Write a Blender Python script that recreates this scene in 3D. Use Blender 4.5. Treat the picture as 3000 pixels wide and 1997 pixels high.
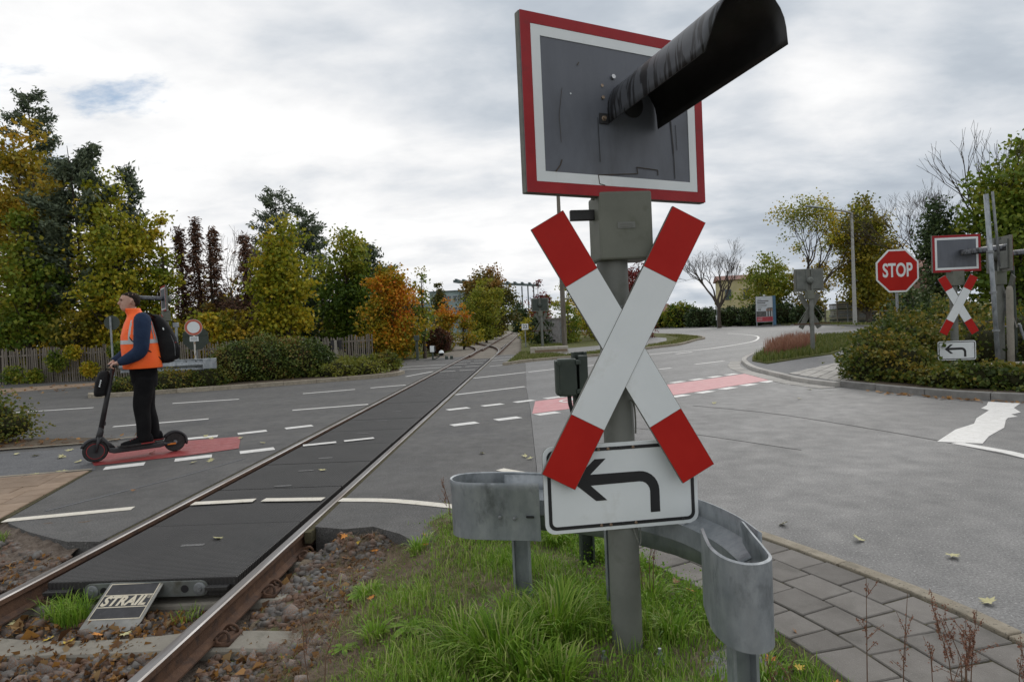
import bpy, math, random
import numpy as np
from mathutils import Vector, Matrix, Euler
R = math.radians
sc = bpy.context.scene
for o in list(bpy.data.objects): bpy.data.objects.remove(o)
col = sc.collection

# ------------------------------------------------------------------ camera
PITCH, ROLL, CAM_H = R(1.58), R(2.6), 1.62
cam = bpy.data.cameras.new('camera'); camo = bpy.data.objects.new('camera', cam); col.objects.link(camo)
cam.sensor_width = 36; cam.lens = 22.2; cam.clip_start = .05; cam.clip_end = 4000
_F = Vector((0, math.cos(PITCH), -math.sin(PITCH))); _R0 = Vector((1, 0, 0)); _U0 = Vector((0, math.sin(PITCH), math.cos(PITCH)))
_R = _R0*math.cos(ROLL)-_U0*math.sin(ROLL); _U = _R0*math.sin(ROLL)+_U0*math.cos(ROLL)
M = Matrix((_R, _U, -_F)).transposed().to_4x4(); M.translation = (0, 0, CAM_H)
camo.matrix_world = M
sc.camera = camo
sc.render.engine = 'CYCLES'
sc.view_settings.view_transform = 'Standard'; sc.view_settings.look = 'None'
sc.view_settings.exposure = 0.0; sc.view_settings.gamma = 1.0; sc.view_settings.use_curve_mapping = False

# ------------------------------------------------------------------ sun and sky
SUN_AZ, SUN_EL = R(26), R(33)          # from +Y towards +X, above horizon
sd = Vector((math.sin(SUN_AZ)*math.cos(SUN_EL), math.cos(SUN_AZ)*math.cos(SUN_EL), math.sin(SUN_EL)))
sun = bpy.data.lights.new('sun', 'SUN'); sun.energy = 0.9; sun.angle = R(25); sun.color = (1, .965, .91)
suno = bpy.data.objects.new('sun', sun); col.objects.link(suno)
suno.rotation_euler = (-sd).to_track_quat('-Z', 'Y').to_euler(); suno.location = (20, 40, 60)

def build_world():
    w = bpy.data.worlds.new('World'); sc.world = w; w.use_nodes = True
    nt = w.node_tree; N = nt.nodes; L = nt.links; N.clear()
    out = N.new('ShaderNodeOutputWorld'); bg = N.new('ShaderNodeBackground'); bg.inputs[1].default_value = .1
    L.new(bg.outputs[0], out.inputs[0])
    sky = N.new('ShaderNodeTexSky'); sky.sky_type = 'NISHITA'; sky.sun_disc = False
    sky.sun_elevation = SUN_EL; sky.sun_rotation = SUN_AZ; sky.air_density = 1.2; sky.dust_density = 1.0; sky.ozone_density = 2
    tc = N.new('ShaderNodeTexCoord'); sep = N.new('ShaderNodeSeparateXYZ'); L.new(tc.outputs['Generated'], sep.inputs[0])
    def mth(op, a, b=None, c=None, clamp=False):
        n = N.new('ShaderNodeMath'); n.operation = op; n.use_clamp = clamp
        for i, q in enumerate((a, b, c)):
            if q is None: continue
            if isinstance(q, (int, float)): n.inputs[i].default_value = q
            else: L.new(q, n.inputs[i])
        return n.outputs[0]
    z = mth('MAXIMUM', sep.outputs[2], 0.0); den = mth('ADD', z, .24)
    px = mth('DIVIDE', sep.outputs[0], den); py = mth('DIVIDE', sep.outputs[1], den)
    cmb = N.new('ShaderNodeCombineXYZ'); L.new(px, cmb.inputs[0]); L.new(py, cmb.inputs[1])
    def noise(scale, detail, rough, loc, sx=1, sy=1, rot=0, dist=.0):
        mp = N.new('ShaderNodeMapping'); mp.inputs['Location'].default_value = loc; mp.inputs['Scale'].default_value = (sx, sy, 1); mp.inputs['Rotation'].default_value = (0, 0, rot)
        L.new(cmb.outputs[0], mp.inputs[0])
        n = N.new('ShaderNodeTexNoise'); n.inputs['Scale'].default_value = scale; n.inputs['Detail'].default_value = detail; n.inputs['Roughness'].default_value = rough; n.inputs['Distortion'].default_value = dist
        L.new(mp.outputs[0], n.inputs[0]); return n.outputs['Fac']
    big = noise(.75, 4, .5, (3.1, 1.7, 0), .9, 1.1, .5, .3)
    mid = noise(2.3, 9, .55, (7.3, 2.2, 0), .8, 1.1, .35, .25)
    fine = noise(6.5, 8, .55, (1.3, 9.2, 0), .75, 1.1, .3, .15)
    def blob(d, lo, hi):                     # soft cap of directions round d
        d = Vector(d).normalized()
        vm = N.new('ShaderNodeVectorMath'); vm.operation = 'DOT_PRODUCT'; L.new(tc.outputs['Generated'], vm.inputs[0]); vm.inputs[1].default_value = d
        mr = N.new('ShaderNodeMapRange'); mr.interpolation_type = 'SMOOTHSTEP'; mr.inputs[1].default_value = math.cos(R(lo)); mr.inputs[2].default_value = math.cos(R(hi))
        L.new(vm.outputs['Value'], mr.inputs[0]); return mr.outputs[0]
    # thickness of the cloud deck: thin = bright, thick = grey
    b = mth('MULTIPLY_ADD', big, .66, -.045)
    b = mth('MULTIPLY_ADD', mid, .56, b)
    b = mth('MULTIPLY_ADD', fine, .20, b)
    b = mth('MULTIPLY_ADD', blob((-.40, .86, .30), 36, 4), .085, b)      # the bright gap left of the middle
    b = mth('MULTIPLY_ADD', blob((-.10, .84, .44), 20, 3), -.17, b)     # the dark bank overhead
    b = mth('MULTIPLY_ADD', blob((.42, .88, .22), 30, 5), -.13, b)      # even grey layer on the right
    b = mth('MULTIPLY_ADD', blob(sd, 40, 0), .05, b)
    b = mth('MULTIPLY_ADD', blob((.455, .83, .315), 7.5, 0), .13, b)    # the sun behind the layer
    ramp = N.new('ShaderNodeValToRGB'); L.new(b, ramp.inputs[0]); cr = ramp.color_ramp
    cr.elements[0].position = .34; cr.elements[0].color = (.41, .465, .54, 1)
    cr.elements[1].position = .93; cr.elements[1].color = (1.25, 1.24, 1.22, 1)
    for p_, c_ in ((.50, (.565, .62, .685)), (.60, (.745, .78, .825)), (.72, (.97, .975, .985))):
        e = cr.elements.new(p_); e.color = (*c_, 1)
    sc10 = N.new('ShaderNodeVectorMath'); sc10.operation = 'SCALE'; sc10.inputs['Scale'].default_value = 9.6; L.new(ramp.outputs[0], sc10.inputs[0])
    hole = noise(2.6, 8, .6, (4.6, 7.7, 0), .75, 1.2, .5, .2)
    hb = mth('MULTIPLY_ADD', blob((-.555, .80, .235), 15, 1), .20, hole)
    mr = N.new('ShaderNodeMapRange'); mr.interpolation_type = 'SMOOTHSTEP'; L.new(hb, mr.inputs[0]); mr.inputs[1].default_value = .69; mr.inputs[2].default_value = .84; mr.inputs[4].default_value = .85
    skyc = N.new('ShaderNodeVectorMath'); skyc.operation = 'SCALE'; skyc.inputs['Scale'].default_value = 1.15; L.new(sky.outputs[0], skyc.inputs[0])
    mix = N.new('ShaderNodeMix'); mix.data_type = 'RGBA'; L.new(mr.outputs[0], mix.inputs[0]); L.new(sc10.outputs[0], mix.inputs[6]); L.new(skyc.outputs[0], mix.inputs[7])
    L.new(mix.outputs[2], bg.inputs[0])
build_world()

# ------------------------------------------------------------------ helpers
def tag(o, label=None, cat=None, group=None, kind=None):
    if label: o['label'] = label
    if cat: o['category'] = cat
    if group: o['group'] = group
    if kind: o['kind'] = kind
    return o
def empty(name, loc=(0, 0, 0), rz=0, label=None, cat=None, group=None, kind=None, scale=1):
    o = bpy.data.objects.new(name, None); col.objects.link(o); o.location = loc; o.rotation_euler = (0, 0, rz); o.scale = (scale,)*3
    o.empty_display_size = .1
    return tag(o, label, cat, group, kind)
def link(name, me, mats, parent=None):
    o = bpy.data.objects.new(name, me); col.objects.link(o)
    if mats is not None and not me.materials:
        for m in (mats if isinstance(mats, (list, tuple)) else [mats]): me.materials.append(m)
    if parent: o.parent = parent
    return o
def frame_of(t, up=Vector((0, 0, 1))):
    t = t.normalized()
    if abs(t.dot(up)) > .98: up = Vector((1, 0, 0))
    a = t.cross(up).normalized(); return a, a.cross(t).normalized()
class MB:
    def __init__(s): s.v = []; s.f = []; s.m = []
    def add(s, vs, fs, mi=0, X=None):
        n = len(s.v)
        s.v += [tuple(X @ Vector(q)) if X else tuple(q) for q in vs]
        s.f += [tuple(i+n for i in f) for f in fs]; s.m += [mi]*len(fs); return s
    def box(s, a, b, mi=0, X=None):
        (x0, y0, z0), (x1, y1, z1) = a, b
        return s.add([(x0,y0,z0),(x1,y0,z0),(x1,y1,z0),(x0,y1,z0),(x0,y0,z1),(x1,y0,z1),(x1,y1,z1),(x0,y1,z1)],
                     [(0,3,2,1),(4,5,6,7),(0,1,5,4),(1,2,6,5),(2,3,7,6),(3,0,4,7)], mi, X)
    def prism(s, poly, z0, z1, mi=0, X=None, side=None):
        n = len(poly); A = sum(poly[i][0]*poly[(i+1)%n][1]-poly[(i+1)%n][0]*poly[i][1] for i in range(n))
        if A < 0: poly = poly[::-1]
        vs = [(x, y, z0) for x, y in poly]+[(x, y, z1) for x, y in poly]
        fs = [tuple(range(n-1, -1, -1)), tuple(range(n, 2*n))]
        s.add(vs, fs, mi, X); k = len(s.v)-2*n
        s.f += [(k+i, k+(i+1)%n, k+n+(i+1)%n, k+n+i) for i in range(n)]; s.m += [mi if side is None else side]*n; return s
    def sheet(s, poly, z, mi=0):
        n = len(poly); A = sum(poly[i][0]*poly[(i+1)%n][1]-poly[(i+1)%n][0]*poly[i][1] for i in range(n))
        if A < 0: poly = poly[::-1]
        return s.add([(x, y, z) for x, y in poly], [tuple(range(n))], mi)
    def tube(s, pts, r, n=8, mi=0, cap=True, flat=1.0, up=Vector((0, 0, 1))):
        pts = [Vector(p) for p in pts]; k = len(pts); rs = r if isinstance(r, (list, tuple)) else [r]*k
        vs = []; a = None
        for i, p in enumerate(pts):
            t = (pts[min(i+1, k-1)]-pts[max(i-1, 0)]).normalized()
            if a is None: a, b = frame_of(t, up)
            else: a = (a-t*a.dot(t)).normalized(); b = a.cross(t)
            for j in range(n):
                an = 2*math.pi*j/n; vs.append(p+a*math.cos(an)*rs[i]+b*math.sin(an)*rs[i]*flat)
        fs = [(i*n+j, i*n+(j+1)%n, (i+1)*n+(j+1)%n, (i+1)*n+j) for i in range(k-1) for j in range(n)]
        if cap: fs += [tuple(range(n-1, -1, -1)), tuple(range((k-1)*n, k*n))]
        return s.add(vs, fs, mi)
    def lathe(s, prof, n=20, mi=0, X=None):
        vs = []; k = len(prof)
        for r_, z_ in prof:
            for j in range(n): an = 2*math.pi*j/n; vs.append((r_*math.cos(an), r_*math.sin(an), z_))
        fs = [(i*n+j, i*n+(j+1)%n, (i+1)*n+(j+1)%n, (i+1)*n+j) for i in range(k-1) for j in range(n)]
        fs += [tuple(range(n-1, -1, -1)), tuple(range((k-1)*n, k*n))]
        return s.add(vs, fs, mi, X)
    def loft(s, rings, mi=0, cap=True, X=None):   # rings: lists of equally many points
        n = len(rings[0]); k = len(rings); vs = [p for r_ in rings for p in r_]
        fs = [(i*n+j, i*n+(j+1)%n, (i+1)*n+(j+1)%n, (i+1)*n+j) for i in range(k-1) for j in range(n)]
        if cap: fs += [tuple(range(n-1, -1, -1)), tuple(range((k-1)*n, k*n))]
        return s.add(vs, fs, mi, X)
    def sweep(s, prof, path, mi=0, closed=True, cap=True):   # profile (side, up) carried along a path on the ground
        path = [Vector(p) for p in path]; k = len(path); n = len(prof); vs = []
        for i, p in enumerate(path):
            t = (path[min(i+1, k-1)]-path[max(i-1, 0)]); t.z = 0; t.normalize(); sd_ = Vector((t.y, -t.x, 0))
            vs += [p+sd_*a+Vector((0, 0, b)) for a, b in prof]
        m = n if closed else n-1
        fs = [(i*n+j, i*n+(j+1)%n, (i+1)*n+(j+1)%n, (i+1)*n+j) for i in range(k-1) for j in range(m)]
        if cap and closed: fs += [tuple(range(n-1, -1, -1)), tuple(range((k-1)*n, k*n))]
        return s.add(vs, fs, mi)
    def mesh(s, name, smooth=False):
        me = bpy.data.meshes.new(name); me.from_pydata([tuple(v) for v in s.v], [], s.f); me.update()
        me.polygons.foreach_set('material_index', s.m)
        if smooth: me.polygons.foreach_set('use_smooth', [True]*len(me.polygons))
        return me
    def build(s, name, mats, parent=None, smooth=False, bevel=0, seg=2, autosmooth=None, solid=0):
        me = s.mesh(name, smooth); o = link(name, me, mats, parent)
        if solid: m = o.modifiers.new('s', 'SOLIDIFY'); m.thickness = solid; m.offset = 0
        if bevel: m = o.modifiers.new('b', 'BEVEL'); m.width = bevel; m.segments = seg; m.limit_method = 'ANGLE'; m.angle_limit = R(35)
        if autosmooth: me.set_sharp_from_angle(angle=R(autosmooth)); me.polygons.foreach_set('use_smooth', [True]*len(me.polygons))
        return o
def np_mesh(name, V, F, val=None, smooth=False):
    me = bpy.data.meshes.new(name); V = np.asarray(V, np.float32); F = np.asarray(F, np.int32); k = F.shape[1]
    me.vertices.add(len(V)); me.vertices.foreach_set('co', V.ravel())
    me.loops.add(F.size); me.loops.foreach_set('vertex_index', F.ravel())
    me.polygons.add(len(F)); me.polygons.foreach_set('loop_start', np.arange(0, F.size, k, dtype=np.int32))
    if smooth: me.polygons.foreach_set('use_smooth', np.ones(len(F), bool))
    me.update(calc_edges=True)
    if val is not None: me.attributes.new('val', 'FLOAT', 'FACE').data.foreach_set('value', np.asarray(val, np.float32))
    return me
def copy_tree(o, parent=None):
    c = o.copy(); col.objects.link(c); c.parent = parent
    for ch in list(o.children): copy_tree(ch, c)
    return c
def text_mesh(body, size, shear=0, offset=0, extrude=.001, space=1.0):
    cu = bpy.data.curves.new('t', 'FONT'); cu.body = body; cu.size = size; cu.shear = shear; cu.offset = offset; cu.extrude = extrude
    cu.align_x = 'CENTER'; cu.align_y = 'CENTER'; cu.space_character = space; cu.resolution_u = 4
    ob = bpy.data.objects.new('t', cu); col.objects.link(ob)
    dg = bpy.context.evaluated_depsgraph_get(); dg.update()
    me = bpy.data.meshes.new_from_object(ob.evaluated_get(dg)); bpy.data.objects.remove(ob); me.materials.clear(); return me

# ------------------------------------------------------------------ materials
def new_mat(name):
    m = bpy.data.materials.new(name); m.use_nodes = True; nt = m.node_tree; N = nt.nodes; return m, nt, N, nt.links, N['Principled BSDF']
def pbr(name, c1, c2=None, scale=6, detail=6, rough=.6, rvar=.0, bump=0, bscale=None, metal=0, spec=.5, lo=.35, hi=.65, rnd=0, stretch=(1, 1, 1), coat=0, speck=None, bdist=.01, c3=None, scale3=1.3, lo3=.5, hi3=.7, grain=None, lanes=None):
    """two-tone noise colour, optional flecks, large stains, per-object shade and bump"""
    m, nt, N, L, B = new_mat(name)
    tc = N.new('ShaderNodeTexCoord'); mp = N.new('ShaderNodeMapping'); mp.inputs['Scale'].default_value = stretch; L.new(tc.outputs['Object'], mp.inputs[0])
    def nz(sc_, det=detail, ro=.6):
        n = N.new('ShaderNodeTexNoise'); n.inputs['Scale'].default_value = sc_; n.inputs['Detail'].default_value = det; n.inputs['Roughness'].default_value = ro; L.new(mp.outputs[0], n.inputs[0]); return n
    def mr(src, a, b, c=0., d=1.):
        n = N.new('ShaderNodeMapRange'); n.inputs[1].default_value = a; n.inputs[2].default_value = b; n.inputs[3].default_value = c; n.inputs[4].default_value = d; L.new(src, n.inputs[0]); return n.outputs[0]
    def mix(f, a, b):
        n = N.new('ShaderNodeMix'); n.data_type = 'RGBA'; L.new(f, n.inputs[0])
        for i, q in ((6, a), (7, b)):
            if isinstance(q, tuple): n.inputs[i].default_value = (*q, 1)
            else: L.new(q, n.inputs[i])
        return n.outputs[2]
    c2 = c2 or c1; n1 = nz(scale); colr = mix(mr(n1.outputs['Fac'], lo, hi), c1, c2)
    if c3: colr = mix(mr(nz(scale3, 8, .65).outputs['Fac'], lo3, hi3), colr, c3)
    if lanes:                               # (angle, period, strength): tyre polished strips
        mq = N.new('ShaderNodeMapping'); mq.inputs['Rotation'].default_value = (0, 0, lanes[0]); L.new(tc.outputs['Object'], mq.inputs[0])
        wv = N.new('ShaderNodeTexWave'); wv.bands_direction = 'Y'; wv.inputs['Scale'].default_value = .314/lanes[1]; wv.inputs['Distortion'].default_value = 1.6; wv.inputs['Detail'].default_value = 3; wv.inputs['Detail Scale'].default_value = .35; L.new(mq.outputs[0], wv.inputs[0])
        hs = N.new('ShaderNodeHueSaturation'); L.new(mr(wv.outputs['Fac'], 0, 1, 1-lanes[2], 1+lanes[2]), hs.inputs['Value']); L.new(colr, hs.inputs['Color']); colr = hs.outputs[0]
    if grain:                               # (scale, strength): fine aggregate
        ng = nz(grain[0], 3, .7); hs = N.new('ShaderNodeHueSaturation'); L.new(mr(ng.outputs['Fac'], .3, .7, 1-grain[1], 1+grain[1]), hs.inputs['Value']); L.new(colr, hs.inputs['Color']); colr = hs.outputs[0]
    if speck:                               # (colour, scale, threshold)
        n2 = nz(speck[1], 2, .5); colr = mix(mr(n2.outputs['Fac'], speck[2], speck[2]+.06), colr, speck[0])
    if rnd:
        oi = N.new('ShaderNodeObjectInfo'); hs = N.new('ShaderNodeHueSaturation'); L.new(mr(oi.outputs['Random'], 0, 1, 1-rnd, 1+rnd), hs.inputs['Value']); L.new(colr, hs.inputs['Color']); colr = hs.outputs[0]
    L.new(colr, B.inputs['Base Color'])
    B.inputs['Metallic'].default_value = metal; B.inputs['Specular IOR Level'].default_value = spec; B.inputs['Coat Weight'].default_value = coat
    if rvar: L.new(mr(nz(scale*1.7).outputs['Fac'], .3, .7, rough-rvar, rough+rvar), B.inputs['Roughness'])
    else: B.inputs['Roughness'].default_value = rough
    if bump:
        nb = nz(bscale or scale*6, 4); bp = N.new('ShaderNodeBump'); bp.inputs['Strength'].default_value = bump; bp.inputs['Distance'].default_value = bdist
        L.new(nb.outputs['Fac'], bp.inputs['Height']); L.new(bp.outputs[0], B.inputs['Normal'])
    return m
def leaf_mat(name, stops, trans=.35, rough=.55, spec=.3):
    """leaf colours by a stored value per leaf"""
    m, nt, N, L, B = new_mat(name)
    at = N.new('ShaderNodeAttribute'); at.attribute_name = 'val'; rp = N.new('ShaderNodeValToRGB'); L.new(at.outputs['Fac'], rp.inputs[0])
    cr = rp.color_ramp; k = len(stops)
    cr.elements[0].position = 0; cr.elements[0].color = (*stops[0], 1); cr.elements[1].position = 1; cr.elements[1].color = (*stops[-1], 1)
    for i in range(1, k-1): e = cr.elements.new(i/(k-1)); e.color = (*stops[i], 1)
    L.new(rp.outputs[0], B.inputs['Base Color']); B.inputs['Roughness'].default_value = rough; B.inputs['Specular IOR Level'].default_value = spec
    tr = N.new('ShaderNodeBsdfTranslucent'); L.new(rp.outputs[0], tr.inputs[0]); mx = N.new('ShaderNodeMixShader'); mx.inputs[0].default_value = trans
    L.new(B.outputs[0], mx.inputs[1]); L.new(tr.outputs[0], mx.inputs[2]); L.new(mx.outputs[0], N['Material Output'].inputs[0])
    return m
mt = {}
mt['asphalt_dark'] = pbr('asphalt_dark', (.066, .0645, .062), (.092, .0895, .086), 3.5, 8, .72, .08, .5, 170, speck=((.22, .215, .205), 62, .65), c3=(.05, .05, .052), scale3=.7, lo3=.5, hi3=.75, bdist=.004, grain=(70, .62), lanes=(R(-27), 1.9, .08))
mt['asphalt_light'] = pbr('asphalt_light', (.112, .1115, .110), (.142, .141, .139), 2.2, 9, .62, .08, .5, 170, speck=((.30, .295, .285), 62, .635), c3=(.098, .097, .096), scale3=.55, lo3=.45, hi3=.75, bdist=.004, grain=(70, .62), lanes=(R(-38), 1.9, .10))
mt['asphalt_path'] = pbr('asphalt_path', (.085, .087, .092), (.11, .112, .117), 4, 8, .75, .05, .4, 170, speck=((.26, .255, .25), 130, .68), bdist=.004, grain=(48, .5))
mt['paint_white'] = pbr('paint_white', (.62, .61, .58), (.74, .73, .71), 9, 8, .55, .1, .25, 90, c3=(.36, .35, .33), scale3=26, lo3=.57, hi3=.72)
mt['paint_cream'] = pbr('paint_cream', (.62, .58, .49), (.72, .68, .60), 9, 8, .55, .1, .25, 90, c3=(.30, .28, .25), scale3=30, lo3=.57, hi3=.72)
mt['paint_red'] = pbr('paint_red', (.26, .034, .036), (.33, .06, .06), 6, 8, .42, .1, .3, 120, speck=((.5, .2, .19), 150, .68))
mt['paint_pink'] = pbr('paint_pink', (.50, .20, .21), (.56, .27, .275), 5, 9, .6, .08, .2, 120, c3=(.36, .23, .23), scale3=6, lo3=.55, hi3=.75)
mt['rubber'] = None
mt['rail_top'] = pbr('rail_top', (.27, .265, .265), (.15, .135, .125), 7, 6, .42, .08, 0, metal=.75, stretch=(3, .15, 3), c3=(.14, .10, .075), scale3=4, lo3=.56, hi3=.7)
mt['rail_rust'] = pbr('rail_rust', (.085, .048, .032), (.13, .072, .045), 14, 7, .85, 0, .4, 80, spec=.3, c3=(.05, .035, .03), scale3=9)
mt['concrete'] = pbr('concrete', (.21, .195, .165), (.28, .26, .22), 5, 8, .9, 0, .4, 60, spec=.3, c3=(.13, .125, .10), scale3=5, lo3=.55, hi3=.72, rnd=.08)
mt['kerbstone'] = pbr('kerbstone', (.27, .235, .18), (.35, .31, .245), 8, 8, .9, 0, .6, 90, spec=.3, speck=((.14, .125, .10), 70, .62), rnd=.1, c3=(.17, .155, .12), scale3=5, lo3=.55, hi3=.75)
mt['kerbgrey'] = pbr('kerbgrey', (.17, .165, .155), (.24, .235, .22), 7, 8, .9, 0, .5, 80, spec=.3, rnd=.1)
mt['slab'] = pbr('slab', (.155, .143, .130), (.20, .187, .172), 5, 8, .85, 0, .4, 150, spec=.35, rnd=.12, speck=((.27, .255, .235), 160, .67), c3=(.105, .10, .088), scale3=3.2, lo3=.52, hi3=.75)
mt['joint'] = pbr('joint', (.055, .05, .035), (.10, .09, .05), 30, 6, .95, 0, .6, 90, spec=.1)
mt['tanpaver'] = pbr('tanpaver', (.245, .178, .125), (.30, .225, .165), 6, 8, .88, 0, .3, 150, spec=.3, rnd=.10, speck=((.16, .12, .09), 140, .66))
mt['greypaver'] = pbr('greypaver', (.36, .345, .32), (.46, .44, .41), 6, 8, .88, 0, .3, 150, spec=.3, rnd=.14)
mt['soil'] = pbr('soil', (.075, .058, .042), (.135, .108, .08), 9, 10, .95, 0, .8, 40, spec=.15, bdist=.03, c3=(.17, .14, .10), scale3=25, lo3=.56, hi3=.7)
mt['ballast_bed'] = pbr('ballast_bed', (.11, .085, .068), (.19, .155, .125), 28, 10, .95, 0, 1, 45, spec=.2, bdist=.03, speck=((.22, .19, .17), 60, .64))
mt['gravel_far'] = pbr('gravel_far', (.17, .15, .125), (.26, .235, .20), 6, 10, .95, 0, .6, 40, spec=.2, c3=(.12, .10, .08), scale3=1.2)
mt['grassy'] = pbr('grassy', (.075, .10, .025), (.13, .125, .05), 3, 10, .95, 0, .8, 30, spec=.1, bdist=.04, c3=(.17, .14, .085), scale3=2.2, lo3=.5, hi3=.72)
mt['galv'] = pbr('galv', (.22, .245, .265), (.36, .385, .405), 9, 8, .50, .1, .12, 50, metal=.45, c3=(.14, .155, .165), scale3=11, lo3=.52, hi3=.72, stretch=(1, 1, .5))
mt['galv_dark'] = pbr('galv_dark', (.17, .18, .185), (.27, .285, .295), 9, 8, .55, .1, .12, 50, metal=.4, c3=(.11, .115, .115), scale3=12, lo3=.52, hi3=.72)
mt['post_green'] = pbr('post_green', (.135, .142, .128), (.175, .182, .165), 5, 8, .55, .08, .08, 60, c3=(.105, .112, .09), scale3=7, lo3=.54, hi3=.75)
mt['box_green'] = pbr('box_green', (.115, .123, .098), (.15, .157, .128), 4, 8, .6, .08, .06, 60, c3=(.085, .088, .062), scale3=6, lo3=.53, hi3=.75)
mt['edge_green'] = pbr('edge_green', (.12, .125, .11), (.17, .172, .15), 20, 6, .7)
mt['sign_white'] = pbr('sign_white', (.66, .70, .71), (.72, .755, .765), 3, 8, .42, .06, .03, 60, c3=(.58, .60, .58), scale3=5, lo3=.58, hi3=.8)
mt['sign_red'] = pbr('sign_red', (.38, .010, .007), (.44, .016, .010), 3, 8, .5, .06, .03, 60, spec=.2, c3=(.33, .012, .009), scale3=6, lo3=.55, hi3=.8)
mt['board_red'] = pbr('board_red', (.27, .010, .016), (.33, .016, .020), 5, 8, .45, .08, .1, 40, spec=.25, c3=(.20, .018, .02), scale3=11, lo3=.58, hi3=.75)
mt['sign_black'] = pbr('sign_black', (.010, .010, .012), (.018, .018, .02), 5, 6, .5)
mt['board_grey'] = pbr('board_grey', (.085, .094, .115), (.125, .137, .162), 2.2, 9, .5, .08, .05, 60, c3=(.07, .075, .085), scale3=3.5, lo3=.5, hi3=.75, stretch=(1, 1, .45))
mt['board_back'] = pbr('board_back', (.10, .108, .098), (.145, .155, .14), 4, 8, .65, 0, .05, 60)
mt['black_paint'] = pbr('black_paint', (.012, .012, .013), (.022, .022, .023), 7, 6, .5, .1)
mt['bolt'] = pbr('bolt', (.30, .25, .19), (.22, .13, .08), 90, 4, .5, metal=.6)
mt['steel'] = pbr('steel', (.5, .51, .52), (.4, .41, .42), 20, 4, .3, metal=.9)
mt['cabinet'] = pbr('cabinet', (.033, .045, .037), (.045, .06, .048), 5, 6, .55, .08, c3=(.06, .065, .05), scale3=20, lo3=.6, hi3=.75)
mt['lamp_grey'] = pbr('lamp_grey', (.30, .30, .29), (.38, .38, .365), 5, 6, .7)
mt['wood'] = pbr('wood', (.12, .104, .085), (.235, .21, .18), 6, 8, .9, 0, .3, 60, spec=.15, stretch=(1, 1, .12), rnd=.25)
mt['bark'] = pbr('bark', (.055, .045, .037), (.11, .092, .075), 9, 9, .95, 0, .8, 30, spec=.15, stretch=(1, 1, .3), bdist=.03)
mt['bark_dark'] = pbr('bark_dark', (.032, .027, .023), (.062, .052, .044), 9, 9, .95, 0, .8, 30, spec=.15, stretch=(1, 1, .3), bdist=.03)
mt['bark_grey'] = pbr('bark_grey', (.11, .10, .088), (.17, .157, .14), 9, 9, .95, 0, .6, 30, spec=.15, stretch=(1, 1, .3), bdist=.03)
mt['stone'] = pbr('stone', (.13, .12, .108), (.25, .242, .232), 11, 6, .88, 0, .4, 60, spec=.25, rnd=.35, c3=(.20, .125, .088), scale3=7, lo3=.44, hi3=.58)
mt['glass'] = pbr('glass', (.05, .07, .085), (.07, .095, .11), 2, 3, .12, spec=.6)
def rubber():
    m, nt, N, L, B = new_mat('rubber')
    tc = N.new('ShaderNodeTexCoord')
    def vor(sx, sy):
        mp = N.new('ShaderNodeMapping'); mp.inputs['Scale'].default_value = (sx, sy, 1); L.new(tc.outputs['Object'], mp.inputs[0]); return mp
    ch = N.new('ShaderNodeTexWave'); ch.wave_type = 'BANDS'; ch.bands_direction = 'Y'; ch.inputs['Scale'].default_value = 12.5; ch.inputs['Distortion'].default_value = 0; L.new(tc.outputs['Object'], ch.inputs[0])
    ch2 = N.new('ShaderNodeTexWave'); ch2.wave_type = 'BANDS'; ch2.bands_direction = 'X'; ch2.inputs['Scale'].default_value = 11; ch2.inputs['Distortion'].default_value = 0; L.new(tc.outputs['Object'], ch2.inputs[0])
    mx = N.new('ShaderNodeMath'); mx.operation = 'MULTIPLY'; L.new(ch.outputs['Fac'], mx.inputs[0]); L.new(ch2.outputs['Fac'], mx.inputs[1])
    ad = N.new('ShaderNodeMath'); ad.operation = 'MULTIPLY_ADD'; L.new(ch.outputs['Fac'], ad.inputs[0]); ad.inputs[1].default_value = .8; L.new(mx.outputs[0], ad.inputs[2])
    n = N.new('ShaderNodeTexNoise'); n.inputs['Scale'].default_value = 2.2; n.inputs['Detail'].default_value = 9; L.new(tc.outputs['Object'], n.inputs[0])
    n2 = N.new('ShaderNodeTexNoise'); n2.inputs['Scale'].default_value = 95; n2.inputs['Detail'].default_value = 2; L.new(tc.outputs['Object'], n2.inputs[0])
    rp = N.new('ShaderNodeValToRGB'); L.new(n.outputs['Fac'], rp.inputs[0]); rp.color_ramp.elements[0].position = .3; rp.color_ramp.elements[0].color = (.015, .0145, .0145, 1); rp.color_ramp.elements[1].position = .75; rp.color_ramp.elements[1].color = (.034, .032, .031, 1)
    mr = N.new('ShaderNodeMapRange'); mr.inputs[1].default_value = .70; mr.inputs[2].default_value = .76; L.new(n2.outputs['Fac'], mr.inputs[0])
    mi = N.new('ShaderNodeMix'); mi.data_type = 'RGBA'; L.new(mr.outputs[0], mi.inputs[0]); L.new(rp.outputs[0], mi.inputs[6]); mi.inputs[7].default_value = (.19, .18, .165, 1)
    hs = N.new('ShaderNodeHueSaturation'); m2 = N.new('ShaderNodeMapRange'); m2.inputs[2].default_value = 1.8; m2.inputs[3].default_value = .45; m2.inputs[4].default_value = 1.9; L.new(ad.outputs[0], m2.inputs[0]); L.new(m2.outputs[0], hs.inputs['Value']); L.new(mi.outputs[2], hs.inputs['Color']); L.new(hs.outputs[0], B.inputs['Base Color']); B.inputs['Roughness'].default_value = .58; B.inputs['Specular IOR Level'].default_value = .6
    bp = N.new('ShaderNodeBump'); bp.inputs['Strength'].default_value = 1; bp.inputs['Distance'].default_value = .007; L.new(ad.outputs[0], bp.inputs['Height']); L.new(bp.outputs[0], B.inputs['Normal'])
    return m
mt['rubber'] = rubber()
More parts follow.
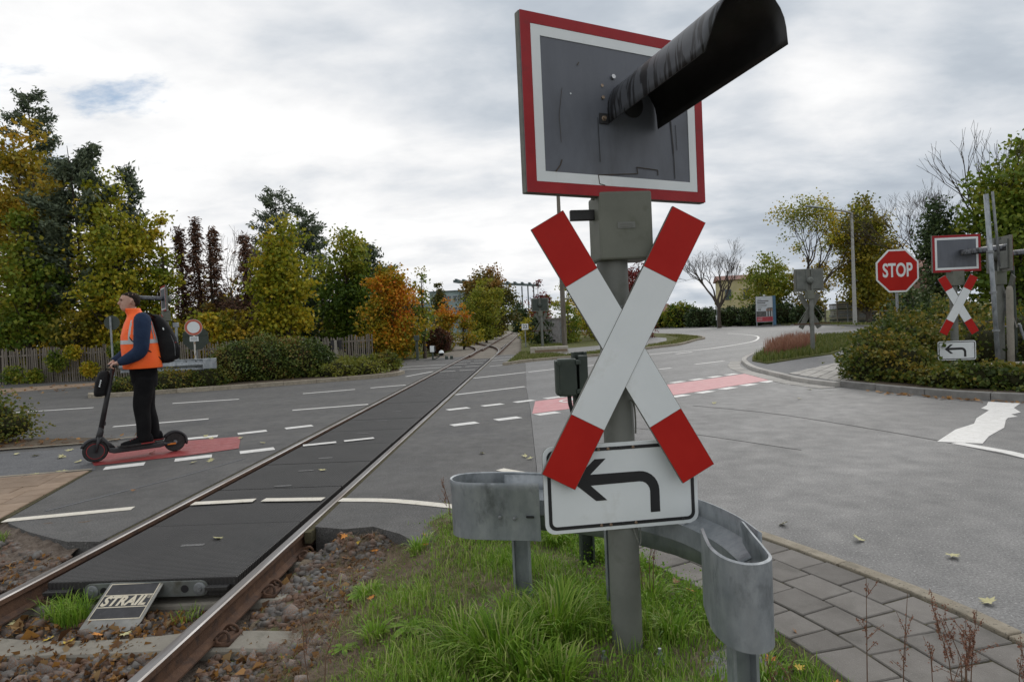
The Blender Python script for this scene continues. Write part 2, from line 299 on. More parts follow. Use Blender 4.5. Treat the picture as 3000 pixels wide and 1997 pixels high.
# ------------------------------------------------------------------ ground, road, pavements
rng = np.random.default_rng(7); random.seed(7)
TA = R(1.84); TX = -2.74; GH = .77                     # track heading, centre line at y=0, half gauge
def tk(s, t, z=0): return (TX+t*math.cos(TA)+s*math.sin(TA), -t*math.sin(TA)+s*math.cos(TA), z)
def rail_x(y, side): return TX+side*GH/math.cos(TA)+y*math.tan(TA)
def structure(o): o['kind'] = 'structure'; return o
def flat(name, poly, z0, z1, m, side=None):
    b = MB().prism(poly, z0, z1, 0, None, 1 if side else None); return structure(b.build(name, [mt[m]]+([mt[side]] if side else [])))
flat('ground', [(-900, -300), (900, -300), (900, 1500), (-900, 1500)], -.5, -.29, 'grassy')
dk = .085
road = flat('road', [(-70, 5.95), (-4.85, 5.95), (-4.71, 5.77), (-4.3, 5.47), (-3.96, 5.27), (-3.72, 5.14), (rail_x(5.1, -1)-dk, 5.10), (rail_x(33, -1)-dk, 33), (-70, 33)], -.24, 0, 'asphalt_dark')
road2 = flat('road_by_track', [(rail_x(5.2, 1)+dk, 5.24), (-1.45, 5.14), (-1.21, 5.17), (-.95, 4.95), (.2, 3.4), (.2, 6.6), (.28, 11.7), (.30, 16.2), (.47, 24.8), (.62, 33), (rail_x(33, 1)+dk, 33)], -.24, 0, 'asphalt_dark')
road3 = flat('junction_road', [(.205, 3.4), (.205, 6.6), (.285, 11.7), (.305, 16.2), (.475, 24.8), (.625, 33), (.9, 60), (.9, 140), (160, 140), (160, -8), (.205, -8)], -.24, 0, 'asphalt_light')
flat('bike_path', [(-40, 4.2), (-6.72, 9.72), (-5.5, 8.2), (-5.36, 7.97), (-6.6, 7.72), (-40, 1.2)], -.1, .004, 'asphalt_path')

def strip(pts, w, z, parent, m='paint_white', name='lane_line'):
    pts = [Vector((p[0], p[1], 0)) for p in pts]; k = len(pts); Lf = []; Rt = []
    for i, p in enumerate(pts):
        t = (pts[min(i+1, k-1)]-pts[max(i-1, 0)]).normalized(); n = Vector((-t.y, t.x, 0))*w/2; Lf.append(p+n); Rt.append(p-n)
    b = MB().prism([(q.x, q.y) for q in Lf+Rt[::-1]], z-.003, z); return b.build(name, mt[m], parent)
def smooth_path(pts, n=6):
    pts = [np.array(p, float) for p in pts]; out = []; P_ = [2*pts[0]-pts[1]]+pts+[2*pts[-1]-pts[-2]]
    for i in range(1, len(P_)-2):
        for j in range(n):
            t = j/n; a, b, c, d = P_[i-1:i+3]; out.append(tuple(.5*((2*b)+(c-a)*t+(2*a-5*b+4*c-d)*t*t+(3*b-a-3*c+d)*t**3)))
    out.append(tuple(pts[-1])); return out
def resample(path, step):
    path = [np.array(p[:2], float) for p in path]; out = []; acc = 0; out.append(tuple(path[0]))
    for a, b in zip(path[:-1], path[1:]):
        L = np.linalg.norm(b-a); d = step-acc
        while d <= L: out.append(tuple(a+(b-a)*d/L)); d += step
        acc = (acc+L) % step if L+acc >= step else acc+L
    return out
def dashes(path, dash, gap, w, z, skip, parent_of, m='paint_white', off=0):
    pt = resample(smooth_path(path, 8), .05); i = int(off/.05); nd = int(dash/.05); ng = int(gap/.05)
    while i+nd < len(pt):
        seg = pt[i:i+nd+1:max(1, nd//3)]; c = seg[len(seg)//2]
        if not skip(c): strip(seg, w, z, parent_of(c), m)
        i += nd+ng
def which(c): return road if c[0] < rail_x(c[1], -1) else (road2 if c[0] < .3 else road3)
def on_track(c): return rail_x(c[1], -1)-.28 < c[0] < rail_x(c[1], 1)+.28
dashes([(-5.3, 8.06), (-4.3, 8.52), (-3.3, 9.0), (-1.6, 9.98), (-.7, 10.45), (.3, 10.98), (3.3, 12.72), (5.3, 14.18), (6.35, 14.98)], .55, .25, .22, .006, on_track, which)
dashes([(-5.3, 10.13), (-4.3, 10.57), (-1.33, 12.2), (.1, 12.98), (3.73, 15.25), (6.35, 17.2)], .55, .2, .2, .006, on_track, which)
for a, b in (((-12.4, 15.35), (-10.5, 15.7)), ((-8.6, 15.85), (-7.06, 16.15)), ((-5.65, 16.85), (-4.39, 17.4)), ((-4.01, 17.62), (-3.1, 18.05)),
             ((-7.67, 12.0), (-6.1, 12.52)), ((-4.7, 13.3), (-3.2, 13.75)), ((-1.39, 14.88), (.27, 16.05)), ((-1.22, 19.3), (.40, 20.69)), ((.5, 20.75), (1.3, 21.4)), ((1.3, 21.4), (3.6, 23.0)),
             ((4.5, 19.5), (4.95, 19.75)), ((6.0, 20.8), (7.27, 21.75)), ((6.98, 26.99), (7.95, 27.95))):
    strip([a, b], .12, .005, which(a))
strip(smooth_path([(5.3, 26.9), (7.0, 28.2), (8.9, 29.5), (10.9, 31.8), (13.66, 35.7), (16.3, 41.8), (17.3, 46), (17.8, 52)]), .13, .005, road3)
strip([(-3.62, 21.2), (-2.95, 23.0)], .10, .005, road); strip([(-6.5, 24.2), (-4.07, 24.9), (-2.85, 25.1)], .09, .005, road); strip([(-6.8, 26.2), (-4.04, 26.7), (-2.85, 26.9)], .09, .005, road)
for a, b in (((-.95, 28.2), (.36, 29.0)), ((-1.0, 30.2), (.5, 31.0)), ((-.9, 24.5), (.1, 25.2))): strip([a, b], .09, .005, road2)
strip([(-4.80, 5.84), (-4.1, 5.99), (-3.74, 6.07)], .115, .006, road, 'paint_cream')
strip(smooth_path([(-1.72, 6.03), (-1.21, 5.92), (-.61, 5.64), (-.42, 5.5)]), .11, .006, road2, 'paint_cream')
strip(smooth_path([(-.2, 7.0), (.02, 6.79), (.18, 6.65)]), .12, .006, road2, 'paint_cream'); strip([(.22, 6.62), (.6, 6.32), (.9, 6.1)], .12, .006, road3, 'paint_cream')
def paint(name, poly, z, m, parent): return MB().prism(poly, z-.003, z).build(name, mt[m], parent)
paint('cycle_lane_paint', [(-6.6, 9.58), (-5.56, 8.26), (-4.55, 8.68), (-4.0, 9.05), (-4.42, 10.1), (-5.2, 9.93)], .0085, 'paint_red', road)
paint('cycle_lane_paint', smooth_path([(.30, 11.2), (3.25, 12.93), (5.25, 14.36), (6.3, 15.12)])+smooth_path([(6.45, 17.0), (3.7, 15.02), (.42, 12.95)]), .0045, 'paint_pink', road3)
def bike_symbol():
    b = MB(); c = Vector((1.55, 12.95)); ax = Vector((.86, .51)); ay = Vector((-.51, .86))
    def W(u, v): q = c+ax*u+ay*v; return (q.x, q.y)
    for u0 in (-.42, .42):
        n = 18
        for i in range(n):
            a0, a1 = 2*math.pi*i/n, 2*math.pi*(i+1)/n
            b.sheet([W(u0+.3*math.cos(a0), .3*math.sin(a0)), W(u0+.3*math.cos(a1), .3*math.sin(a1)), W(u0+.23*math.cos(a1), .23*math.sin(a1)), W(u0+.23*math.cos(a0), .23*math.sin(a0))], .0085)
    for p, q in (((-.42, 0), (-.15, .4)), ((-.15, .4), (.3, .4)), ((.3, .4), (0, 0)), ((0, 0), (-.15, .4)), ((.42, 0), (.27, .55)), ((-.42, 0), (0, 0))):
        p = Vector(p); q = Vector(q); n = Vector((-(q-p).y, (q-p).x)).normalized()*.03
        b.sheet([W(*(p+n)), W(*(q+n)), W(*(q-n)), W(*(p-n))], .0092)
    b.build('bicycle_symbol', mt['paint_white'], road3)
bike_symbol()
zig = [(7.67, 10.2), (7.39, 9.86), (7.11, 9.60), (7.07, 9.39), (6.44, 8.79), (6.12, 8.40), (5.63, 8.06), (4.95, 7.40), (5.33, 7.19), (5.69, 7.57), (6.25, 8.05), (6.68, 8.57), (6.83, 8.72), (7.00, 8.77), (7.06, 8.96), (7.31, 9.10), (7.53, 9.50), (7.95, 9.9)]
paint('stop_line', zig, .006, 'paint_white', road3)
strip([(5.1, 7.3), (5.26, 6.75), (5.3, 5.6)], .14, .004, road3)
# tar seams
for pts, w in ((smooth_path([(3.2, 11.3), (4.0, 10.2), (4.45, 9.2), (4.98, 7.6), (5.2, 6.4)]), .035), ([(.47, 24.8), (.30, 16.2)], .05), (smooth_path([(1.6, 9.4), (2.4, 8.6), (3.3, 7.3)]), .02)):
    strip(pts, w, .0035, road3, 'asphalt_dark', 'tar_seam')
strip(smooth_path([(-6.2, 15.2), (-5.4, 16.1), (-4.3, 17.55)]), .06, .0035, road, 'asphalt_light', 'tar_seam')
strip([(-4.62, 6.12), (-3.95, 7.4), (-3.6, 8.3)], .05, .0035, road, 'asphalt_path', 'tar_seam')

# kerbs made of single stones
def kerb(name, path, w, z0, z1, length, m, gap=.008, jitter=.004):
    root = structure(empty(name, (0, 0, 0))); p = resample(smooth_path(path, 8), .05); n = int(length/.05); i = 0
    while i+2 < len(p):
        seg = p[i:i+n+1]
        if len(seg) < 3: break
        a = Vector((*seg[0], 0)); e = Vector((*seg[-1], 0)); t = (e-a).normalized(); pts = [a+t*gap/2]+[Vector((*q, 0)) for q in seg[2:-2:3]]+[e-t*gap/2]
        dz = random.uniform(-jitter, jitter)
        MB().sweep([(-w/2, z0), (w/2, z0), (w/2, z1+dz), (-w/2, z1+dz)], pts).build('kerbstone', mt[m], root, bevel=.008)
        i += n
    return root
near_kerb_path = [(2.62, 1.0), (2.53, 2.0), (2.35, 2.94), (2.24, 3.37), (2.02, 3.9), (1.84, 4.3), (1.64, 4.66), (1.3, 5.08), (.85, 5.36), (.3, 5.5), (-.25, 5.46)]
kerb('kerb_by_slabs', near_kerb_path, .095, -.1, .035, 1.0, 'kerbstone')
# slabs in rows along that kerb
slabs = structure(empty('slab_pavement'))
MB().prism([(2.56, 1.0), (2.48, 2.0), (2.3, 2.94), (2.19, 3.37), (1.97, 3.9), (1.79, 4.3), (1.59, 4.66), (1.2, 4.98), (.7, 5.2), (.3, 5.2), (.5, 4.6), (.8, 3.9), (1.15, 3.1), (1.25, 2.4), (1.1, 1.0)], -.1, .013).build('joint_bed', mt['joint'], slabs)
kp = [np.array(q) for q in resample(smooth_path(near_kerb_path[:9], 8), .01)]
kt = [kp[min(i+1, len(kp)-1)]-kp[max(i-1, 0)] for i in range(len(kp))]; kt = [t/np.linalg.norm(t) for t in kt]
def koff(i, d): i = min(max(i, 0), len(kp)-1); t = kt[i]; return kp[i]+np.array([-t[1], t[0]])*d
def verge_right(y): return float(np.interp(y, [1.0, 2.4, 2.9, 3.2, 3.6, 4.0, 4.4, 4.9, 5.2], [1.25, 1.36, 1.30, 1.22, 1.06, .86, .72, .45, .2]))
for row in range(6):
    d0 = .056+row*.237; i = random.randint(0, 10)+(14 if row % 2 else 0)-28
    while i+28 < len(kp):
        i1 = i+28
        if i >= 0:
            cs = [koff(i, d0+.005), koff(i1-1, d0+.005), koff(i1-1, d0+.232), koff(i, d0+.232)]; cc = sum(cs)/4
            if cc[0] > verge_right(cc[1])-.05 and not (cc[0] < .35):
                dz = random.uniform(-.004, .004); tilt = random.uniform(-.003, .003)
                b = MB(); zt = .022+dz
                b.prism([tuple(q) for q in cs], -.03, zt); b.v = [(x, y, z+(tilt if (k % 2 and z > 0) else 0)) for k, (x, y, z) in enumerate(b.v)]
                b.build('slab', mt['slab'], slabs, bevel=.005, seg=1)
        i = i1
# tan pavers on the left
tan = structure(empty('tan_pavement'))
MB().prism([(-30, 1.0), (-6.6, 7.70), (-5.38, 7.95), (-4.83, 5.93), (-5.2, 5.0), (-30, -4)], -.1, .008).build('joint_bed', mt['joint'], tan)
strip([(-9.0, 7.1), (-6.6, 7.72), (-5.40, 7.97)], .07, .022, tan, 'kerbstone', 'edge_stone')
def clip_poly(poly, planes):
    for nx, ny, c in planes:
        out = []
        for i, p in enumerate(poly):
            q = poly[(i+1) % len(poly)]; dp = nx*p[0]+ny*p[1]-c; dq = nx*q[0]+ny*q[1]-c
            if dp >= 0: out.append(p)
            if dp*dq < 0: t = dp/(dp-dq); out.append((p[0]+(q[0]-p[0])*t, p[1]+(q[1]-p[1])*t))
        poly = out
        if len(poly) < 3: return None
    return poly
def half(a, b):  # left of a->b
    nx, ny = -(b[1]-a[1]), b[0]-a[0]; L_ = math.hypot(nx, ny); return (nx/L_, ny/L_, (nx*a[0]+ny*a[1])/L_)
ang = math.atan2(.24, 1.22); ux = (math.cos(ang), math.sin(ang)); uy = (-math.sin(ang), math.cos(ang))
pl_tan = [half((-4.83, 5.93), (-5.38, 7.93)), half((-5.40, 7.93), (-9, 7.05)), half((-9, 4.2), (-4.7, 5.5))]
edge_in = half((-5.13, 5.75), (-5.66, 7.88))
for rowk in range(-2, 11):
    for cc in range(-1, 8):
        x0 = -9+cc*.62+(.31 if rowk % 2 else 0); v0 = .29*rowk
        def W(u, v): return (-9+ux[0]*(u+9)+uy[0]*v, 5.0+ux[1]*(u+9)+uy[1]*v)
        pg = [W(x0+.006, v0+.006), W(x0+.614, v0+.006), W(x0+.614, v0+.284), W(x0+.006, v0+.284)]
        pg = clip_poly(pg, pl_tan+[edge_in])
        if pg: MB().prism(pg, -.03, .02+random.uniform(-.002, .002)).build('paver', mt['tanpaver'], tan, bevel=.004, seg=1)
e0 = np.array((-4.86, 5.86)); e1 = np.array((-5.37, 7.88)); ed = (e1-e0)/np.linalg.norm(e1-e0); en = np.array((-ed[1], ed[0]))
for k in range(7):
    a = e0+ed*(.30*k+.006); b_ = e0+ed*(.30*(k+1)-.006)
    MB().prism([tuple(a+en*.01), tuple(b_+en*.01), tuple(b_+en*.275), tuple(a+en*.275)], -.03, .021).build('paver', mt['tanpaver'], tan, bevel=.004, seg=1)

# ------------------------------------------------------------------ beds, islands and far verges
kerb('kerb_far_side', [(-12.75, 19.0), (-12.3, 18.45), (-11.4, 18.5), (-10.3, 18.85), (-8.4, 19.4), (-7.0, 19.95), (-5.9, 20.5), (-4.7, 21.1), (-4.1, 21.7), (-3.95, 22.6)], .14, -.1, .125, 1.0, 'kerbstone')
flat('planting_bed', [(-12.7, 19.0), (-12.25, 18.55), (-11.4, 18.58), (-10.3, 18.95), (-8.4, 19.5), (-7.0, 20.05), (-5.9, 20.6), (-4.75, 21.2), (-4.2, 21.8), (-4.05, 22.6), (-4.4, 24.2), (-7.5, 26.4), (-13.0, 23.2)], -.1, .10, 'soil')
flat('far_footpath', [(-40, 10), (-17.9, 21.9), (-14.2, 25.0), (-15.6, 26.0), (-19.8, 24.0), (-41, 13.2)], -.1, .012, 'tanpaver')
flat('woodland_floor', [(-90, 30), (-26, 27.7), (-13.5, 26.7), (-7.0, 31.6), (-5.2, 34), (-4.3, 45), (-5.2, 58), (-9, 80), (-12, 140), (-90, 140)], -.4, .04, 'grassy')
flat('grass_strip', [(-7.6, 26.5), (-4.4, 24.35), (-4.8, 26), (-5.3, 31), (-6.5, 31.2)], -.1, .03, 'grassy')
kerb('kerb_beyond_track', [(-.35, 24.7), (.5, 26.0), (1.4, 26.75), (3.2, 27.7), (4.9, 28.9), (7.0, 32.3), (9.2, 34.9), (11.6, 40), (12.8, 42.2), (13.5, 45), (14, 49.5), (13.7, 59)], .16, -.1, .11, 1.0, 'kerbstone')
flat('corner_verge', [(.45, 33), (-.1, 27), (-.3, 24.9), (.5, 26.1), (1.4, 26.85), (3.2, 27.8), (4.8, 29), (6.9, 32.4), (9.1, 35), (11.5, 40.1), (12.7, 42.3), (13.4, 45), (13.9, 49.5), (13.6, 59), (9, 90), (4, 140), (1.6, 140), (.9, 60)], -.2, .09, 'grassy')
flat('corner_footpath', [(1.2, 33.6), (2.6, 28.6), (4.6, 31.2), (7.6, 35.0), (9.8, 40), (11, 45), (10.5, 58), (7.5, 58), (7.5, 44), (5, 37)], -.1, .097, 'asphalt_light')
isl = [(6.71, 13.06), (6.5, 14.2), (6.58, 15.5), (6.78, 17.7), (7.36, 20), (8.0, 21.7), (9.3, 24.1), (12.5, 29.3), (17, 36.5), (20.5, 42)]
kerb('kerb_of_island', isl, .15, -.1, .10, .8, 'greypaver')
kerb('gutter_of_island', [(6.42, 12.9), (6.2, 14.2), (6.26, 15.5), (6.42, 17.7), (6.8, 19.4), (7.5, 21.2)], .36, -.1, .014, .22, 'greypaver', .02)
flat('island_path', [(x+.06, y+.03) for x, y in isl]+[(25.5, 42), (20.5, 33), (15.0, 24.3), (11.5, 19), (9.0, 15.3), (7.5, 13.15)], -.1, .085, 'asphalt_path')
flat('island_verge', [(7.5, 18.6), (7.55, 19.9), (8.2, 21.6), (9.5, 24.0), (12.7, 29.2), (16.5, 35), (19.0, 35.5), (17.2, 30.7), (13.14, 24.5), (10.75, 21.3), (9.3, 20.2)], -.05, .12, 'grassy')
gp = structure(empty('grey_paving'))
MB().prism([(6.85, 13.5), (6.72, 15.4), (9.2, 17.9), (11.0, 18.8), (9.0, 15.4), (7.5, 13.3)], 0, .089).build('joint_bed', mt['joint'], gp)
pgl = [half((6.85, 13.5), (7.5, 13.3)), half((7.5, 13.3), (9.0, 15.4)), half((9.0, 15.4), (11, 18.8)), half((11, 18.8), (9.2, 17.9)), half((9.2, 17.9), (6.72, 15.4)), half((6.72, 15.4), (6.85, 13.5))]
for i in range(-2, 22):
    for j in range(-4, 20):
        d = Vector((.6, .8)); n = Vector((-.8, .6)); o = Vector((6.8, 13.3))+d*(i*.32)+n*(j*.27-2.2+(.0 if i % 2 else 0))
        pg = [o+d*.008+n*.008, o+d*.312+n*.008, o+d*.312+n*.262, o+d*.008+n*.262]; pg = clip_poly([(q.x, q.y) for q in pg], pgl)
        if pg: MB().prism(pg, .05, .1+random.uniform(-.003, .003)).build('paver', mt['greypaver'], gp)
kerb('kerb_of_bank', [(6.82, 13.2), (7.05, 12.3), (7.55, 10.95), (8.2, 10.12), (9.4, 9.1), (11.5, 7.6), (14.5, 5.2)], .16, -.1, .12, 1.0, 'kerbgrey')
flat('planted_bank', [(6.95, 13.3), (7.17, 12.35), (7.66, 11.05), (8.3, 10.25), (9.5, 9.2), (11.6, 7.7), (14.6, 5.3), (60, 5), (60, 42), (26, 42), (20.6, 32.8), (15.1, 24.1), (11.6, 18.8), (9.1, 15.1), (7.6, 13.3)], -.2, .11, 'soil')
kerb('far_kerb', [(17, 99), (21, 94), (27, 87.5), (30.3, 77), (31.3, 66), (29.8, 53), (26, 42.5)], .2, -.1, .12, 2.0, 'kerbgrey')
flat('far_verge', [(5, 112), (16, 100), (21, 94.3), (27.1, 87.8), (30.5, 77), (31.5, 66), (30, 53), (26.2, 42.4), (60, 42), (160, 60), (160, 140), (5, 140)], -.2, .11, 'grassy')

# ------------------------------------------------------------------ railway
track = structure(empty('railway_track', (TX, 0, 0), -TA))
RP = [(-.0625, -.154), (.0625, -.154), (.0625, -.143), (.012, -.128), (.010, -.055), (.034, -.040), (.034, -.008), (.026, 0), (-.026, 0), (-.034, -.008), (-.034, -.040), (-.010, -.055), (-.012, -.128), (-.0625, -.143)]
def rail(name, pts, parent, zt=.006):
    b = MB(); b.sweep([(a, c+zt) for a, c in RP], pts)
    n = len(RP); k = len(pts)
    for i in range(k-1):
        for j in (6, 7, 8): b.m[i*n+j] = 1
    return b.build(name, [mt['rail_rust'], mt['rail_top']], parent)
for sgn in (-1, 1): rail('rail', [(sgn*GH, s, 0) for s in (-4, 4, 12, 20, 31, 60, 100, 150)], track)
# rubber deck between the rails
deck = structure(empty('crossing_deck', (TX, 0, 0), -TA))
pm = MB().prism([(-.66, .006), (.66, .006), (.66, 1.192), (-.66, 1.192)], -.13, 0).mesh('panel'); pm.materials.append(mt['rubber'])
for k in range(22):
    o = link('rubber_panel', pm, None, deck); o.location = (random.uniform(-.003, .003), 4.26+1.2*k, random.uniform(-.0105, -.006))
    m_ = o.modifiers.new('b', 'BEVEL'); m_.width = .008; m_.segments = 1
bm_ = MB()
for sgn in (-1, 1):                                     # filler along the outer rail edges
    bm_.box((sgn*(GH+.036), 5.15, -.1), (sgn*(GH+.036)+sgn*.055, 32, -.008)) if sgn > 0 else bm_.box((sgn*(GH+.091), 5.15, -.1), (sgn*(GH+.036), 32, -.008))
bm_.build('joint_filler', mt['joint'], deck)
for a, b, w in (((-.655, 6.13), (-.06, 6.17), .11), ((.03, 6.17), (.64, 6.12), .11)): strip([a, b], w, .004, deck, 'paint_cream')
dd = deck.matrix_world
for y0, y1, x0, x1 in ((9.0, 9.32, -.62, .0), (9.62, 9.8, .05, .6)): pass
strip([(-.63, 9.05), (-.2, 9.22)], .13, .004, deck); strip([(-.1, 9.28), (.3, 9.45)], .12, .004, deck)
for s in (22.9, 24.9, 26.9, 28.6): strip([(-.65, s-.15), (-.1, s)], .09, .004, deck); strip([(.05, s+.05), (.6, s+.2)], .09, .004, deck)
for s in (4.9, 6.7, 7.4, 8.1, 9.9, 11.2, 12.4):           # small moulded marks in the panels
    MB().prism([(-.09, s), (.09, s+.01), (.09, s+.055), (-.09, s+.045)], -.006, -.0035).build('panel_mark', mt['asphalt_light'], deck)
# sleepers
def sleeper_mesh():
    rings = []; 
    for t, w, zt in ((-1.36, .13, -.175), (-1.25, .14, -.172), (-1.0, .145, -.163), (-.62, .145, -.160), (-.45, .13, -.172), (-.2, .115, -.183), (.2, .115, -.183), (.45, .13, -.172), (.62, .145, -.160), (1.0, .145, -.163), (1.25, .14, -.172), (1.36, .13, -.175)):
        rings.append([(t, -w, -.36), (t, w, -.36), (t, w*.82, zt-.012), (t, w*.72, zt), (t, -w*.72, zt), (t, -w*.82, zt-.012)])
    me = MB().loft(rings).mesh('sleeper'); me.materials.append(mt['concrete']); return me
sm = sleeper_mesh()
cl = MB()
for q in (-1, 1):
    pts = [(.05, q*.055, .0), (.075, q*.05, .03), (.105, q*.045, .045), (.13, q*.05, .03), (.135, q*.06, .0), (.11, q*.075, -.012), (.08, q*.085, .0), (.07, q*.07, .022)]
    cl.tube(smooth_path(pts, 3), .0085, 6)
cl.box((.055, -.09, -.03), (.15, .09, -.008))
cm = cl.mesh('rail_clip', True); cm.materials.append(mt['rail_rust'])
for k, s in enumerate([2.4, 3.05, 3.70, 4.35, 5.0]+[31.6+.65*i for i in range(26)]):
    o = link('sleeper', sm, None, track); o.location = (random.uniform(-.02, .02), s, random.uniform(-.006, .006)); o.rotation_euler.z = random.uniform(-.012, .012)
    if s < 5.2:
        for sgn in (-1, 1):
            for side in (-1, 1):
                c = link('rail_clip', cm, None, track); c.location = (sgn*GH, s, -.135); c.rotation_euler.z = 0 if side > 0 else math.pi
# turnout to the left beyond the crossing
def dpath(off):
    pts = []
    for s in np.linspace(34.5, 84, 40):
        q = min(max(s-35.5, 0), 15.); t = -q*q/(2*72.)-max(0, s-50.5)*15/72.; dtds = -q/72.; n = Vector((1, -dtds)).normalized(); pts.append((t+n.x*off, s+n.y*off, 0))
    return pts
turn = structure(empty('turnout', (TX, 0, 0), -TA))
for off in (-GH+.05, GH-.05): rail('rail', dpath(off), turn, .004)
rail('check_rail', [(-.60, 42, 0), (-.62, 44, 0), (-.62, 48, 0), (-.60, 50, 0)], turn, .012); rail('check_rail', [(.60, 43, 0), (.62, 45, 0), (.62, 49, 0), (.60, 51, 0)], turn, .012)
flat('trackbed', [tk(-5, -1.9)[:2], tk(-5, 2.1)[:2], tk(31, 2.1)[:2], tk(31, 3.4)[:2], tk(150, 3.2)[:2], tk(150, -6)[:2], tk(84, -13)[:2], tk(60, -6.2)[:2], tk(31, -3.4)[:2], tk(31, -1.9)[:2]], -.4, -.215, 'ballast_bed')
flat('trackbed_far', [tk(31.2, -3.3)[:2], tk(31.2, 3.0)[:2], tk(150, 3.0)[:2], tk(150, -5)[:2], tk(86, -14)[:2], tk(62, -7.2)[:2], tk(45, -4.2)[:2]], -.3, -.145, 'gravel_far')

# gravel shoulder banked up against the asphalt on the left
nx, ny = 70, 70; gx, gy = np.meshgrid(np.linspace(-9, -3.62, nx), np.linspace(-1, 6.0, ny))
edge_y = np.interp(gx, [-9, -4.85, -4.71, -4.3, -3.96, -3.72, -3.5], [5.95, 5.95, 5.77, 5.47, 5.27, 5.14, 5.1])
def shoulder_z(x, y): d = np.maximum(0, np.interp(x, [-9, -4.85, -4.71, -4.3, -3.96, -3.72, -3.5], [5.95, 5.95, 5.77, 5.47, 5.27, 5.14, 5.1])-y); return -.205+.19*np.exp(-d/.5)*np.clip((-3.5-np.asarray(x))/.3, .80, 1)
gz = shoulder_z(gx, gy)+rng.normal(0, .012, gx.shape); ii = (np.arange(ny-1)[:, None]*nx+np.arange(nx-1)[None]).ravel()
structure(link('gravel_shoulder', np_mesh('shoulder', np.stack([gx, gy, gz], -1).reshape(-1, 3), np.stack([ii, ii+1, ii+nx+1, ii+nx], 1), None, True), mt['ballast_bed']))
# ------------------------------------------------------------------ level crossing signals
def rrect(w, h, r, n=5):
    out = []
    for cx_, cy_, a0 in ((w/2-r, h/2-r, 0), (-w/2+r, h/2-r, 90), (-w/2+r, -h/2+r, 180), (w/2-r, -h/2+r, 270)):
        for i in range(n+1): a = R(a0+90*i/n); out.append((cx_+r*math.cos(a), cy_+r*math.sin(a)))
    return out
# plates are drawn in (u,v) and stood up facing -Y: u -> x, v -> z, thickness towards -y
UP = Matrix(((1, 0, 0, 0), (0, 0, -1, 0), (0, 1, 0, 0), (0, 0, 0, 1)))   # (u,v,w) -> (u,-w,v)
def plate(poly, w0, w1, mi=0, mb=None): return (mb or MB()).prism(poly, w0, w1, mi, UP)
def ring(outer, inner, w0, w1):
    n = len(outer); b = MB(); vs = [(x, y, w1) for x, y in outer]+[(x, y, w1) for x, y in inner]+[(x, y, w0) for x, y in outer]+[(x, y, w0) for x, y in inner]
    fs = []
    for i in range(n):
        j = (i+1) % n; fs += [(i, j, n+j, n+i), (2*n+i, 2*n+j, j, i), (n+i, n+j, 3*n+j, 3*n+i)]
    return b.add(vs, fs, 0, UP)
def place(o, loc=(0, 0, 0), rot=(0, 0, 0)): o.location = loc; o.rotation_euler = rot; return o
def hood_material():
    m, nt, N, L, B = new_mat('hood_paint')
    tc = N.new('ShaderNodeTexCoord'); mp = N.new('ShaderNodeMapping'); mp.inputs['Scale'].default_value = (6, 42, 5); L.new(tc.outputs['Object'], mp.inputs[0])
    n = N.new('ShaderNodeTexNoise'); n.inputs['Scale'].default_value = 1; n.inputs['Detail'].default_value = 5; n.inputs['Distortion'].default_value = .6; L.new(mp.outputs[0], n.inputs[0])
    mr = N.new('ShaderNodeMapRange'); mr.inputs[1].default_value = .44; mr.inputs[2].default_value = .50; L.new(n.outputs['Fac'], mr.inputs[0])
    mx = N.new('ShaderNodeMix'); mx.data_type = 'RGBA'; L.new(mr.outputs[0], mx.inputs[0]); mx.inputs[6].default_value = (.011, .011, .012, 1); mx.inputs[7].default_value = (.075, .081, .092, 1)
    L.new(mx.outputs[2], B.inputs['Base Color']); B.inputs['Roughness'].default_value = .42; return m
mt['hood'] = hood_material()
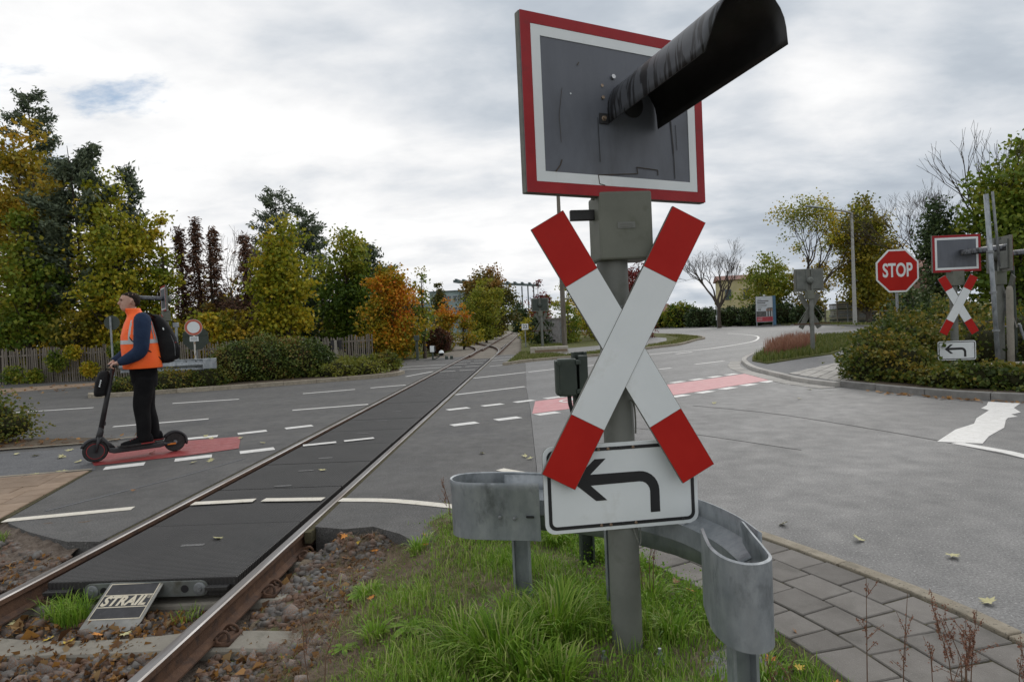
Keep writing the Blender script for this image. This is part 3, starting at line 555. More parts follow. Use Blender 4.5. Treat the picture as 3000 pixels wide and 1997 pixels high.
def make_signal(name, loc, yaw, board_yaw, label, hood_yaw=None, hood_pitch=.06, with_plate=True, cross_yaw=0, plate_yaw=0, detail=True, group='level crossing signals', bar=False, back='board_back', plate_z=.845):
    root = empty(name, loc, yaw, label, 'crossing signal', group)
    MB().lathe([(.073, -.1), (.073, 1.9)], 24).build('post', mt['post_green'], root, smooth=False, autosmooth=40)
    b = MB().box((-.17, -.15, .0), (.17, .17, .028)); bp = b.build('base_plate', mt['concrete'], root, bevel=.005)
    if detail:
        for x, y in ((-.13, -.11), (.13, -.11), (-.13, .13)):
            MB().lathe([(.014, .028), (.014, .06), (.008, .06), (.008, .085)], 8).build('anchor_bolt', mt['galv'], bp).location = (x, y, 0)
    # control box under the board
    cb = MB().box((-.125, -.105, 1.89), (.125, .105, 2.20)).build('control_box', mt['box_green'], root, bevel=.01); cb.rotation_euler.z = .10; cb.location.x = .045
    if detail:
        npl = plate(rrect(.082, .028, .003), .0, .003).build('name_plate', mt['post_green'], cb); npl.location = (.0, -.1052, 2.045)
        for dv in (-.006, .004): place(plate(rrect(.062, .003, .001), .0, .0015).build('name_line', mt['edge_green'], cb), (0, -.1085, 2.045+dv))
        MB().box((-.24, -.02, 2.085), (-.124, .005, 2.135)).build('bracket', mt['black_paint'], cb, bevel=.004)
        b = MB(); b.tube(smooth_path([(.05, -.06, 1.24), (.066, -.055, 1.22), (.072, -.05, 1.15), (.07, -.05, 1.08)], 3), .004, 6); b.build('cable', mt['edge_green'], root, smooth=True); b = MB(); b.tube(smooth_path([(.03, -.068, .66), (.05, -.075, .60), (.065, -.072, .56), (.075, -.05, .60), (.07, -.04, .68)], 3), .0028, 5)
        b.build('cable', mt['edge_green'], root, smooth=True)
    # signal board
    bd = empty('signal_board', (0, 0, 0)); bd.parent = root
    bpos = (.055, -.05, 2.565); bd.location = bpos; bd.rotation_euler.z = board_yaw
    plate([(-.505, -.385), (.505, -.385), (.505, .385), (-.505, .385)], -.004, 0).build('board_panel', mt['board_grey'], bd); plate([(-.508, -.388), (.508, -.388), (.508, .388), (-.508, .388)], -.042, -.0045).build('board_case', mt['edge_green'], bd, bevel=.004)
    b = MB().box((-.43, .043, -.32), (-.12, .075, .32)).box((.12, .043, -.32), (.43, .075, .32)).box((-.12, .043, -.385), (-.06, .09, .385)).box((.06, .043, -.385), (.12, .09, .385)); b.build('board_back', mt[back], bd, bevel=.004)
    MB().lathe([(.10, 0), (.115, .05), (.115, .12), (.07, .16)], 16, 0, Matrix.Rotation(R(-90), 4, 'X')).build('lamp_housing', mt[back], bd, autosmooth=40).location = (0, .057, -.02)
    def rect(w, h): return [(-w/2, -h/2), (w/2, -h/2), (w/2, h/2), (-w/2, h/2)]
    ring(rect(1.011, .771), rect(.914, .674), .0005, .004).build('red_border', mt['board_red'], bd)
    ring(rect(.912, .672), rect(.822, .582), .0005, .003).build('white_border', mt['sign_white'], bd)
    if detail:                                            # wear on the board: drips, scratches
        b = MB()
        def scratch(pts, w): 
            for (x0, z0), (x1, z1) in zip(pts[:-1], pts[1:]):
                d = Vector((x1-x0, z1-z0)); n = Vector((-d.y, d.x)).normalized()*w/2
                plate([(x0+n.x, z0+n.y), (x1+n.x, z1+n.y), (x1-n.x, z1-n.y), (x0-n.x, z0-n.y)], .0031, .0042, 0, b)
        def sb(nm, m): o = b.build(nm, m, bd); b.__init__(); return o
        sbr = pbr('scratch_brown', (.07, .052, .035), (.04, .032, .025), 30, 4, .8)
        scratch([(-.10, -.335), (-.13, -.33), (-.135, -.29), (.09, -.27), (.085, -.24), (.21, -.245), (.21, -.27)], .004); sb('scratch', sbr); scratch([(-.36, -.29), (-.335, -.26), (-.325, -.235)], .005); sb('scratch', sbr); scratch([(-.31, .08), (-.33, -.04), (-.325, -.16)], .0015); sb('scratch', sbr)
        scratch([(-.225, .19), (-.215, .205)], .004)
        sb('scratch', sbr)
        scratch([(.30, .0), (.31, -.12), (.312, -.16)], .007); scratch([(.312, -.16), (.315, -.28)], .004); sb('drip_stain', mt['black_paint'])
        for x, z, l in ((-.125, -.03, .2), (.33, -.02, .12)): scratch([(x, z), (x+.004, z-l)], .0025); sb('drip_stain', mt['black_paint'])
        MB().lathe([(.004, 0), (.004, .002)], 8, 0, Matrix.Rotation(R(90), 4, 'X')).build('spot', mt['sign_white'], bd).location = (-.265, -.001, .06)
    # hood over the lamp
    hy = (hood_yaw if hood_yaw is not None else board_yaw)-board_yaw
    hd = MB(); r_ = .141; w_ = .065; sec = [(-r_, 0), (-r_, w_*.5), (-r_, w_)]+[(r_*math.cos(a), w_+r_*math.sin(a)) for a in np.linspace(math.pi, 0, 13)[1:-1]]+[(r_, w_), (r_, w_*.5), (r_, 0)]
    ns = len(sec); rings = []
    for k in range(13):
        f = k/12; ringp = []
        for i, (x, z) in enumerate(sec):
            u = i/(ns-1); Lg = .78-.12*max(0, 1-u/.35)**1.2
            ringp.append((x, -f*Lg, z))
        rings.append(ringp)
    vs = [p for q in rings for p in q]; fs = [(k*ns+i, k*ns+i+1, (k+1)*ns+i+1, (k+1)*ns+i) for k in range(12) for i in range(ns-1)]
    hd.add(vs, fs, 0); ho = hd.build('hood', [mt['black_paint'], mt['hood']], bd, smooth=True); ho.location = (.073, -.006, -.053); ho.rotation_euler = Euler((-hood_pitch, 0, hy))
    if not detail: ho.scale.z = .6
    sm_ = ho.modifiers.new('s', 'SOLIDIFY'); sm_.thickness = .004; sm_.offset = 1; sm_.material_offset = 1
    ho.parent = root; ho.matrix_basis = Matrix.Translation(bpos) @ Matrix.Rotation(board_yaw, 4, 'Z') @ ho.matrix_basis
    tb = [(-.165, .02), (-.165, .115), (-.165, .17)] if detail else [(-.165, .02)]
    for i, (x, z) in enumerate(tb):
        MB().box((x-.024, -.012, z-.024), (x+.024, -.003, z+.024)).build('mounting_tab', mt['black_paint'], ho) if i in (0, 3) else None
        MB().lathe([(.013, 0), (.013, .006), (.008, .007), (.008, .016)], 6, 0, Matrix.Rotation(R(90), 4, 'X')).build('bolt', mt['bolt'], ho).location = (x, -.006, z)
    if detail:
        MB().box((-.125, -.012, .185), (-.085, -.002, .24)).build('mounting_tab', mt['black_paint'], ho)
        MB().lathe([(.011, 0), (.011, .02)], 6, 0, Matrix.Rotation(R(90), 4, 'X')).build('bolt', mt['steel'], ho).location = (-.105, -.012, .215)
        MB().lathe([(.06, 0), (.062, .003), (.03, .004)], 20, 0, Matrix.Rotation(R(90), 4, 'X')).build('lens', mt['black_paint'], bd, autosmooth=30).location = (.073, -.002, .05)
    # cross
    CM = Matrix.Translation((.015, -.135, 1.485)) @ Matrix.Rotation(cross_yaw, 4, 'Z')
    for k, sgn in enumerate((1, -1)):
        arm = empty('cross_arm'); arm.parent = root; arm.matrix_basis = CM @ Matrix.Translation((0, 0 if k else -.0045, 0)) @ Matrix.Rotation(sgn*R(28.7), 4, 'Y')
        if True:
            plate([(-.085, -.675), (.085, -.675), (.085, .675), (-.085, .675)], -.022, 0).build('arm_core', mt['edge_green'], arm)
            plate([(-.083, -.372), (.083, -.372), (.083, .372), (-.083, .372)], .0005, .0022).build('white_band', mt['sign_white'], arm)
            for e in (-1, 1): plate([(-.083, e*.374), (.083, e*.374), (.083, e*.673), (-.083, e*.673)], .0005, .0022).build('red_tip', mt['sign_red'], arm)
    MB().box((-.03, -.112, 1.3), (.03, -.06, 1.68)).build('cross_bracket', mt['galv_dark'], root)
    if bar:
        b = MB().box((-.62, -.02, 1.02), (.62, .02, 1.06)); b.build('lower_bar', mt['rail_rust'], root)
        b = MB(); b.tube([(-.5, .03, 1.06), (-.12, .03, 1.62)], .012, 5); b.tube([(.5, .03, 1.06), (.12, .03, 1.62)], .012, 5); b.build('stay', mt['post_green'], root)
    if with_plate:
        pl = empty('direction_plate', (-.01, -.082, plate_z), plate_yaw); pl.parent = root
        plate(rrect(.735, .405, .045), -.004, 0).build('plate_panel', mt['sign_white'], pl, bevel=.001)
        plate(rrect(.735, .405, .045), -.016, -.005).build('plate_back', mt['edge_green'], pl)
        ring(rrect(.700, .370, .035), rrect(.668, .338, .022), .0005, .0016).build('black_border', mt['sign_black'], pl)
        ar = [(-.235, .035), (-.125, .132), (-.072, .132), (-.148, .062)]
        ar += [(.085+.095*math.cos(a), -.033+.095*math.sin(a)) for a in np.linspace(math.pi/2, 0, 8)]
        ar += [(.180, -.135), (.134, -.135)]
        ar += [(.085+.05*math.cos(a), -.036+.05*math.sin(a)) for a in np.linspace(0, math.pi/2, 6)]
        ar += [(-.148, .011), (-.072, -.062), (-.125, -.062)]
        plate(ar, .0005, .0016).build('arrow', mt['sign_black'], pl)
        if detail:
            for x in (-.105, -.06, .0, .06, .29):
                for z in (-.177, .177):
                    if x > .2 and z > 0: continue
                    MB().lathe([(.007, 0), (.007, .004), (.004, .006)], 8, 0, Matrix.Rotation(R(90), 4, 'X')).build('bolt', mt['bolt'] if abs(x) in (.105, .06) else mt['sign_black'], pl).location = (x, -.0018, z)
    return root
make_signal('level_crossing_signal', (.49, 3.0, 0), 0, R(26.8), 'large grey crossing signal with red and white cross and arrow plate in the foreground grass', hood_yaw=.41, hood_pitch=.095, cross_yaw=R(3), plate_yaw=R(7))
make_signal('level_crossing_signal', (9.36, 13.35, .1), R(-4), R(4), 'crossing signal with white arrow plate standing in the bush bank beside the stop sign', hood_yaw=R(62), detail=False, plate_yaw=R(-5), plate_z=.53)
make_signal('level_crossing_signal', (10.47, 22.0, .1), math.pi-.02, 0, 'grey back of the crossing signal on the grass traffic island', detail=False, with_plate=False, bar=True)
make_signal('level_crossing_signal', (1.78, 37.0, .08), math.pi-.05, 0, 'dark back of the far crossing signal behind the concrete barrier', detail=False, with_plate=False, bar=True, back='cabinet')
make_signal('level_crossing_signal', (-12.05, 22.1, .1), R(-54), 0, 'side view of the crossing signal behind the scooter rider', detail=False, with_plate=False).scale = (1.14, 1.14, 1.14)
make_signal('level_crossing_signal', (11.0, 14.2, .1), R(78), 0, 'crossing signal seen edge on at the right picture edge', detail=False, with_plate=False)

# ------------------------------------------------------------------ curved crash barrier in front
gr = empty('curved_crash_barrier', (.35, 3.2, 0), 0, 'curved galvanised crash barrier with rounded end caps around the foreground signal post', 'crash barrier')
def W2(p): return (p[0]-.35, p[1]-3.2, p[2] if len(p) > 2 else 0)
bp_ = [W2(q) for q in smooth_path([(-.1, 3.56, 0), (.12, 3.50, 0), (.36, 3.38, 0), (.58, 3.20, 0), (.76, 2.98, 0), (.85, 2.72, 0), (.87, 2.48, 0)], 6)]
prof = [(-.085, .745), (-.082, .665), (.0, .628), (.004, .548), (-.082, .512), (-.085, .43)]
MB().sweep(prof, bp_, closed=False, cap=False).build('rail_beam', mt['galv'], gr, autosmooth=50, solid=.006)
for path in ([(.11, 3.40, 0), (-.02, 3.43, 0), (-.2, 3.465, 0), (-.31, 3.50, 0), (-.37, 3.56, 0), (-.375, 3.63, 0), (-.33, 3.69, 0), (-.22, 3.705, 0), (-.05, 3.68, 0), (.14, 3.62, 0)],
             [(.735, 2.56, 0), (.715, 2.44, 0), (.703, 2.33, 0), (.72, 2.23, 0), (.77, 2.17, 0), (.835, 2.168, 0), (.888, 2.22, 0), (.905, 2.33, 0), (.918, 2.46, 0), (.935, 2.62, 0)]):
    pp = [W2(q) for q in smooth_path(path, 5)]
    if path[0][0] < .5: pp = pp[::-1]; prf = [(0, .435), (.007, .435), (.009, .71), (.016, .735), (.011, .752), (0, .748)]
    else: pp = pp[::-1]; prf = [(0, .435), (.007, .435), (.009, .71), (.016, .735), (.011, .752), (0, .748)]
    cap = MB().sweep(prf, pp).build('end_cap', mt['galv'], gr, autosmooth=45)
    k = len(prf); nb = len(pp)
    if path[0][0] > .5:                                     # top corner cut away at the open end of the cap
        me = cap.data
        for i, v in enumerate(me.vertices):
            ip = i//k
            if ip > nb-8 and v.co.z > .6: v.co.z -= .0
def cpost(x, y, rz, z1, m='galv', w=.05, d=.03, name='post', parent=None, z0=-.15):
    b = MB().prism([(-w, -d), (-w+.012, -d), (-w+.012, d-.008), (w-.012, d-.008), (w-.012, -d), (w, -d), (w, d), (-w, d)], z0, z1)
    o = b.build(name, mt[m], parent); o.location = (x, y, 0); o.rotation_euler.z = rz; return o
for x, y, rz in ((.0, 3.53, -.1), (.82, 2.36, .1)): cpost(x-.35, y-3.2, rz, .55, parent=gr)
cpost(.50-.35, 3.33-3.2, -.5, .62, parent=gr)
for x, y, z in ((-.06, 3.43, .565), (.02, 3.41, .56)):
    MB().lathe([(.011, 0), (.011, .006), (.006, .008)], 10, 0, Matrix.Rotation(R(90), 4, 'X')).build('bolt', mt['galv_dark'], gr).location = W2((x-.05, y-.003, z))
sl = plate(rrect(.045, .013, .006), 0, .002).build('slot_hole', mt['sign_black'], gr); sl.location = W2((.055, 3.399, .568)); sl.rotation_euler.z = R(-13)

# ------------------------------------------------------------------ green junction box on its post
jb = empty('junction_box', (.36, 3.98, 0), 0, 'small dark green junction box on a post behind the crossing signal', 'junction box')
cpost(.06, .03, .1, 1.42, 'cabinet', .045, .03, 'post', jb)
bx = MB().box((-.085, -.06, 1.15), (.035, .05, 1.385)).build('box_body', mt['cabinet'], jb, bevel=.012)
lid = MB().box((-.098, -.066, 1.16), (-.075, .056, 1.375)).build('lid', mt['cabinet'], jb, bevel=.008)
for z in (1.18, 1.36):
    MB().lathe([(.012, -.075), (.012, -.055)], 10, 0, Matrix.Rotation(R(-90), 4, 'X') @ Matrix.Translation((0, 0, 0))).build('hinge', mt['cabinet'], lid).location = (-.075, 0, z)
    MB().box((.03, -.07, z-.014), (.062, .0, z+.014)).build('clamp', mt['cabinet'], jb, bevel=.005)
MB().box((.05, -.05, 1.13), (.105, .03, 1.40)).build('side_panel', mt['cabinet'], jb, bevel=.004)
b = MB(); b.tube(smooth_path([(-.015, -.01, 1.15), (-.012, -.01, 1.10), (.0, 0, 1.05), (.015, .02, .95), (.03, .05, .8)], 4), .013, 8); b.build('cable', mt['sign_black'], jb, smooth=True)

# ------------------------------------------------------------------ deflector plate at the deck end
dp = empty('deflector_plate', (-2.625, 4.27, -.02), 0, 'sloping steel deflector plate lettered STRAIL between the rails', 'plate')
sl_len = .405; A_ = math.atan2(.165, .345)
pl_ = dp
tilt = Matrix.Rotation(A_, 4, 'X') @ Matrix.Shear('XY', 4, (0, 0))
def slope(u, v, w): return Vector((u-.085*0+(-v)*.12*-1*0, v, w))
out = [(-.185, 0), (-.185, -sl_len)]+[(.185-.09+.09*math.cos(a), -sl_len+.07+.07*math.sin(a)) for a in np.linspace(-math.pi/2, 0, 6)]+[(.185, 0)]
dpl = MB().prism(out, -.008, 0).build('steel_panel', pbr('plate_steel', (.20, .20, .19), (.29, .285, .265), 8, 8, .55, .1, .1, 40, metal=.3, c3=(.16, .15, .11), scale3=9, lo3=.5, hi3=.7), pl_, bevel=.002)
dpl.rotation_euler.x = A_
prt = pbr('worn_print', (.013, .013, .015), (.03, .03, .034), 14, 9, .45, c3=(.10, .105, .11), scale3=30, lo3=.60, hi3=.75)
crm = pbr('cream_print', (.56, .50, .38), (.62, .57, .45), 14, 9, .5, c3=(.3, .26, .17), scale3=20, lo3=.56, hi3=.75)
MB().prism([(-.165, -.305), (.163, -.305), (.163, -.02), (-.165, -.02)], .0005, .0012).build('black_print', prt, dpl)
b = MB()
for y in (-.02, -.116, -.212, -.305): b.prism([(-.168, y-.0035), (.166, y-.0035), (.166, y+.0035), (-.168, y+.0035)], .0013, .0018)
for x in (-.165, .163): b.prism([(x-.003, -.305), (x+.003, -.305), (x+.003, -.02), (x-.003, -.02)], .0019, .0023)
b.build('cream_lines', crm, dpl)
tm = text_mesh('STRAIL', .105, .22, .0046, .0004, 1.06); tm.materials.append(crm)
to = link('lettering', tm, None, dpl); to.location = (-.008, -.166, .0022); to.scale = (.86, 1.0, 1)
tm2 = text_mesh('®', .036, .0, .0, .0004); tm2.materials.append(crm); t2 = link('registered_mark', tm2, None, dpl); t2.location = (.145, -.136, .0022)
cp = empty('clamp_bar', (-2.565, 4.262, -.075), -TA, 'grey steel clamp bar bolted across the front of the rubber deck', 'clamp bar')
MB().prism(rrect(.86, .105, .05, 6), 0, .012, 0, UP).build('bar', pbr('bar_steel', (.13, .145, .14), (.19, .205, .195), 8, 8, .55, .1, .1, 40, metal=.35, c3=(.10, .10, .08), scale3=7), cp, bevel=.002)
for x in (-.37, .375):
    MB().lathe([(.043, 0), (.043, .006), (.036, .01), (.018, .01), (.018, .022), (.009, .022)], 20, 0, Matrix.Rotation(R(90), 4, 'X')).build('washer', mt['galv_dark'], cp, autosmooth=35).location = (x, -.012, 0)
for x in (-.29, .27): MB().lathe([(.026, 0), (.026, .002)], 18, 0, Matrix.Rotation(R(90), 4, 'X')).build('bolt_hole', mt['sign_black'], cp).location = (x, -.0125, 0)
b = MB().box((-.66, 0, -.06), (.66, .1, -.001)); b.box((-.645, -.055, -.02), (-.47, .0, .0)); b.box((.47, -.055, -.02), (.62, .0, .0))
o = b.build('deck_lug', mt['rubber'], deck); o.location = (0, 4.262, -.055)
# ------------------------------------------------------------------ scooter and rider
mt['scooter'] = pbr('scooter', (.018, .018, .02), (.03, .03, .033), 8, 5, .5, .08)
mt['tyre'] = pbr('tyre', (.016, .016, .016), (.03, .029, .028), 30, 5, .85)
mt['ring_red'] = pbr('ring_red', (.30, .02, .02), (.22, .015, .015), 10, 4, .5)
mt['orange_reflector'] = pbr('orange_reflector', (.5, .14, .01), (.6, .2, .02), 10, 3, .4)
mt['skin'] = pbr('skin', (.40, .235, .175), (.47, .285, .22), 14, 6, .55, c3=(.38, .19, .145), scale3=9, lo3=.55, hi3=.75)
mt['hair'] = pbr('hair', (.014, .010, .008), (.030, .021, .016), 60, 5, .8, spec=.15, bump=.5, bscale=160)
mt['vest'] = pbr('vest', (.98, .115, .010), (1.0, .15, .016), 5, 6, .62, c3=(.85, .10, .008), scale3=6, lo3=.5, hi3=.75, bump=.3, bscale=14, bdist=.02)
mt['stripe'] = pbr('stripe', (.36, .37, .38), (.46, .47, .48), 8, 5, .35, metal=.3)
mt['navy'] = pbr('navy', (.014, .026, .058), (.022, .038, .078), 9, 6, .9, spec=.2, bump=.4, bscale=16, bdist=.02)
mt['trousers'] = pbr('trousers', (.006, .006, .007), (.011, .011, .012), 7, 6, .9, spec=.12, bump=.5, bscale=13, bdist=.02)
mt['pack'] = pbr('pack', (.006, .006, .007), (.013, .013, .014), 8, 6, .75, spec=.2, bump=.4, bscale=12, bdist=.02)
HD = math.atan2(-.58, -.78)
S_ = 1.1; SC = (-5.30, 8.77, .008)
scoot = empty('electric_scooter', SC, HD, 'black electric kick scooter ridden over the red cycle lane paint', 'scooter', scale=S_)
WB = .435
def wheel(x, r, front):
    w = empty('wheel', (x, 0, r)); w.parent = scoot
    X = Matrix.Rotation(R(90), 4, 'X')
    prof = [(r-.045, -.024), (r-.015, -.03), (r-.003, -.02), (r, 0), (r-.003, .02), (r-.015, .03), (r-.045, .024)]
    MB().lathe(prof, 36, 0, X).build('tyre', mt['tyre'], w, autosmooth=50)
    if front:
        MB().lathe([(r-.04, -.031), (r-.04, .031)], 28, 0, X).build('hub_motor', mt['scooter'], w, autosmooth=30)
        b = MB()
        for s in (-1, 1):
            n = 32; vs = []; 
            for i in range(n):
                a = 2*math.pi*i/n
                for rr in (r-.040, r-.048): vs.append((rr*math.cos(a), s*.0325, rr*math.sin(a)))
            b.add(vs, [(2*i, 2*((i+1) % n), 2*((i+1) % n)+1, 2*i+1) for i in range(n)])
        b.build('red_ring', mt['ring_red'], w)
        MB().lathe([(.018, -.05), (.018, .05)], 12, 0, X).build('axle_nut', mt['scooter'], w)
    else:
        b = MB()
        for k in range(6):
            a = 2*math.pi*k/6+.3; b.tube([(.02*math.cos(a), .0, .02*math.sin(a)), ((r-.045)*math.cos(a), .0, (r-.045)*math.sin(a))], .009, 6)
        b.build('spokes', mt['galv_dark'], w)
        MB().lathe([(.024, -.04), (.024, .04)], 14, 0, X).build('hub', mt['galv_dark'], w, autosmooth=30)
        n = 28; b = MB().lathe([(r-.047, -.022), (r-.047, .022), (r-.058, .022), (r-.058, -.022)], 28, 0, X); b.build('rim', mt['galv_dark'], w, autosmooth=40)
wheel(WB, .137, True); wheel(-WB, .125, False)
b = MB(); b.loft([[(x, -w, z0), (x, w, z0), (x, w, z1), (x, -w, z1)] for x, w, z0, z1 in ((.30, .045, .10, .165), (.24, .075, .085, .15), (-.26, .075, .085, .15), (-.33, .05, .095, .15))]); b.build('deck', mt['scooter'], scoot, bevel=.012)
MB().box((-.22, -.07, .151), (.2, .07, .158)).build('foot_mat', mt['tyre'], scoot, bevel=.003)
b = MB()
for s in (-1, 1): b.tube([(-.30, s*.045, .12), (-.435, s*.048, .115)], [.024, .016], 8)
b.build('rear_fork', mt['scooter'], scoot)
for s in (-1, 1): MB().box((-.44, s*.062-.004, .10), (-.34, s*.062+.004, .122)).build('side_reflector', mt['orange_reflector'], scoot, bevel=.003)
def fender(name, cx, cz, r, a0, a1, w, tail):
    b = MB(); rings = []
    for a in np.linspace(R(a0), R(a1), 12):
        c = Vector((cx+r*math.cos(a), 0, cz+r*math.sin(a))); n = Vector((math.cos(a), 0, math.sin(a)))
        rings.append([c+n*.0-Vector((0, w, 0))-n*.02, c-Vector((0, w*.7, 0))+n*.004, c+Vector((0, w*.7, 0))+n*.004, c+Vector((0, w, 0))-n*.02])
    vs = [q for r_ in rings for q in r_]; b.add(vs, [(i*4+j, i*4+j+1, i*4+j+5, i*4+j+4) for i in range(11) for j in range(3)])
    return b.build(name, mt['scooter'], scoot, smooth=True, solid=.005)
fender('front_fender', WB, .137, .156, 20, 190, .035, 0); fender('rear_fender', -WB, .125, .146, 30, 200, .035, 0)
MB().box((-.585, -.022, .10), (-.568, .022, .145)).build('tail_light', mt['ring_red'], scoot, bevel=.004)
b = MB(); b.tube([(WB, -.045, .125), (.405, -.048, .24), (.385, -.03, .30)], [.017, .02, .026], 8); b.tube([(WB, .045, .125), (.405, .048, .24), (.385, .03, .30)], [.017, .02, .026], 8); b.tube([(.400, 0, .26), (.37, 0, .36), (.36, 0, .42)], [.038, .036, .03], 10); b.build('fork', mt['scooter'], scoot, smooth=True)
b = MB(); b.tube([(.385, 0, .31), (.31, 0, .22), (.25, 0, .14)], [.034, .036, .04], 10, flat=.8); b.build('neck', mt['scooter'], scoot, smooth=True)
b = MB(); b.tube([(.362, 0, .40), (.20, 0, 1.14)], [.030, .026], 12); b.build('stem', mt['scooter'], scoot, smooth=True)
b = MB(); b.tube([(.345, .0, .44), (.32, .05, .45), (.318, .06, .49)], .008, 6); b.build('folding_latch', mt['scooter'], scoot)
b = MB(); b.tube([(.19, -.25, 1.165), (.205, -.12, 1.16), (.205, .12, 1.16), (.19, .25, 1.165)], .014, 10); b.build('handlebar', mt['scooter'], scoot, smooth=True)
for s in (-1, 1): b = MB(); b.tube([(.20, s*.14, 1.161), (.19, s*.25, 1.165)], .018, 10); b.build('grip', mt['tyre'], scoot, smooth=True)
b = MB(); b.tube([(.205, .10, 1.16), (.25, .13, 1.165), (.26, .20, 1.165)], .006, 6); b.build('brake_lever', mt['scooter'], scoot)
MB().box((.20, -.03, 1.165), (.26, .03, 1.185)).build('display', mt['scooter'], scoot, bevel=.006)
# storage case hanging on the stem
bag = empty('handlebar_case', (SC[0], SC[1], SC[2]), HD, 'black hard storage case hanging on the scooter stem', 'bag', scale=S_)
bb = MB(); bb.loft([[(c+hx*math.copysign(abs(math.cos(a))**.6, math.cos(a)), hy*math.copysign(abs(math.sin(a))**.6, math.sin(a)), z) for a in np.linspace(0, 2*math.pi, 17)[:-1]]
    for z, c, hx, hy in ((.80, .36, .03, .06), (.81, .355, .055, .085), (.85, .35, .065, .095), (.98, .325, .07, .10), (1.06, .305, .062, .095), (1.10, .295, .05, .08), (1.11, .29, .03, .05))])
bb.build('case_shell', mt['pack'], bag, smooth=True)
for i in range(4): place(MB().box((-.010, -.003, -.008), (.004, .003, .008)).build('white_mark', mt['sign_white'], bag), (.352-i*.006+.008, .103, .93+.022*i), (0, .4, 0))
b = MB(); b.tube([(.29, 0, 1.10), (.27, 0, 1.13), (.235, 0, 1.12)], .01, 6); b.build('case_hook', mt['pack'], bag)

person = empty('person', SC, HD, 'man in orange safety vest and navy sleeves riding a kick scooter', 'person', scale=S_)
def ell(cx_, cy_, z, rx, ry, n=20, p=2.4):
    e = 2/p; return [(cx_+rx*math.copysign(abs(math.cos(a))**e, math.cos(a)), cy_+ry*math.copysign(abs(math.sin(a))**e, math.sin(a)), z) for a in np.linspace(0, 2*math.pi, n+1)[:-1]]
def remesh(o, v, sm=6):
    m = o.modifiers.new('r', 'REMESH'); m.mode = 'VOXEL'; m.voxel_size = v; m.use_smooth_shade = True
    if sm: s = o.modifiers.new('c', 'SMOOTH'); s.factor = .5; s.iterations = sm
    return o
# body: head with face, neck, trunk, arms, hands and legs as one surface
b = MB()
hx = .0
head = [(1.835, .040, -.025, .032), (1.852, .066, -.045, .048), (1.872, .078, -.062, .058), (1.893, .074, -.082, .063), (1.915, .077, -.105, .067), (1.94, .076, -.125, .071), (1.965, .071, -.137, .074), (1.985, .074, -.141, .075), (2.01, .074, -.140, .074), (2.035, .064, -.130, .069), (2.055, .045, -.110, .056), (2.068, .015, -.075, .034), (2.072, -.02, -.05, .012)]
b.loft([ell((f+k)/2, 0, z, (f-k)/2, w, 20, 2.2) for z, f, k, w in head])
b.tube([(-.055, 0, 1.76), (-.045, 0, 1.84), (-.03, 0, 1.90)], [.068, .062, .055], 12)
b.tube([(.066, 0, 1.985), (.088, 0, 1.955), (.098, 0, 1.936), (.085, 0, 1.926)], [.010, .013, .017, .012], 8)
b.tube([(.066, -.02, 1.905), (.082, 0, 1.905), (.066, .02, 1.905)], .008, 6); b.tube([(.064, -.018, 1.892), (.079, 0, 1.89), (.064, .018, 1.892)], .009, 6)
b.tube([(.068, -.05, 1.992), (.079, -.02, 1.995), (.079, .02, 1.995), (.068, .05, 1.992)], .008, 6)
for s in (-1, 1): b.tube([(-.028, s*.074, 1.925), (-.032, s*.082, 1.95), (-.04, s*.084, 1.975), (-.03, s*.077, 1.985)], [.010, .014, .014, .009], 7, flat=.8)
b.loft([ell(c, 0, z, rx, ry) for z, c, rx, ry in ((.92, -.13, .12, .16), (1.1, -.12, .13, .165), (1.3, -.11, .135, .16), (1.5, -.10, .13, .18), (1.65, -.11, .11, .185), (1.74, -.10, .08, .12), (1.78, -.07, .055, .06))])
LARM = [(-.125, .225, 1.70), (-.105, .265, 1.52), (-.075, .28, 1.34), (.04, .25, 1.255), (.15, .215, 1.205)]
RARM = [(-.125, -.225, 1.70), (-.09, -.265, 1.52), (-.04, -.28, 1.36), (.07, -.25, 1.27), (.17, -.215, 1.215)]
for A in (LARM, RARM): b.tube(smooth_path(A, 3), list(np.linspace(.055, .03, 13)), 10)
for s, A in ((1, LARM), (-1, RARM)):                    # hands closed round the grips
    g = Vector((.196, s*.20, 1.163)); w = Vector(A[-1])
    b.tube([w, (w+g)/2+Vector((0, 0, .014)), g+Vector((-.005, 0, .030))], [.030, .037, .034], 8, flat=.75)
    for k, (dy, ln) in enumerate(((.034, .9), (.012, 1.0), (-.010, .96), (-.031, .82))):
        y = g.y+s*dy*-1; c = Vector((g.x, y, g.z)); rr = .030*ln+.004
        b.tube([c+Vector((-.018, 0, .030)), c+Vector((.012, 0, rr+.004)), c+Vector((rr+.006, 0, .012)), c+Vector((rr+.002, 0, -.016)), c+Vector((.006, 0, -.027))], [.0115, .011, .0105, .0095, .008], 6)
    b.tube([g+Vector((-.022, -s*.03, .022)), g+Vector((-.018, -s*.052, .006)), g+Vector((.004, -s*.055, -.016)), g+Vector((.02, -s*.05, -.022))], [.013, .012, .010, .009], 6)
LLEG = [(-.13, .095, .98), (-.10, .10, .78), (-.075, .10, .62), (-.085, .105, .42), (-.075, .105, .25), (-.07, .105, .20)]
RLEG = [(-.15, -.095, .98), (-.15, -.095, .78), (-.15, -.09, .62), (-.19, -.085, .42), (-.205, -.08, .25), (-.20, -.08, .20)]
for A in (LLEG, RLEG): b.tube(A, [.09, .078, .06, .055, .042, .045], 10)
body = remesh(b.build('body', mt['skin'], person, smooth=True), .0075, 3)
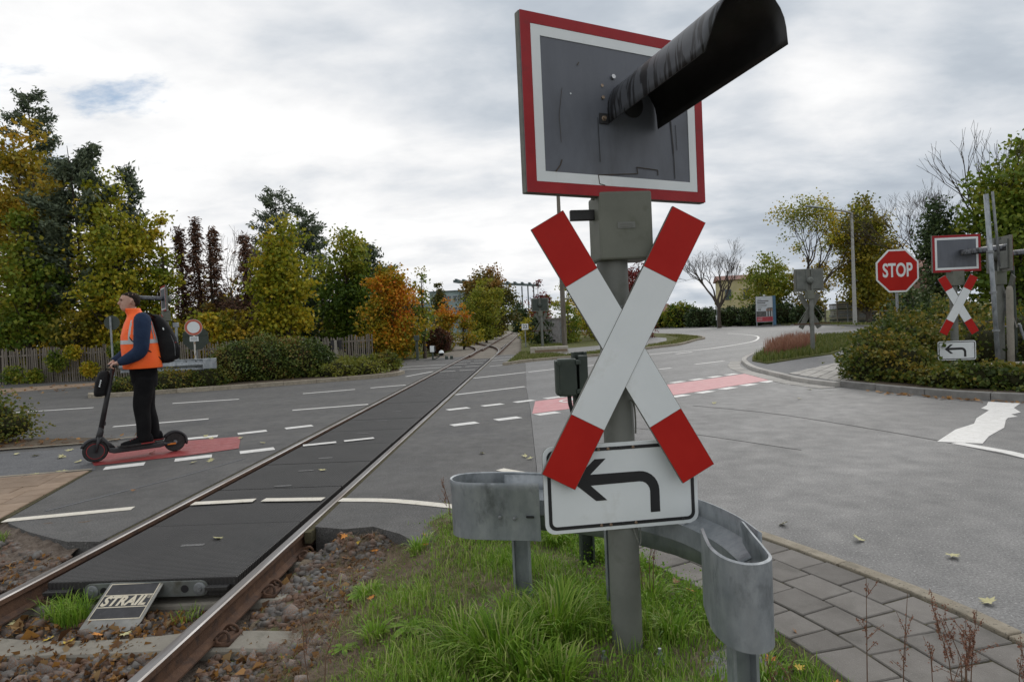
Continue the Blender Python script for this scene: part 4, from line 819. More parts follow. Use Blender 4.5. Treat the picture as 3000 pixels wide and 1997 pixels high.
for s in (-1, 1):
    e = MB().lathe([(.001, -.008), (.006, -.006), (.008, 0), (.006, .006), (.001, .008)], 8); eo = e.build('eye', mt['hair'], person, smooth=True); eo.location = (.0685, s*.03, 1.977)
    eb = MB(); eb.tube([(.0795, s*.018, 1.998), (.0775, s*.035, 2.001), (.069, s*.05, 1.996)], .0032, 5); eb.build('eyebrow', mt['hair'], person)
# hair: close cut, from the temples to the nape
b = MB()
hr = [(1.895, -.078, -.092, .045), (1.915, -.070, -.112, .060), (1.935, -.060, -.131, .0725), (1.96, -.034, -.143, .0772), (1.985, -.012, -.147, .0790), (2.005, .014, -.1465, .0785), (2.022, .044, -.141, .0755), (2.036, .060, -.132, .0705), (2.049, .055, -.120, .063), (2.060, .044, -.106, .055), (2.073, .018, -.078, .036), (2.078, -.02, -.05, .012)]
b.loft([ell((f+k)/2, 0, z, (f-k)/2, w, 20, 2.3) for z, f, k, w in hr]); ho_ = b.build('hair', mt['hair'], person, smooth=True); sb2 = ho_.modifiers.new('u', 'SUBSURF'); sb2.levels = 2; sb2.render_levels = 2; tx_ = bpy.data.textures.new('hair_clumps', 'CLOUDS'); tx_.noise_scale = .02; dm = ho_.modifiers.new('d', 'DISPLACE'); dm.texture = tx_; dm.strength = .012; dm.mid_level = .5
# trousers, shoes
b = MB()
b.loft([ell(c, 0, z, rx, ry, 20, 2.3) for z, c, rx, ry in ((.86, -.14, .13, .16), (.95, -.135, .150, .19), (1.05, -.13, .155, .195), (1.18, -.125, .155, .19))])
for A, f in ((LLEG, 1), (RLEG, -1)): b.tube(smooth_path([(q[0], q[1], q[2]) for q in A], 3), list(np.interp(np.linspace(0, 1, 16), [0, .3, .5, .75, .95, 1], [.118, .106, .090, .080, .076, .080])), 14)
remesh(b.build('trousers', mt['trousers'], person, smooth=True), .011, 4)
for (x, y, rz) in ((-.07, .105, .06), (-.205, -.08, -.08)):
    sh = empty('shoe', (x, y, .158), rz, scale=1.14); sh.parent = person
    up = MB(); up.loft([[(xx, w*math.cos(a), .022+max(0, h*math.sin(a))) if True else 0 for a in np.linspace(-.3, math.pi+.3, 12)] for xx, w, h in ((-.095, .025, .05), (-.08, .04, .085), (-.03, .047, .10), (.02, .046, .088), (.08, .05, .055), (.14, .052, .04), (.19, .042, .03), (.215, .02, .018))])
    up.build('upper', mt['trousers'], sh, smooth=True)
    so = MB().prism([(-.10, -.022), (-.085, -.04), (0, -.044), (.09, -.053), (.16, -.05), (.21, -.028), (.222, 0), (.21, .028), (.16, .05), (.09, .053), (0, .044), (-.085, .04), (-.10, .022)], 0, .026); so.build('sole', mt['tyre'], sh, bevel=.005)
    st = MB()
    st.prism([(-.102, -.02), (-.086, -.042), (.03, -.047), (.03, -.049), (-.088, -.045), (-.105, -.02)], .010, .022); st.prism([(-.102, .02), (-.086, .042), (.03, .047), (.03, .049), (-.088, .045), (-.105, .02)], .010, .022)
    st.build('red_trim', mt['ring_red'], sh)
    lc = MB()
    for i in range(4): lc.tube([(.06+.022*i, -.025, .088-.009*i), (.062+.022*i, 0, .096-.010*i), (.06+.022*i, .025, .088-.009*i)], .003, 4)
    lc.build('laces', mt['ring_red'], sh)
# sleeves of the pullover
for s, A in ((1, LARM), (-1, RARM)):
    b = MB(); P_ = [Vector(q) for q in smooth_path([(-.115, s*.17, 1.73)]+A, 4)]; k = len(P_)
    b.tube(P_, list(np.interp(np.linspace(0, 1, k), [0, .12, .3, .5, .65, .85, .97, 1], [.075, .098, .096, .088, .084, .064, .050, .042])), 16); o = b.build('sleeve', mt['navy'], person, smooth=True)
# vest with collar and reflective bands
VR = [(1.115, -.125, .212, .250), (1.125, -.125, .216, .254), (1.25, -.118, .210, .246), (1.40, -.105, .204, .240), (1.53, -.098, .190, .238), (1.62, -.10, .168, .228), (1.69, -.105, .150, .212), (1.745, -.105, .125, .175), (1.785, -.09, .10, .125), (1.81, -.07, .088, .094), (1.85, -.052, .086, .088), (1.872, -.045, .086, .087)]
def vest_ring(z, grow=0):
    q = [np.interp(z, [v[0] for v in VR], [v[i] for v in VR]) for i in (1, 2, 3)]; return ell(q[0], 0, z, q[1]+grow, q[2]+grow, 28, 2.5)
b = MB(); b.loft([vest_ring(z) for z, *_ in VR], cap=False); vo = b.build('vest', mt['vest'], person, smooth=True)
md = vo.modifiers.new('s', 'SOLIDIFY'); md.thickness = .008; md.offset = 0
b = MB(); b.loft([vest_ring(z, .0065) for z in (1.425, 1.45, 1.475)], cap=False); b.build('reflective_band', mt['stripe'], vo, smooth=True)
for s in (-1, 1):
    for front in (1, -1):
        b = MB(); rr = []
        for z in np.linspace(1.47, 1.72, 8):
            rg = vest_ring(z, .0075); i0 = 4 if front > 0 else 10
            if s < 0: i0 = 28-i0-2
            rr.append([rg[i0 % 28], rg[(i0+2) % 28]])
        vs = [q for r_ in rr for q in r_]; b.add(vs, [(2*i, 2*i+1, 2*i+3, 2*i+2) for i in range(7)]); b.build('reflective_band', mt['stripe'], vo)
# armhole piping
# backpack
bpk = empty('backpack', SC, HD, 'black backpack on the scooter rider\'s back', 'backpack', scale=S_)
b = MB(); b.loft([ell(c, 0, z, rx, ry, 20, 2.6) for z, c, rx, ry in ((1.16, -.37, .05, .10), (1.17, -.385, .085, .14), (1.22, -.395, .115, .16), (1.35, -.405, .135, .165), (1.48, -.395, .128, .16), (1.60, -.37, .105, .15), (1.70, -.335, .08, .135), (1.77, -.30, .055, .11), (1.79, -.28, .03, .07))])
b.build('pack_body', mt['pack'], bpk, smooth=True)
b = MB(); b.loft([ell(c, 0, z, rx, ry, 16, 2.8) for z, c, rx, ry in ((1.20, -.49, .03, .10), (1.22, -.50, .045, .12), (1.34, -.515, .045, .125), (1.42, -.505, .03, .115))]); b.build('front_pocket', mt['pack'], bpk, smooth=True)
for s in (-1, 1):
    b = MB(); b.tube(smooth_path([(-.28, s*.10, 1.76), (-.18, s*.135, 1.808), (-.08, s*.15, 1.775), (-.005, s*.155, 1.68), (.03, s*.16, 1.60)], 5), .022, 8, flat=.45); b.tube(smooth_path([(.03, s*.165, 1.60), (-.0, s*.225, 1.47), (-.12, s*.262, 1.37), (-.25, s*.20, 1.28), (-.33, s*.14, 1.2)], 4), .010, 6, flat=.5)
    b.build('shoulder_strap', mt['pack'], bpk, smooth=True)
place(MB().box((-.008, -.002, -.015), (.008, .002, .015)).build('white_tag', mt['sign_white'], bpk), (-.36, .152, 1.60), (0, .3, .35))
place(MB().box((-.012, -.002, -.004), (.012, .002, .004)).build('red_tag', mt['ring_red'], bpk), (-.49, .155, 1.42), (0, .1, .75))
b = MB(); b.tube(smooth_path([(-.30, .09, 1.75), (-.40, .135, 1.6), (-.47, .15, 1.42), (-.48, .14, 1.25)], 4), .004, 5); b.build('zip', mt['galv_dark'], bpk)
# ------------------------------------------------------------------ signs, poles, barrier and street furniture
st = empty('stop_sign', (9.62, 15.7, .1), 0, 'red octagonal STOP sign on a grey post behind the bushes', 'sign')
b = MB(); b.tube([(0, .03, -.1), (0, .03, 2.85)], .032, 12); b.build('post', mt['galv_dark'], st, smooth=True)
def octagon(w): a = w/2/math.cos(R(22.5)); return [(a*math.cos(R(22.5+45*i)), a*math.sin(R(22.5+45*i))) for i in range(8)]
sp = empty('sign_face', (0, -.02, 2.39)); sp.parent = st
plate(octagon(1.06), -.004, 0).build('white_edge', mt['sign_white'], sp); plate(octagon(.975), .0005, .0025).build('red_field', mt['sign_red'], sp)
plate(octagon(1.06), -.012, -.005).build('sign_back', mt['galv_dark'], sp)
tm = text_mesh('STOP', .47, 0, .012, .0008, 1.0); tm.materials.append(mt['sign_white']); to = link('lettering', tm, None, sp); to.rotation_euler.x = R(90); to.location = (0, -.004, -.0); to.scale = (.66, 1.0, 1)

ms = empty('galvanised_mast', (9.56, 12.4, .1), 0, 'slim grey galvanised mast standing beside the right hand signal', 'pole')
b = MB(); b.tube([(0, 0, -.1), (-.09, 0, 1.9), (-.18, 0, 3.62)], .042, 14); b.build('pole', mt['galv'], ms, smooth=True)
b = MB(); b.tube([(.03, -.03, 2.2), (-.09, -.05, 3.66)], .022, 8); b.build('conduit', mt['galv_dark'], ms, smooth=True)
for z in (.95, 1.7, 2.5): MB().lathe([(.064, -.02), (.064, .02)], 14).build('clamp', mt['galv_dark'], ms).location = (-.05*z, 0, z)
cpq = empty('concrete_post', (10.98, 13.9, .1), 0, 'short rounded concrete post behind the galvanised mast', 'post')
MB().lathe([(.07, -.1), (.068, 1.75), (.05, 1.83), (.02, 1.85)], 14).build('shaft', mt['concrete'], cpq, autosmooth=50)
sy = empty('stay_frame', (11.35, 14.2, .1), 0, 'dark steel stay frame beside the short concrete post', 'frame')
b = MB(); b.tube([(0, 0, -.1), (-.05, 0, 2.3)], .035, 8); b.build('upright', mt['cabinet'], sy); b = MB(); b.tube([(.3, -.1, 0), (.05, -.02, 1.0)], .03, 8); b.build('brace', mt['galv'], sy)
b = MB(); b.tube([(-.3, 0, .95), (.12, 0, .95)], .02, 6); b.build('rung', mt['galv_dark'], sy)
fl = empty('concrete_footing', (10.1, 12.9, .1), -.1, 'pale concrete footing strip in front of the arrow plate signal', 'footing')
MB().box((-.9, -.2, -.1), (1.6, .2, .26)).build('block', mt['concrete'], fl, bevel=.02)

lp = empty('street_lamp', (32.1, 59, .1), 0, 'tall grey street lamp with a long arm over the bend', 'street lamp')
MB().lathe([(.19, -.1), (.16, 3), (.11, 10.35)], 14).build('pole', mt['lamp_grey'], lp, autosmooth=40)
b = MB(); b.tube([(0, 0, 10.3), (-.25, 0, 10.45), (-2.4, 0, 10.85)], [.10, .09, .08], 10); b.build('arm', mt['lamp_grey'], lp, smooth=True)
b = MB(); b.tube([(-2.3, 0, 10.83), (-3.0, 0, 10.98), (-4.3, 0, 11.18)], [.10, .20, .14], 10, flat=.6); b.build('lamp_head', mt['galv'], lp, smooth=True)
fp = empty('tall_pole', (3.32, 40, .0), 0, 'tall weathered lamp pole rising behind the foreground cross', 'pole')
MB().lathe([(.17, -.1), (.15, 4), (.10, 11.2)], 12).build('shaft', mt['wood'], fp, autosmooth=40)
b = MB(); b.tube([(0, 0, 10.9), (-.5, -.3, 11.2), (-1.2, -.6, 11.25)], .05, 8); b.build('arm', mt['galv_dark'], fp)

pb = empty('poster_board', (28.93, 72, .1), R(-4), 'white and red advertising poster board on two legs before the hedge', 'poster')
MB().box((-.98, .02, .35), (.98, .10, 3.32)).build('backing', mt['galv_dark'], pb)
pw = pbr('poster_paper', (.58, .62, .66), (.66, .69, .72), 1, 3, .5); pd = pbr('poster_dark', (.05, .055, .06), (.17, .16, .15), 3, 6, .5); pr_ = pbr('poster_red', (.42, .05, .07), (.5, .08, .10), 2, 4, .5); pk = pbr('poster_skin', (.33, .2, .15), (.40, .25, .19), 4, 3, .6); pblue = pbr('poster_blue', (.07, .16, .26), (.09, .19, .3), 2, 3, .5)
pp_ = plate([(-.94, .42), (.90, .42), (.90, 3.28), (-.94, 3.28)], 0, .01).build('poster_sheet', pw, pb); pp_.location.y = .02
def pr(n, x0, z0, x1, z1, m, w=.013): o = plate([(x0, z0), (x1, z0), (x1, z1), (x0, z1)], .0105, w).build(n, m, pp_)
pr('red_band', -.92, .44, .88, .98, pr_); pr('picture', -.92, 1.0, .3, 1.62, pd); pr('picture', .3, 1.0, .88, 2.0, pd)
for x in (.18, .46, .72): pr('shirt', x, 1.02, x+.1, 1.6, pw, .016); pr('face', x-.02, 1.62, x+.13, 1.9, pk, .016)
for z, w, h in ((2.95, .45, .05), (2.72, 1.25, .11), (2.5, .9, .11), (2.3, 1.1, .05), (2.15, 1.0, .05), (2.02, .5, .04)): pr('text_line', -.8, z, -.8+w, z+h, pd)
for x in (-.75, -.62, -.5): pr('text_block', x, 1.68, x+.07, 1.92, pd)
for z, w in ((.8, .5), (.62, .5)): pr('text_line', -.8, z, -.8+w, z+.04, pw, .016)
MB().box((.92, -.05, .0), (1.22, .12, 3.34)).build('blue_side', pblue, pb)
for x in (-.9, .9): MB().box((x-.05, .03, -.1), (x+.05, .11, .4)).build('leg', mt['galv'], pb)
MB().box((-.12, -.05, 3.32), (.1, .05, 3.5)).build('spot_lamp', mt['sign_white'], pb)

bs = empty('bus_stop_sign', (24.45, 75, .1), 0, 'slim bus stop post with a yellow plate and timetable by the bare tree', 'sign')
b = MB(); b.tube([(0, 0, -.1), (0, 0, 3.0)], .04, 8); b.build('post', mt['galv'], bs); ygr = pbr('bus_yellow', (.5, .42, .03), (.4, .42, .05), 3, 3, .5)
plate(octagon(.5), 0, .02).build('plate', ygr, bs).location = (0, -.04, 2.8); plate(rrect(.38, .3, .02), 0, .02).build('line_plate', mt['sign_white'], bs).location = (0, -.04, 2.35); plate(rrect(.42, .6, .02), 0, .04).build('timetable', mt['sign_white'], bs).location = (.05, -.04, 1.1)

# left side signs
rs = empty('no_entry_sign', (-10.8, 21.5, .1), R(20), 'round white sign with red ring and small text plate on a flaking post', 'sign')
MB().lathe([(.035, -.1), (.035, 2.1)], 12).build('post', pbr('flaking', (.55, .53, .48), (.62, .60, .55), 5, 6, .6, c3=(.22, .13, .06), scale3=9, lo3=.5, hi3=.6), rs, autosmooth=40).scale = (.8, .8, 1)
def disc(r, n=32): return [(r*math.cos(2*math.pi*i/n), r*math.sin(2*math.pi*i/n)) for i in range(n)]
df = empty('sign_disc', (0, -.04, 1.88)); df.parent = rs
plate(disc(.275), -.008, 0).build('white_rim', mt['sign_white'], df); orr = pbr('faded_red', (.42, .09, .05), (.48, .12, .07), 4, 4, .5); ring(disc(.268), disc(.195), .0005, .002).build('red_ring', orr, df); plate(disc(.193), .0005, .0015).build('white_centre', mt['sign_white'], df)
tp = plate(rrect(.27, .17, .01), 0, .004).build('text_plate', mt['sign_white'], rs); tp.location = (0, -.04, 1.49)
for z in (.045, .015, -.015, -.05): pln = plate([(-.10, z-.007), (.10, z-.007), (.10, z+.007), (-.10, z+.007)], .0045, .006).build('text_line', mt['galv_dark'], tp)
ob = empty('octagonal_sign', (-11.25, 22.5, .1), R(15), 'dark green back of an octagonal sign behind the round sign', 'sign')
plate(octagon(.84), 0, .01).build('sign_back', mt['cabinet'], ob).location.z = 1.52; MB().lathe([(.035, -.1), (.035, 1.95)], 10).build('post', mt['galv_dark'], ob).location.y = .05
MB().box((-.36, -.03, 1.6), (.36, -.012, 1.64)).build('clamp_rail', mt['cabinet'], ob)
sb_ = empty('round_sign', (-16.46, 26.0, .02), R(10), 'dark back of a small round sign on a thin grey pole by the wooden fence', 'sign')
MB().lathe([(.04, -.1), (.04, 2.62)], 10).build('post', mt['galv'], sb_, autosmooth=40); plate(disc(.30), 0, .008).build('disc_back', mt['cabinet'], sb_).location = (.03, .06, 2.38)
pq = empty('capped_pole', (-11.66, 22.0, .1), 0, 'thin galvanised pole with a square cap beside the round sign', 'pole')
MB().lathe([(.045, -.1), (.045, 2.0)], 12).build('shaft', mt['galv'], pq, autosmooth=40); MB().box((-.08, -.06, 1.92), (.08, .06, 2.08)).build('cap', mt['galv'], pq, bevel=.01); MB().lathe([(.055, 1.1), (.055, 1.2)], 12).build('collar', mt['sign_white'], pq)

cb2 = empty('straight_crash_barrier', (-11.2, 19.85, .1), 0, 'straight grey two-wave crash barrier behind the scooter rider', 'crash barrier')
prof = [(.0, .84), (.02, .855), (.03, .80), (.0, .755), (-.045, .74), (-.05, .66), (.0, .64), (.03, .595), (.03, .54), (.0, .52)]
MB().sweep([(a, c) for a, c in prof], [(1.85, -.02, 0), (0, .12, 0), (-1.3, .22, 0)], closed=False, cap=False).build('rail_beam', mt['galv'], cb2, autosmooth=60, solid=.006)
MB().box((1.48, -.09, .535), (1.90, .0, .865)).build('end_shoe', mt['galv'], cb2, bevel=.02)
for x in (-.9, 1.35): cpost(x, .16, 0, .6, 'galv_dark', parent=cb2)
for x in (.95, 1.25):
    for z in (.60, .79): MB().lathe([(.02, 0), (.02, .01)], 8, 0, Matrix.Rotation(R(90), 4, 'X')).build('bolt', mt['black_paint'], cb2).location = (x, -.02, z)

def picket_fence(name, a, b, h, label, gap=.105, z0=.03, w=.055):
    a = Vector((*a, 0)); b = Vector((*b, 0)); L_ = (b-a).length; d = (b-a)/L_; rz = math.atan2(d.y, d.x)
    root = empty(name, (a.x, a.y, z0), rz, label, 'fence', 'weathered picket fences')
    meshes = []
    for k in range(4):
        m = MB(); t = random.uniform(-.01, .01); m.loft([[(-w*.5, -.012, -.1), (w*.5, -.012, -.1), (w*.5, .012, -.1), (-w*.5, .012, -.1)], [(-w*.5+t, -.012, h*.97), (w*.5+t, -.012, h*.97), (w*.5+t, .012, h*.97), (-w*.5+t, .012, h*.97)], [(-w*.2+t, -.01, h), (w*.2+t, -.01, h), (w*.2+t, .01, h), (-w*.2+t, .01, h)]])
        me = m.mesh('picket'); me.materials.append(mt['wood']); meshes.append(me)
    x = 0
    while x < L_:
        o = link('picket', random.choice(meshes), None, root); o.location = (x, random.uniform(-.01, .01), 0); o.scale.z = random.uniform(.93, 1.04); o.rotation_euler = (random.uniform(-.015, .015), random.uniform(-.03, .03), 0); x += gap*random.uniform(.85, 1.15)
    for z in (.35, h*.8): MB().box((0, .014, z-.035), (L_, .05, z+.035)).build('cross_rail', mt['wood'], root)
    for i in range(int(L_/2.4)+1): MB().box((i*2.4-.05, .05, -.1), (i*2.4+.05, .15, h+.05)).build('fence_post', mt['bark'], root)
    return root
picket_fence('picket_fence', (-27, 27.7), (-13.6, 26.6), 1.46, 'weathered grey picket fence at the left picture edge')
picket_fence('picket_fence', (-13.5, 26.6), (-7.0, 31.7), 1.35, 'weathered picket fence continuing behind the round hedge')
far_f = picket_fence('picket_fence', (19, 98), (30.5, 88), 1.9, 'dark old board fence beyond the far bend', .25, .1, .2)

# small posts near the track
mp_ = empty('marker_post', (-7.6, 27.2, .03), 0, 'concrete post carrying a black square board beside the hedge', 'post')
MB().lathe([(.07, -.1), (.065, 1.15), (.05, 1.22)], 10).build('shaft', mt['concrete'], mp_, autosmooth=50); MB().box((-.24, -.03, .82), (.24, .03, 1.22)).build('black_board', mt['black_paint'], mp_).location.y = .1
mp2 = empty('bollard_post', (-4.75, 31.5, .03), 0, 'slim dark green post with a box head near the orange maple', 'post')
MB().box((-.06, -.06, -.1), (.06, .06, .95)).build('shaft', mt['cabinet'], mp2); MB().box((-.12, -.12, .95), (.12, .12, 1.22)).build('head', mt['cabinet'], mp2, bevel=.02)
sw = empty('switch_lever', (-3.95, 31.3, -.06), 0, 'hand points lever with white counterweight and lantern beside the track', 'switch lever')
MB().box((-.5, -.15, 0), (1.1, .1, .06)).build('base_frame', mt['cabinet'], sw); b = MB(); b.tube([(.0, 0, .06), (.3, 0, .2), (.38, 0, .34)], .03, 6); b.build('lever', mt['cabinet'], sw)
MB().lathe([(.02, -.14), (.1, -.1), (.14, 0)], 16).build('counterweight_dark', mt['black_paint'], sw, autosmooth=50).location = (.42, 0, .38); MB().lathe([(.14, 0), (.1, .1), (.02, .14)], 16).build('counterweight_white', mt['sign_white'], sw, autosmooth=50).location = (.42, 0, .381)
MB().box((-.12, -.08, .45), (.08, .08, .75)).build('lantern', mt['sign_white'], sw); MB().box((.08, -.06, .47), (.14, .06, .73)).build('lantern_back', mt['black_paint'], sw); MB().box((-.05, -.04, 0), (.03, .04, .45)).build('lantern_post', mt['cabinet'], sw)
for x in (.6, .85): MB().box((x, -.1, .05), (x+.14, .08, .22)).build('rod_box', mt['cabinet'], sw, bevel=.02)
km = empty('kilometre_sign', (.86, 40, -.05), 0, 'small white square kilometre sign on a post right of the far track', 'sign')
MB().box((-.04, -.03, -.1), (.04, .03, 1.3)).build('post', mt['galv_dark'], km); plate(rrect(.42, .38, .01), 0, .02).build('panel', mt['sign_white'], km).location = (0, -.04, 1.43)
tm = text_mesh('22', .3, 0, .004, .001); tm.materials.append(mt['sign_black']); to = link('number', tm, None, km); to.rotation_euler.x = R(90); to.location = (0, -.063, 1.43)
cbz = empty('concrete_barrier', (1.78, 30.6, .09), R(4), 'low concrete barrier block lying on the grass by the track', 'barrier')
MB().box((-.92, -.16, -.05), (.92, .16, .34)).build('block', pbr('pale_concrete', (.36, .33, .28), (.45, .42, .36), 5, 8, .9, c3=(.2, .17, .13), scale3=4), cbz, bevel=.03); MB().box((-.72, -.168, .08), (.85, -.158, .20)).build('recess', pbr('rust_wood', (.17, .12, .08), (.24, .18, .12), 6, 6, .9), cbz)
hut = empty('relay_hut', (2.88, 42, .05), R(3), 'small grey concrete relay hut overgrown with ivy behind the far signal', 'hut')
MB().box((-.52, -.5, -.1), (.52, 1.2, 1.72)).build('wall', pbr('hut_concrete', (.24, .23, .23), (.31, .30, .30), 4, 8, .9, c3=(.15, .14, .135), scale3=3), hut, bevel=.02); MB().box((-.58, -.56, 1.72), (.58, 1.26, 1.82)).build('roof_slab', mt['concrete'], hut)
MB().box((.28, -.512, .0), (.48, -.502, 1.5)).build('door_edge', mt['galv_dark'], hut); MB().box((-.3, -.512, .25), (-.05, -.502, .4)).build('vent', mt['black_paint'], hut)

# ------------------------------------------------------------------ buildings far off
teal = pbr('teal_cladding', (.20, .275, .285), (.26, .335, .345), .4, 3, .5); tealw = pbr('window_frame', (.5, .56, .57), (.58, .63, .64), 1, 3, .5); teald = pbr('teal_dark', (.085, .12, .13), (.11, .15, .16), .4, 3, .5)
ofc = empty('office_building', (-13, 172, 0), R(-6), 'teal glass office building with a flat projecting roof far along the track', 'building')
MB().box((-9, 0, -1), (6, 18, 11.0)).build('main_block', teal, ofc); MB().box((-15, 3, -1), (-9.02, 18, 8.6)).build('side_wing', teal, ofc); MB().box((-9.3, -.3, 11.0), (6.3, 18.3, 11.35)).build('parapet', teald, ofc)
for zf in (2.2, 5.2, 8.3):
    for k in range(5):
        w = MB().box((-8.3+2.85*k, -.12, zf), (-5.75+2.85*k, -.02, zf+1.75)).build('window', tealw, ofc)
        for q in range(2):
            for r2 in range(2): MB().box((-8.2+2.85*k+1.22*q, -.16, zf+.1+.82*r2), (-7.1+2.85*k+1.22*q, -.125, zf+.82+.82*r2)).build('pane', mt['glass'], w)
for zf in (2.6, 5.8):
    for k in range(2): w = MB().box((-14.6+2.8*k, 2.88, zf), (-12.2+2.8*k, 2.98, zf+1.6)).build('window', tealw, ofc); MB().box((-14.5+2.8*k, 2.84, zf+.1), (-12.3+2.8*k, 2.87, zf+1.5)).build('pane', mt['glass'], w)
cn = empty('canopy_roof', (-5, 168, 0), R(-5), 'wide flat canopy roof on thin columns above the far chestnut tree', 'canopy')
b = MB(); b.add([(-10, 0, 13.9), (-10, 9, 14.2), (13, 9, 12.0), (13, 0, 11.6), (-10, 0, 13.2), (-10, 9, 13.5), (13, 9, 11.5), (13, 0, 11.1)], [(0, 1, 2, 3), (7, 6, 5, 4), (0, 3, 7, 4), (3, 2, 6, 7), (2, 1, 5, 6), (1, 0, 4, 5)]); b.build('roof_slab', teald, cn)
for k in range(12): MB().box((-9.5+1.95*k, -.5, 13.85-.19*k), (-8.9+1.95*k, 9, 14.15-.19*k)).build('fin', teald, cn)
for x in (-8.5, 8.2, 9.8, 11.3): b = MB(); b.tube([(x, 1, -1), (x, 1, 11.4)], .17, 8); b.build('column', teald, cn)
cream = pbr('cream_render', (.50, .44, .24), (.56, .50, .29), .5, 5, .9, c3=(.42, .38, .22), scale3=.8); tile = pbr('roof_tile', (.16, .075, .055), (.22, .10, .075), 2, 5, .9)
def house(name, x, y, w, d, h, rh, rz, label, wm=cream, wins=()):
    o = empty(name, (x, y, .1), rz, label, 'house'); MB().box((-w/2, 0, -.3), (w/2, d, h)).build('wall', wm, o)
    b = MB(); e = .4; b.add([(-w/2-e, -e, h), (w/2+e, -e, h), (w/2+e, d+e, h), (-w/2-e, d+e, h), (-w/2-e, d/2, h+rh), (w/2+e, d/2, h+rh)], [(0, 1, 5, 4), (1, 2, 5), (2, 3, 4, 5), (3, 0, 4), (3, 2, 1, 0)]); b.build('roof', tile, o)
    for (wx, wz, ww, wh) in wins:
        f = MB().box((wx-ww/2, -.1, wz), (wx+ww/2, -.003, wz+wh)).build('window', mt['galv_dark'], o); MB().box((wx-ww/2+.08, -.13, wz+.08), (wx+ww/2-.08, -.105, wz+wh-.08)).build('pane', mt['glass'], f)
    return o
house('yellow_house', 35.5, 95, 7.5, 9, 6.6, .9, R(-14), 'pale yellow house with a reddish roof behind the bare tree', cream, ((-2.6, 3.6, .9, 1.6), (-2.6, .8, .9, 1.6), (0, 3.6, .9, 1.6), (2.4, 3.6, .9, 1.6), (2.4, .8, .9, 1.6)))
house('low_house', 26, 118, 9, 8, 2.4, 1.6, R(5), 'low house with a red tiled roof far beyond the fence', pbr('far_render', (.45, .43, .40), (.5, .48, .45), 1, 3, .9), ((-2, .8, 1, 1.1), (2, .8, 1, 1.1)))
house('brick_building', 47.5, 76, 9, 9, 5.6, 1.6, R(-30), 'brown brick building half hidden behind the stop sign', pbr('brown_brick', (.17, .10, .075), (.23, .14, .105), 3, 6, .9), ((-3, 3.2, 1, 1.2), (0, 3.2, 1, 1.2), (3, 3.2, 1, 1.2)))
yw = empty('yellow_wall', (41.5, 69, .1), R(-8), 'low pale yellow wall of the storage yard left of the stop sign', 'wall'); MB().box((-5.5, 0, -.3), (5, .3, 2.2)).build('wall_panel', cream, yw); MB().box((-5.6, -.08, 2.2), (5.1, .38, 2.32)).build('coping', mt['concrete'], yw)
yf = empty('yard_fence', (39.5, 64, .1), R(-10), 'rusty steel post yard fence with a top rail left of the stop sign', 'fence')
for k in range(13): MB().box((-6+1.0*k-.05, -.05, -.1), (-6+1.0*k+.05, .05, 2.3 if k % 3 else 2.9)).build('fence_post', mt['galv_dark'] if k % 2 else mt['wood'], yf)
for z in (1.1, 2.2): MB().box((-6, -.03, z-.04), (6, .03, z+.04)).build('rail', mt['galv_dark'], yf)
for k, (x, w, h) in enumerate(((34.9, 2.2, 1.9), (37.2, 1.8, 2.5), (45.4, 1.6, 2.6))):
    sk = empty('pallet_stack', (x, 66.5, .1), R(-8+3*k), ['stack of grey stone pallets left of the yard fence', 'taller stack of dark pallets behind the island signal', 'stack of crates behind the stop sign post'][k], 'stack', 'stacks in the storage yard')
    z = 0
    while z < h: hh = random.uniform(.18, .3); MB().box((-w/2+random.uniform(-.1, .1), -.5, z), (w/2+random.uniform(-.1, .1), .5, z+hh*.85)).build('layer', random.choice([mt['concrete'], mt['galv_dark'], mt['kerbgrey'], mt['cabinet']]), sk); z += hh
pf = empty('post_fence', (31.5, 76.5, .1), R(-62), 'row of weathered concrete fence posts before the dark hedge', 'fence')
for k in range(9): MB().box((-4+1.6*k-.07, -.07, -.1), (-4+1.6*k+.07, .07, 1.75)).build('fence_post', mt['concrete'], pf)
for z in (.5, 1.5): MB().box((-4, -.02, z-.03), (8.8, .02, z+.03)).build('wire_rail', mt['bark_dark'], pf)
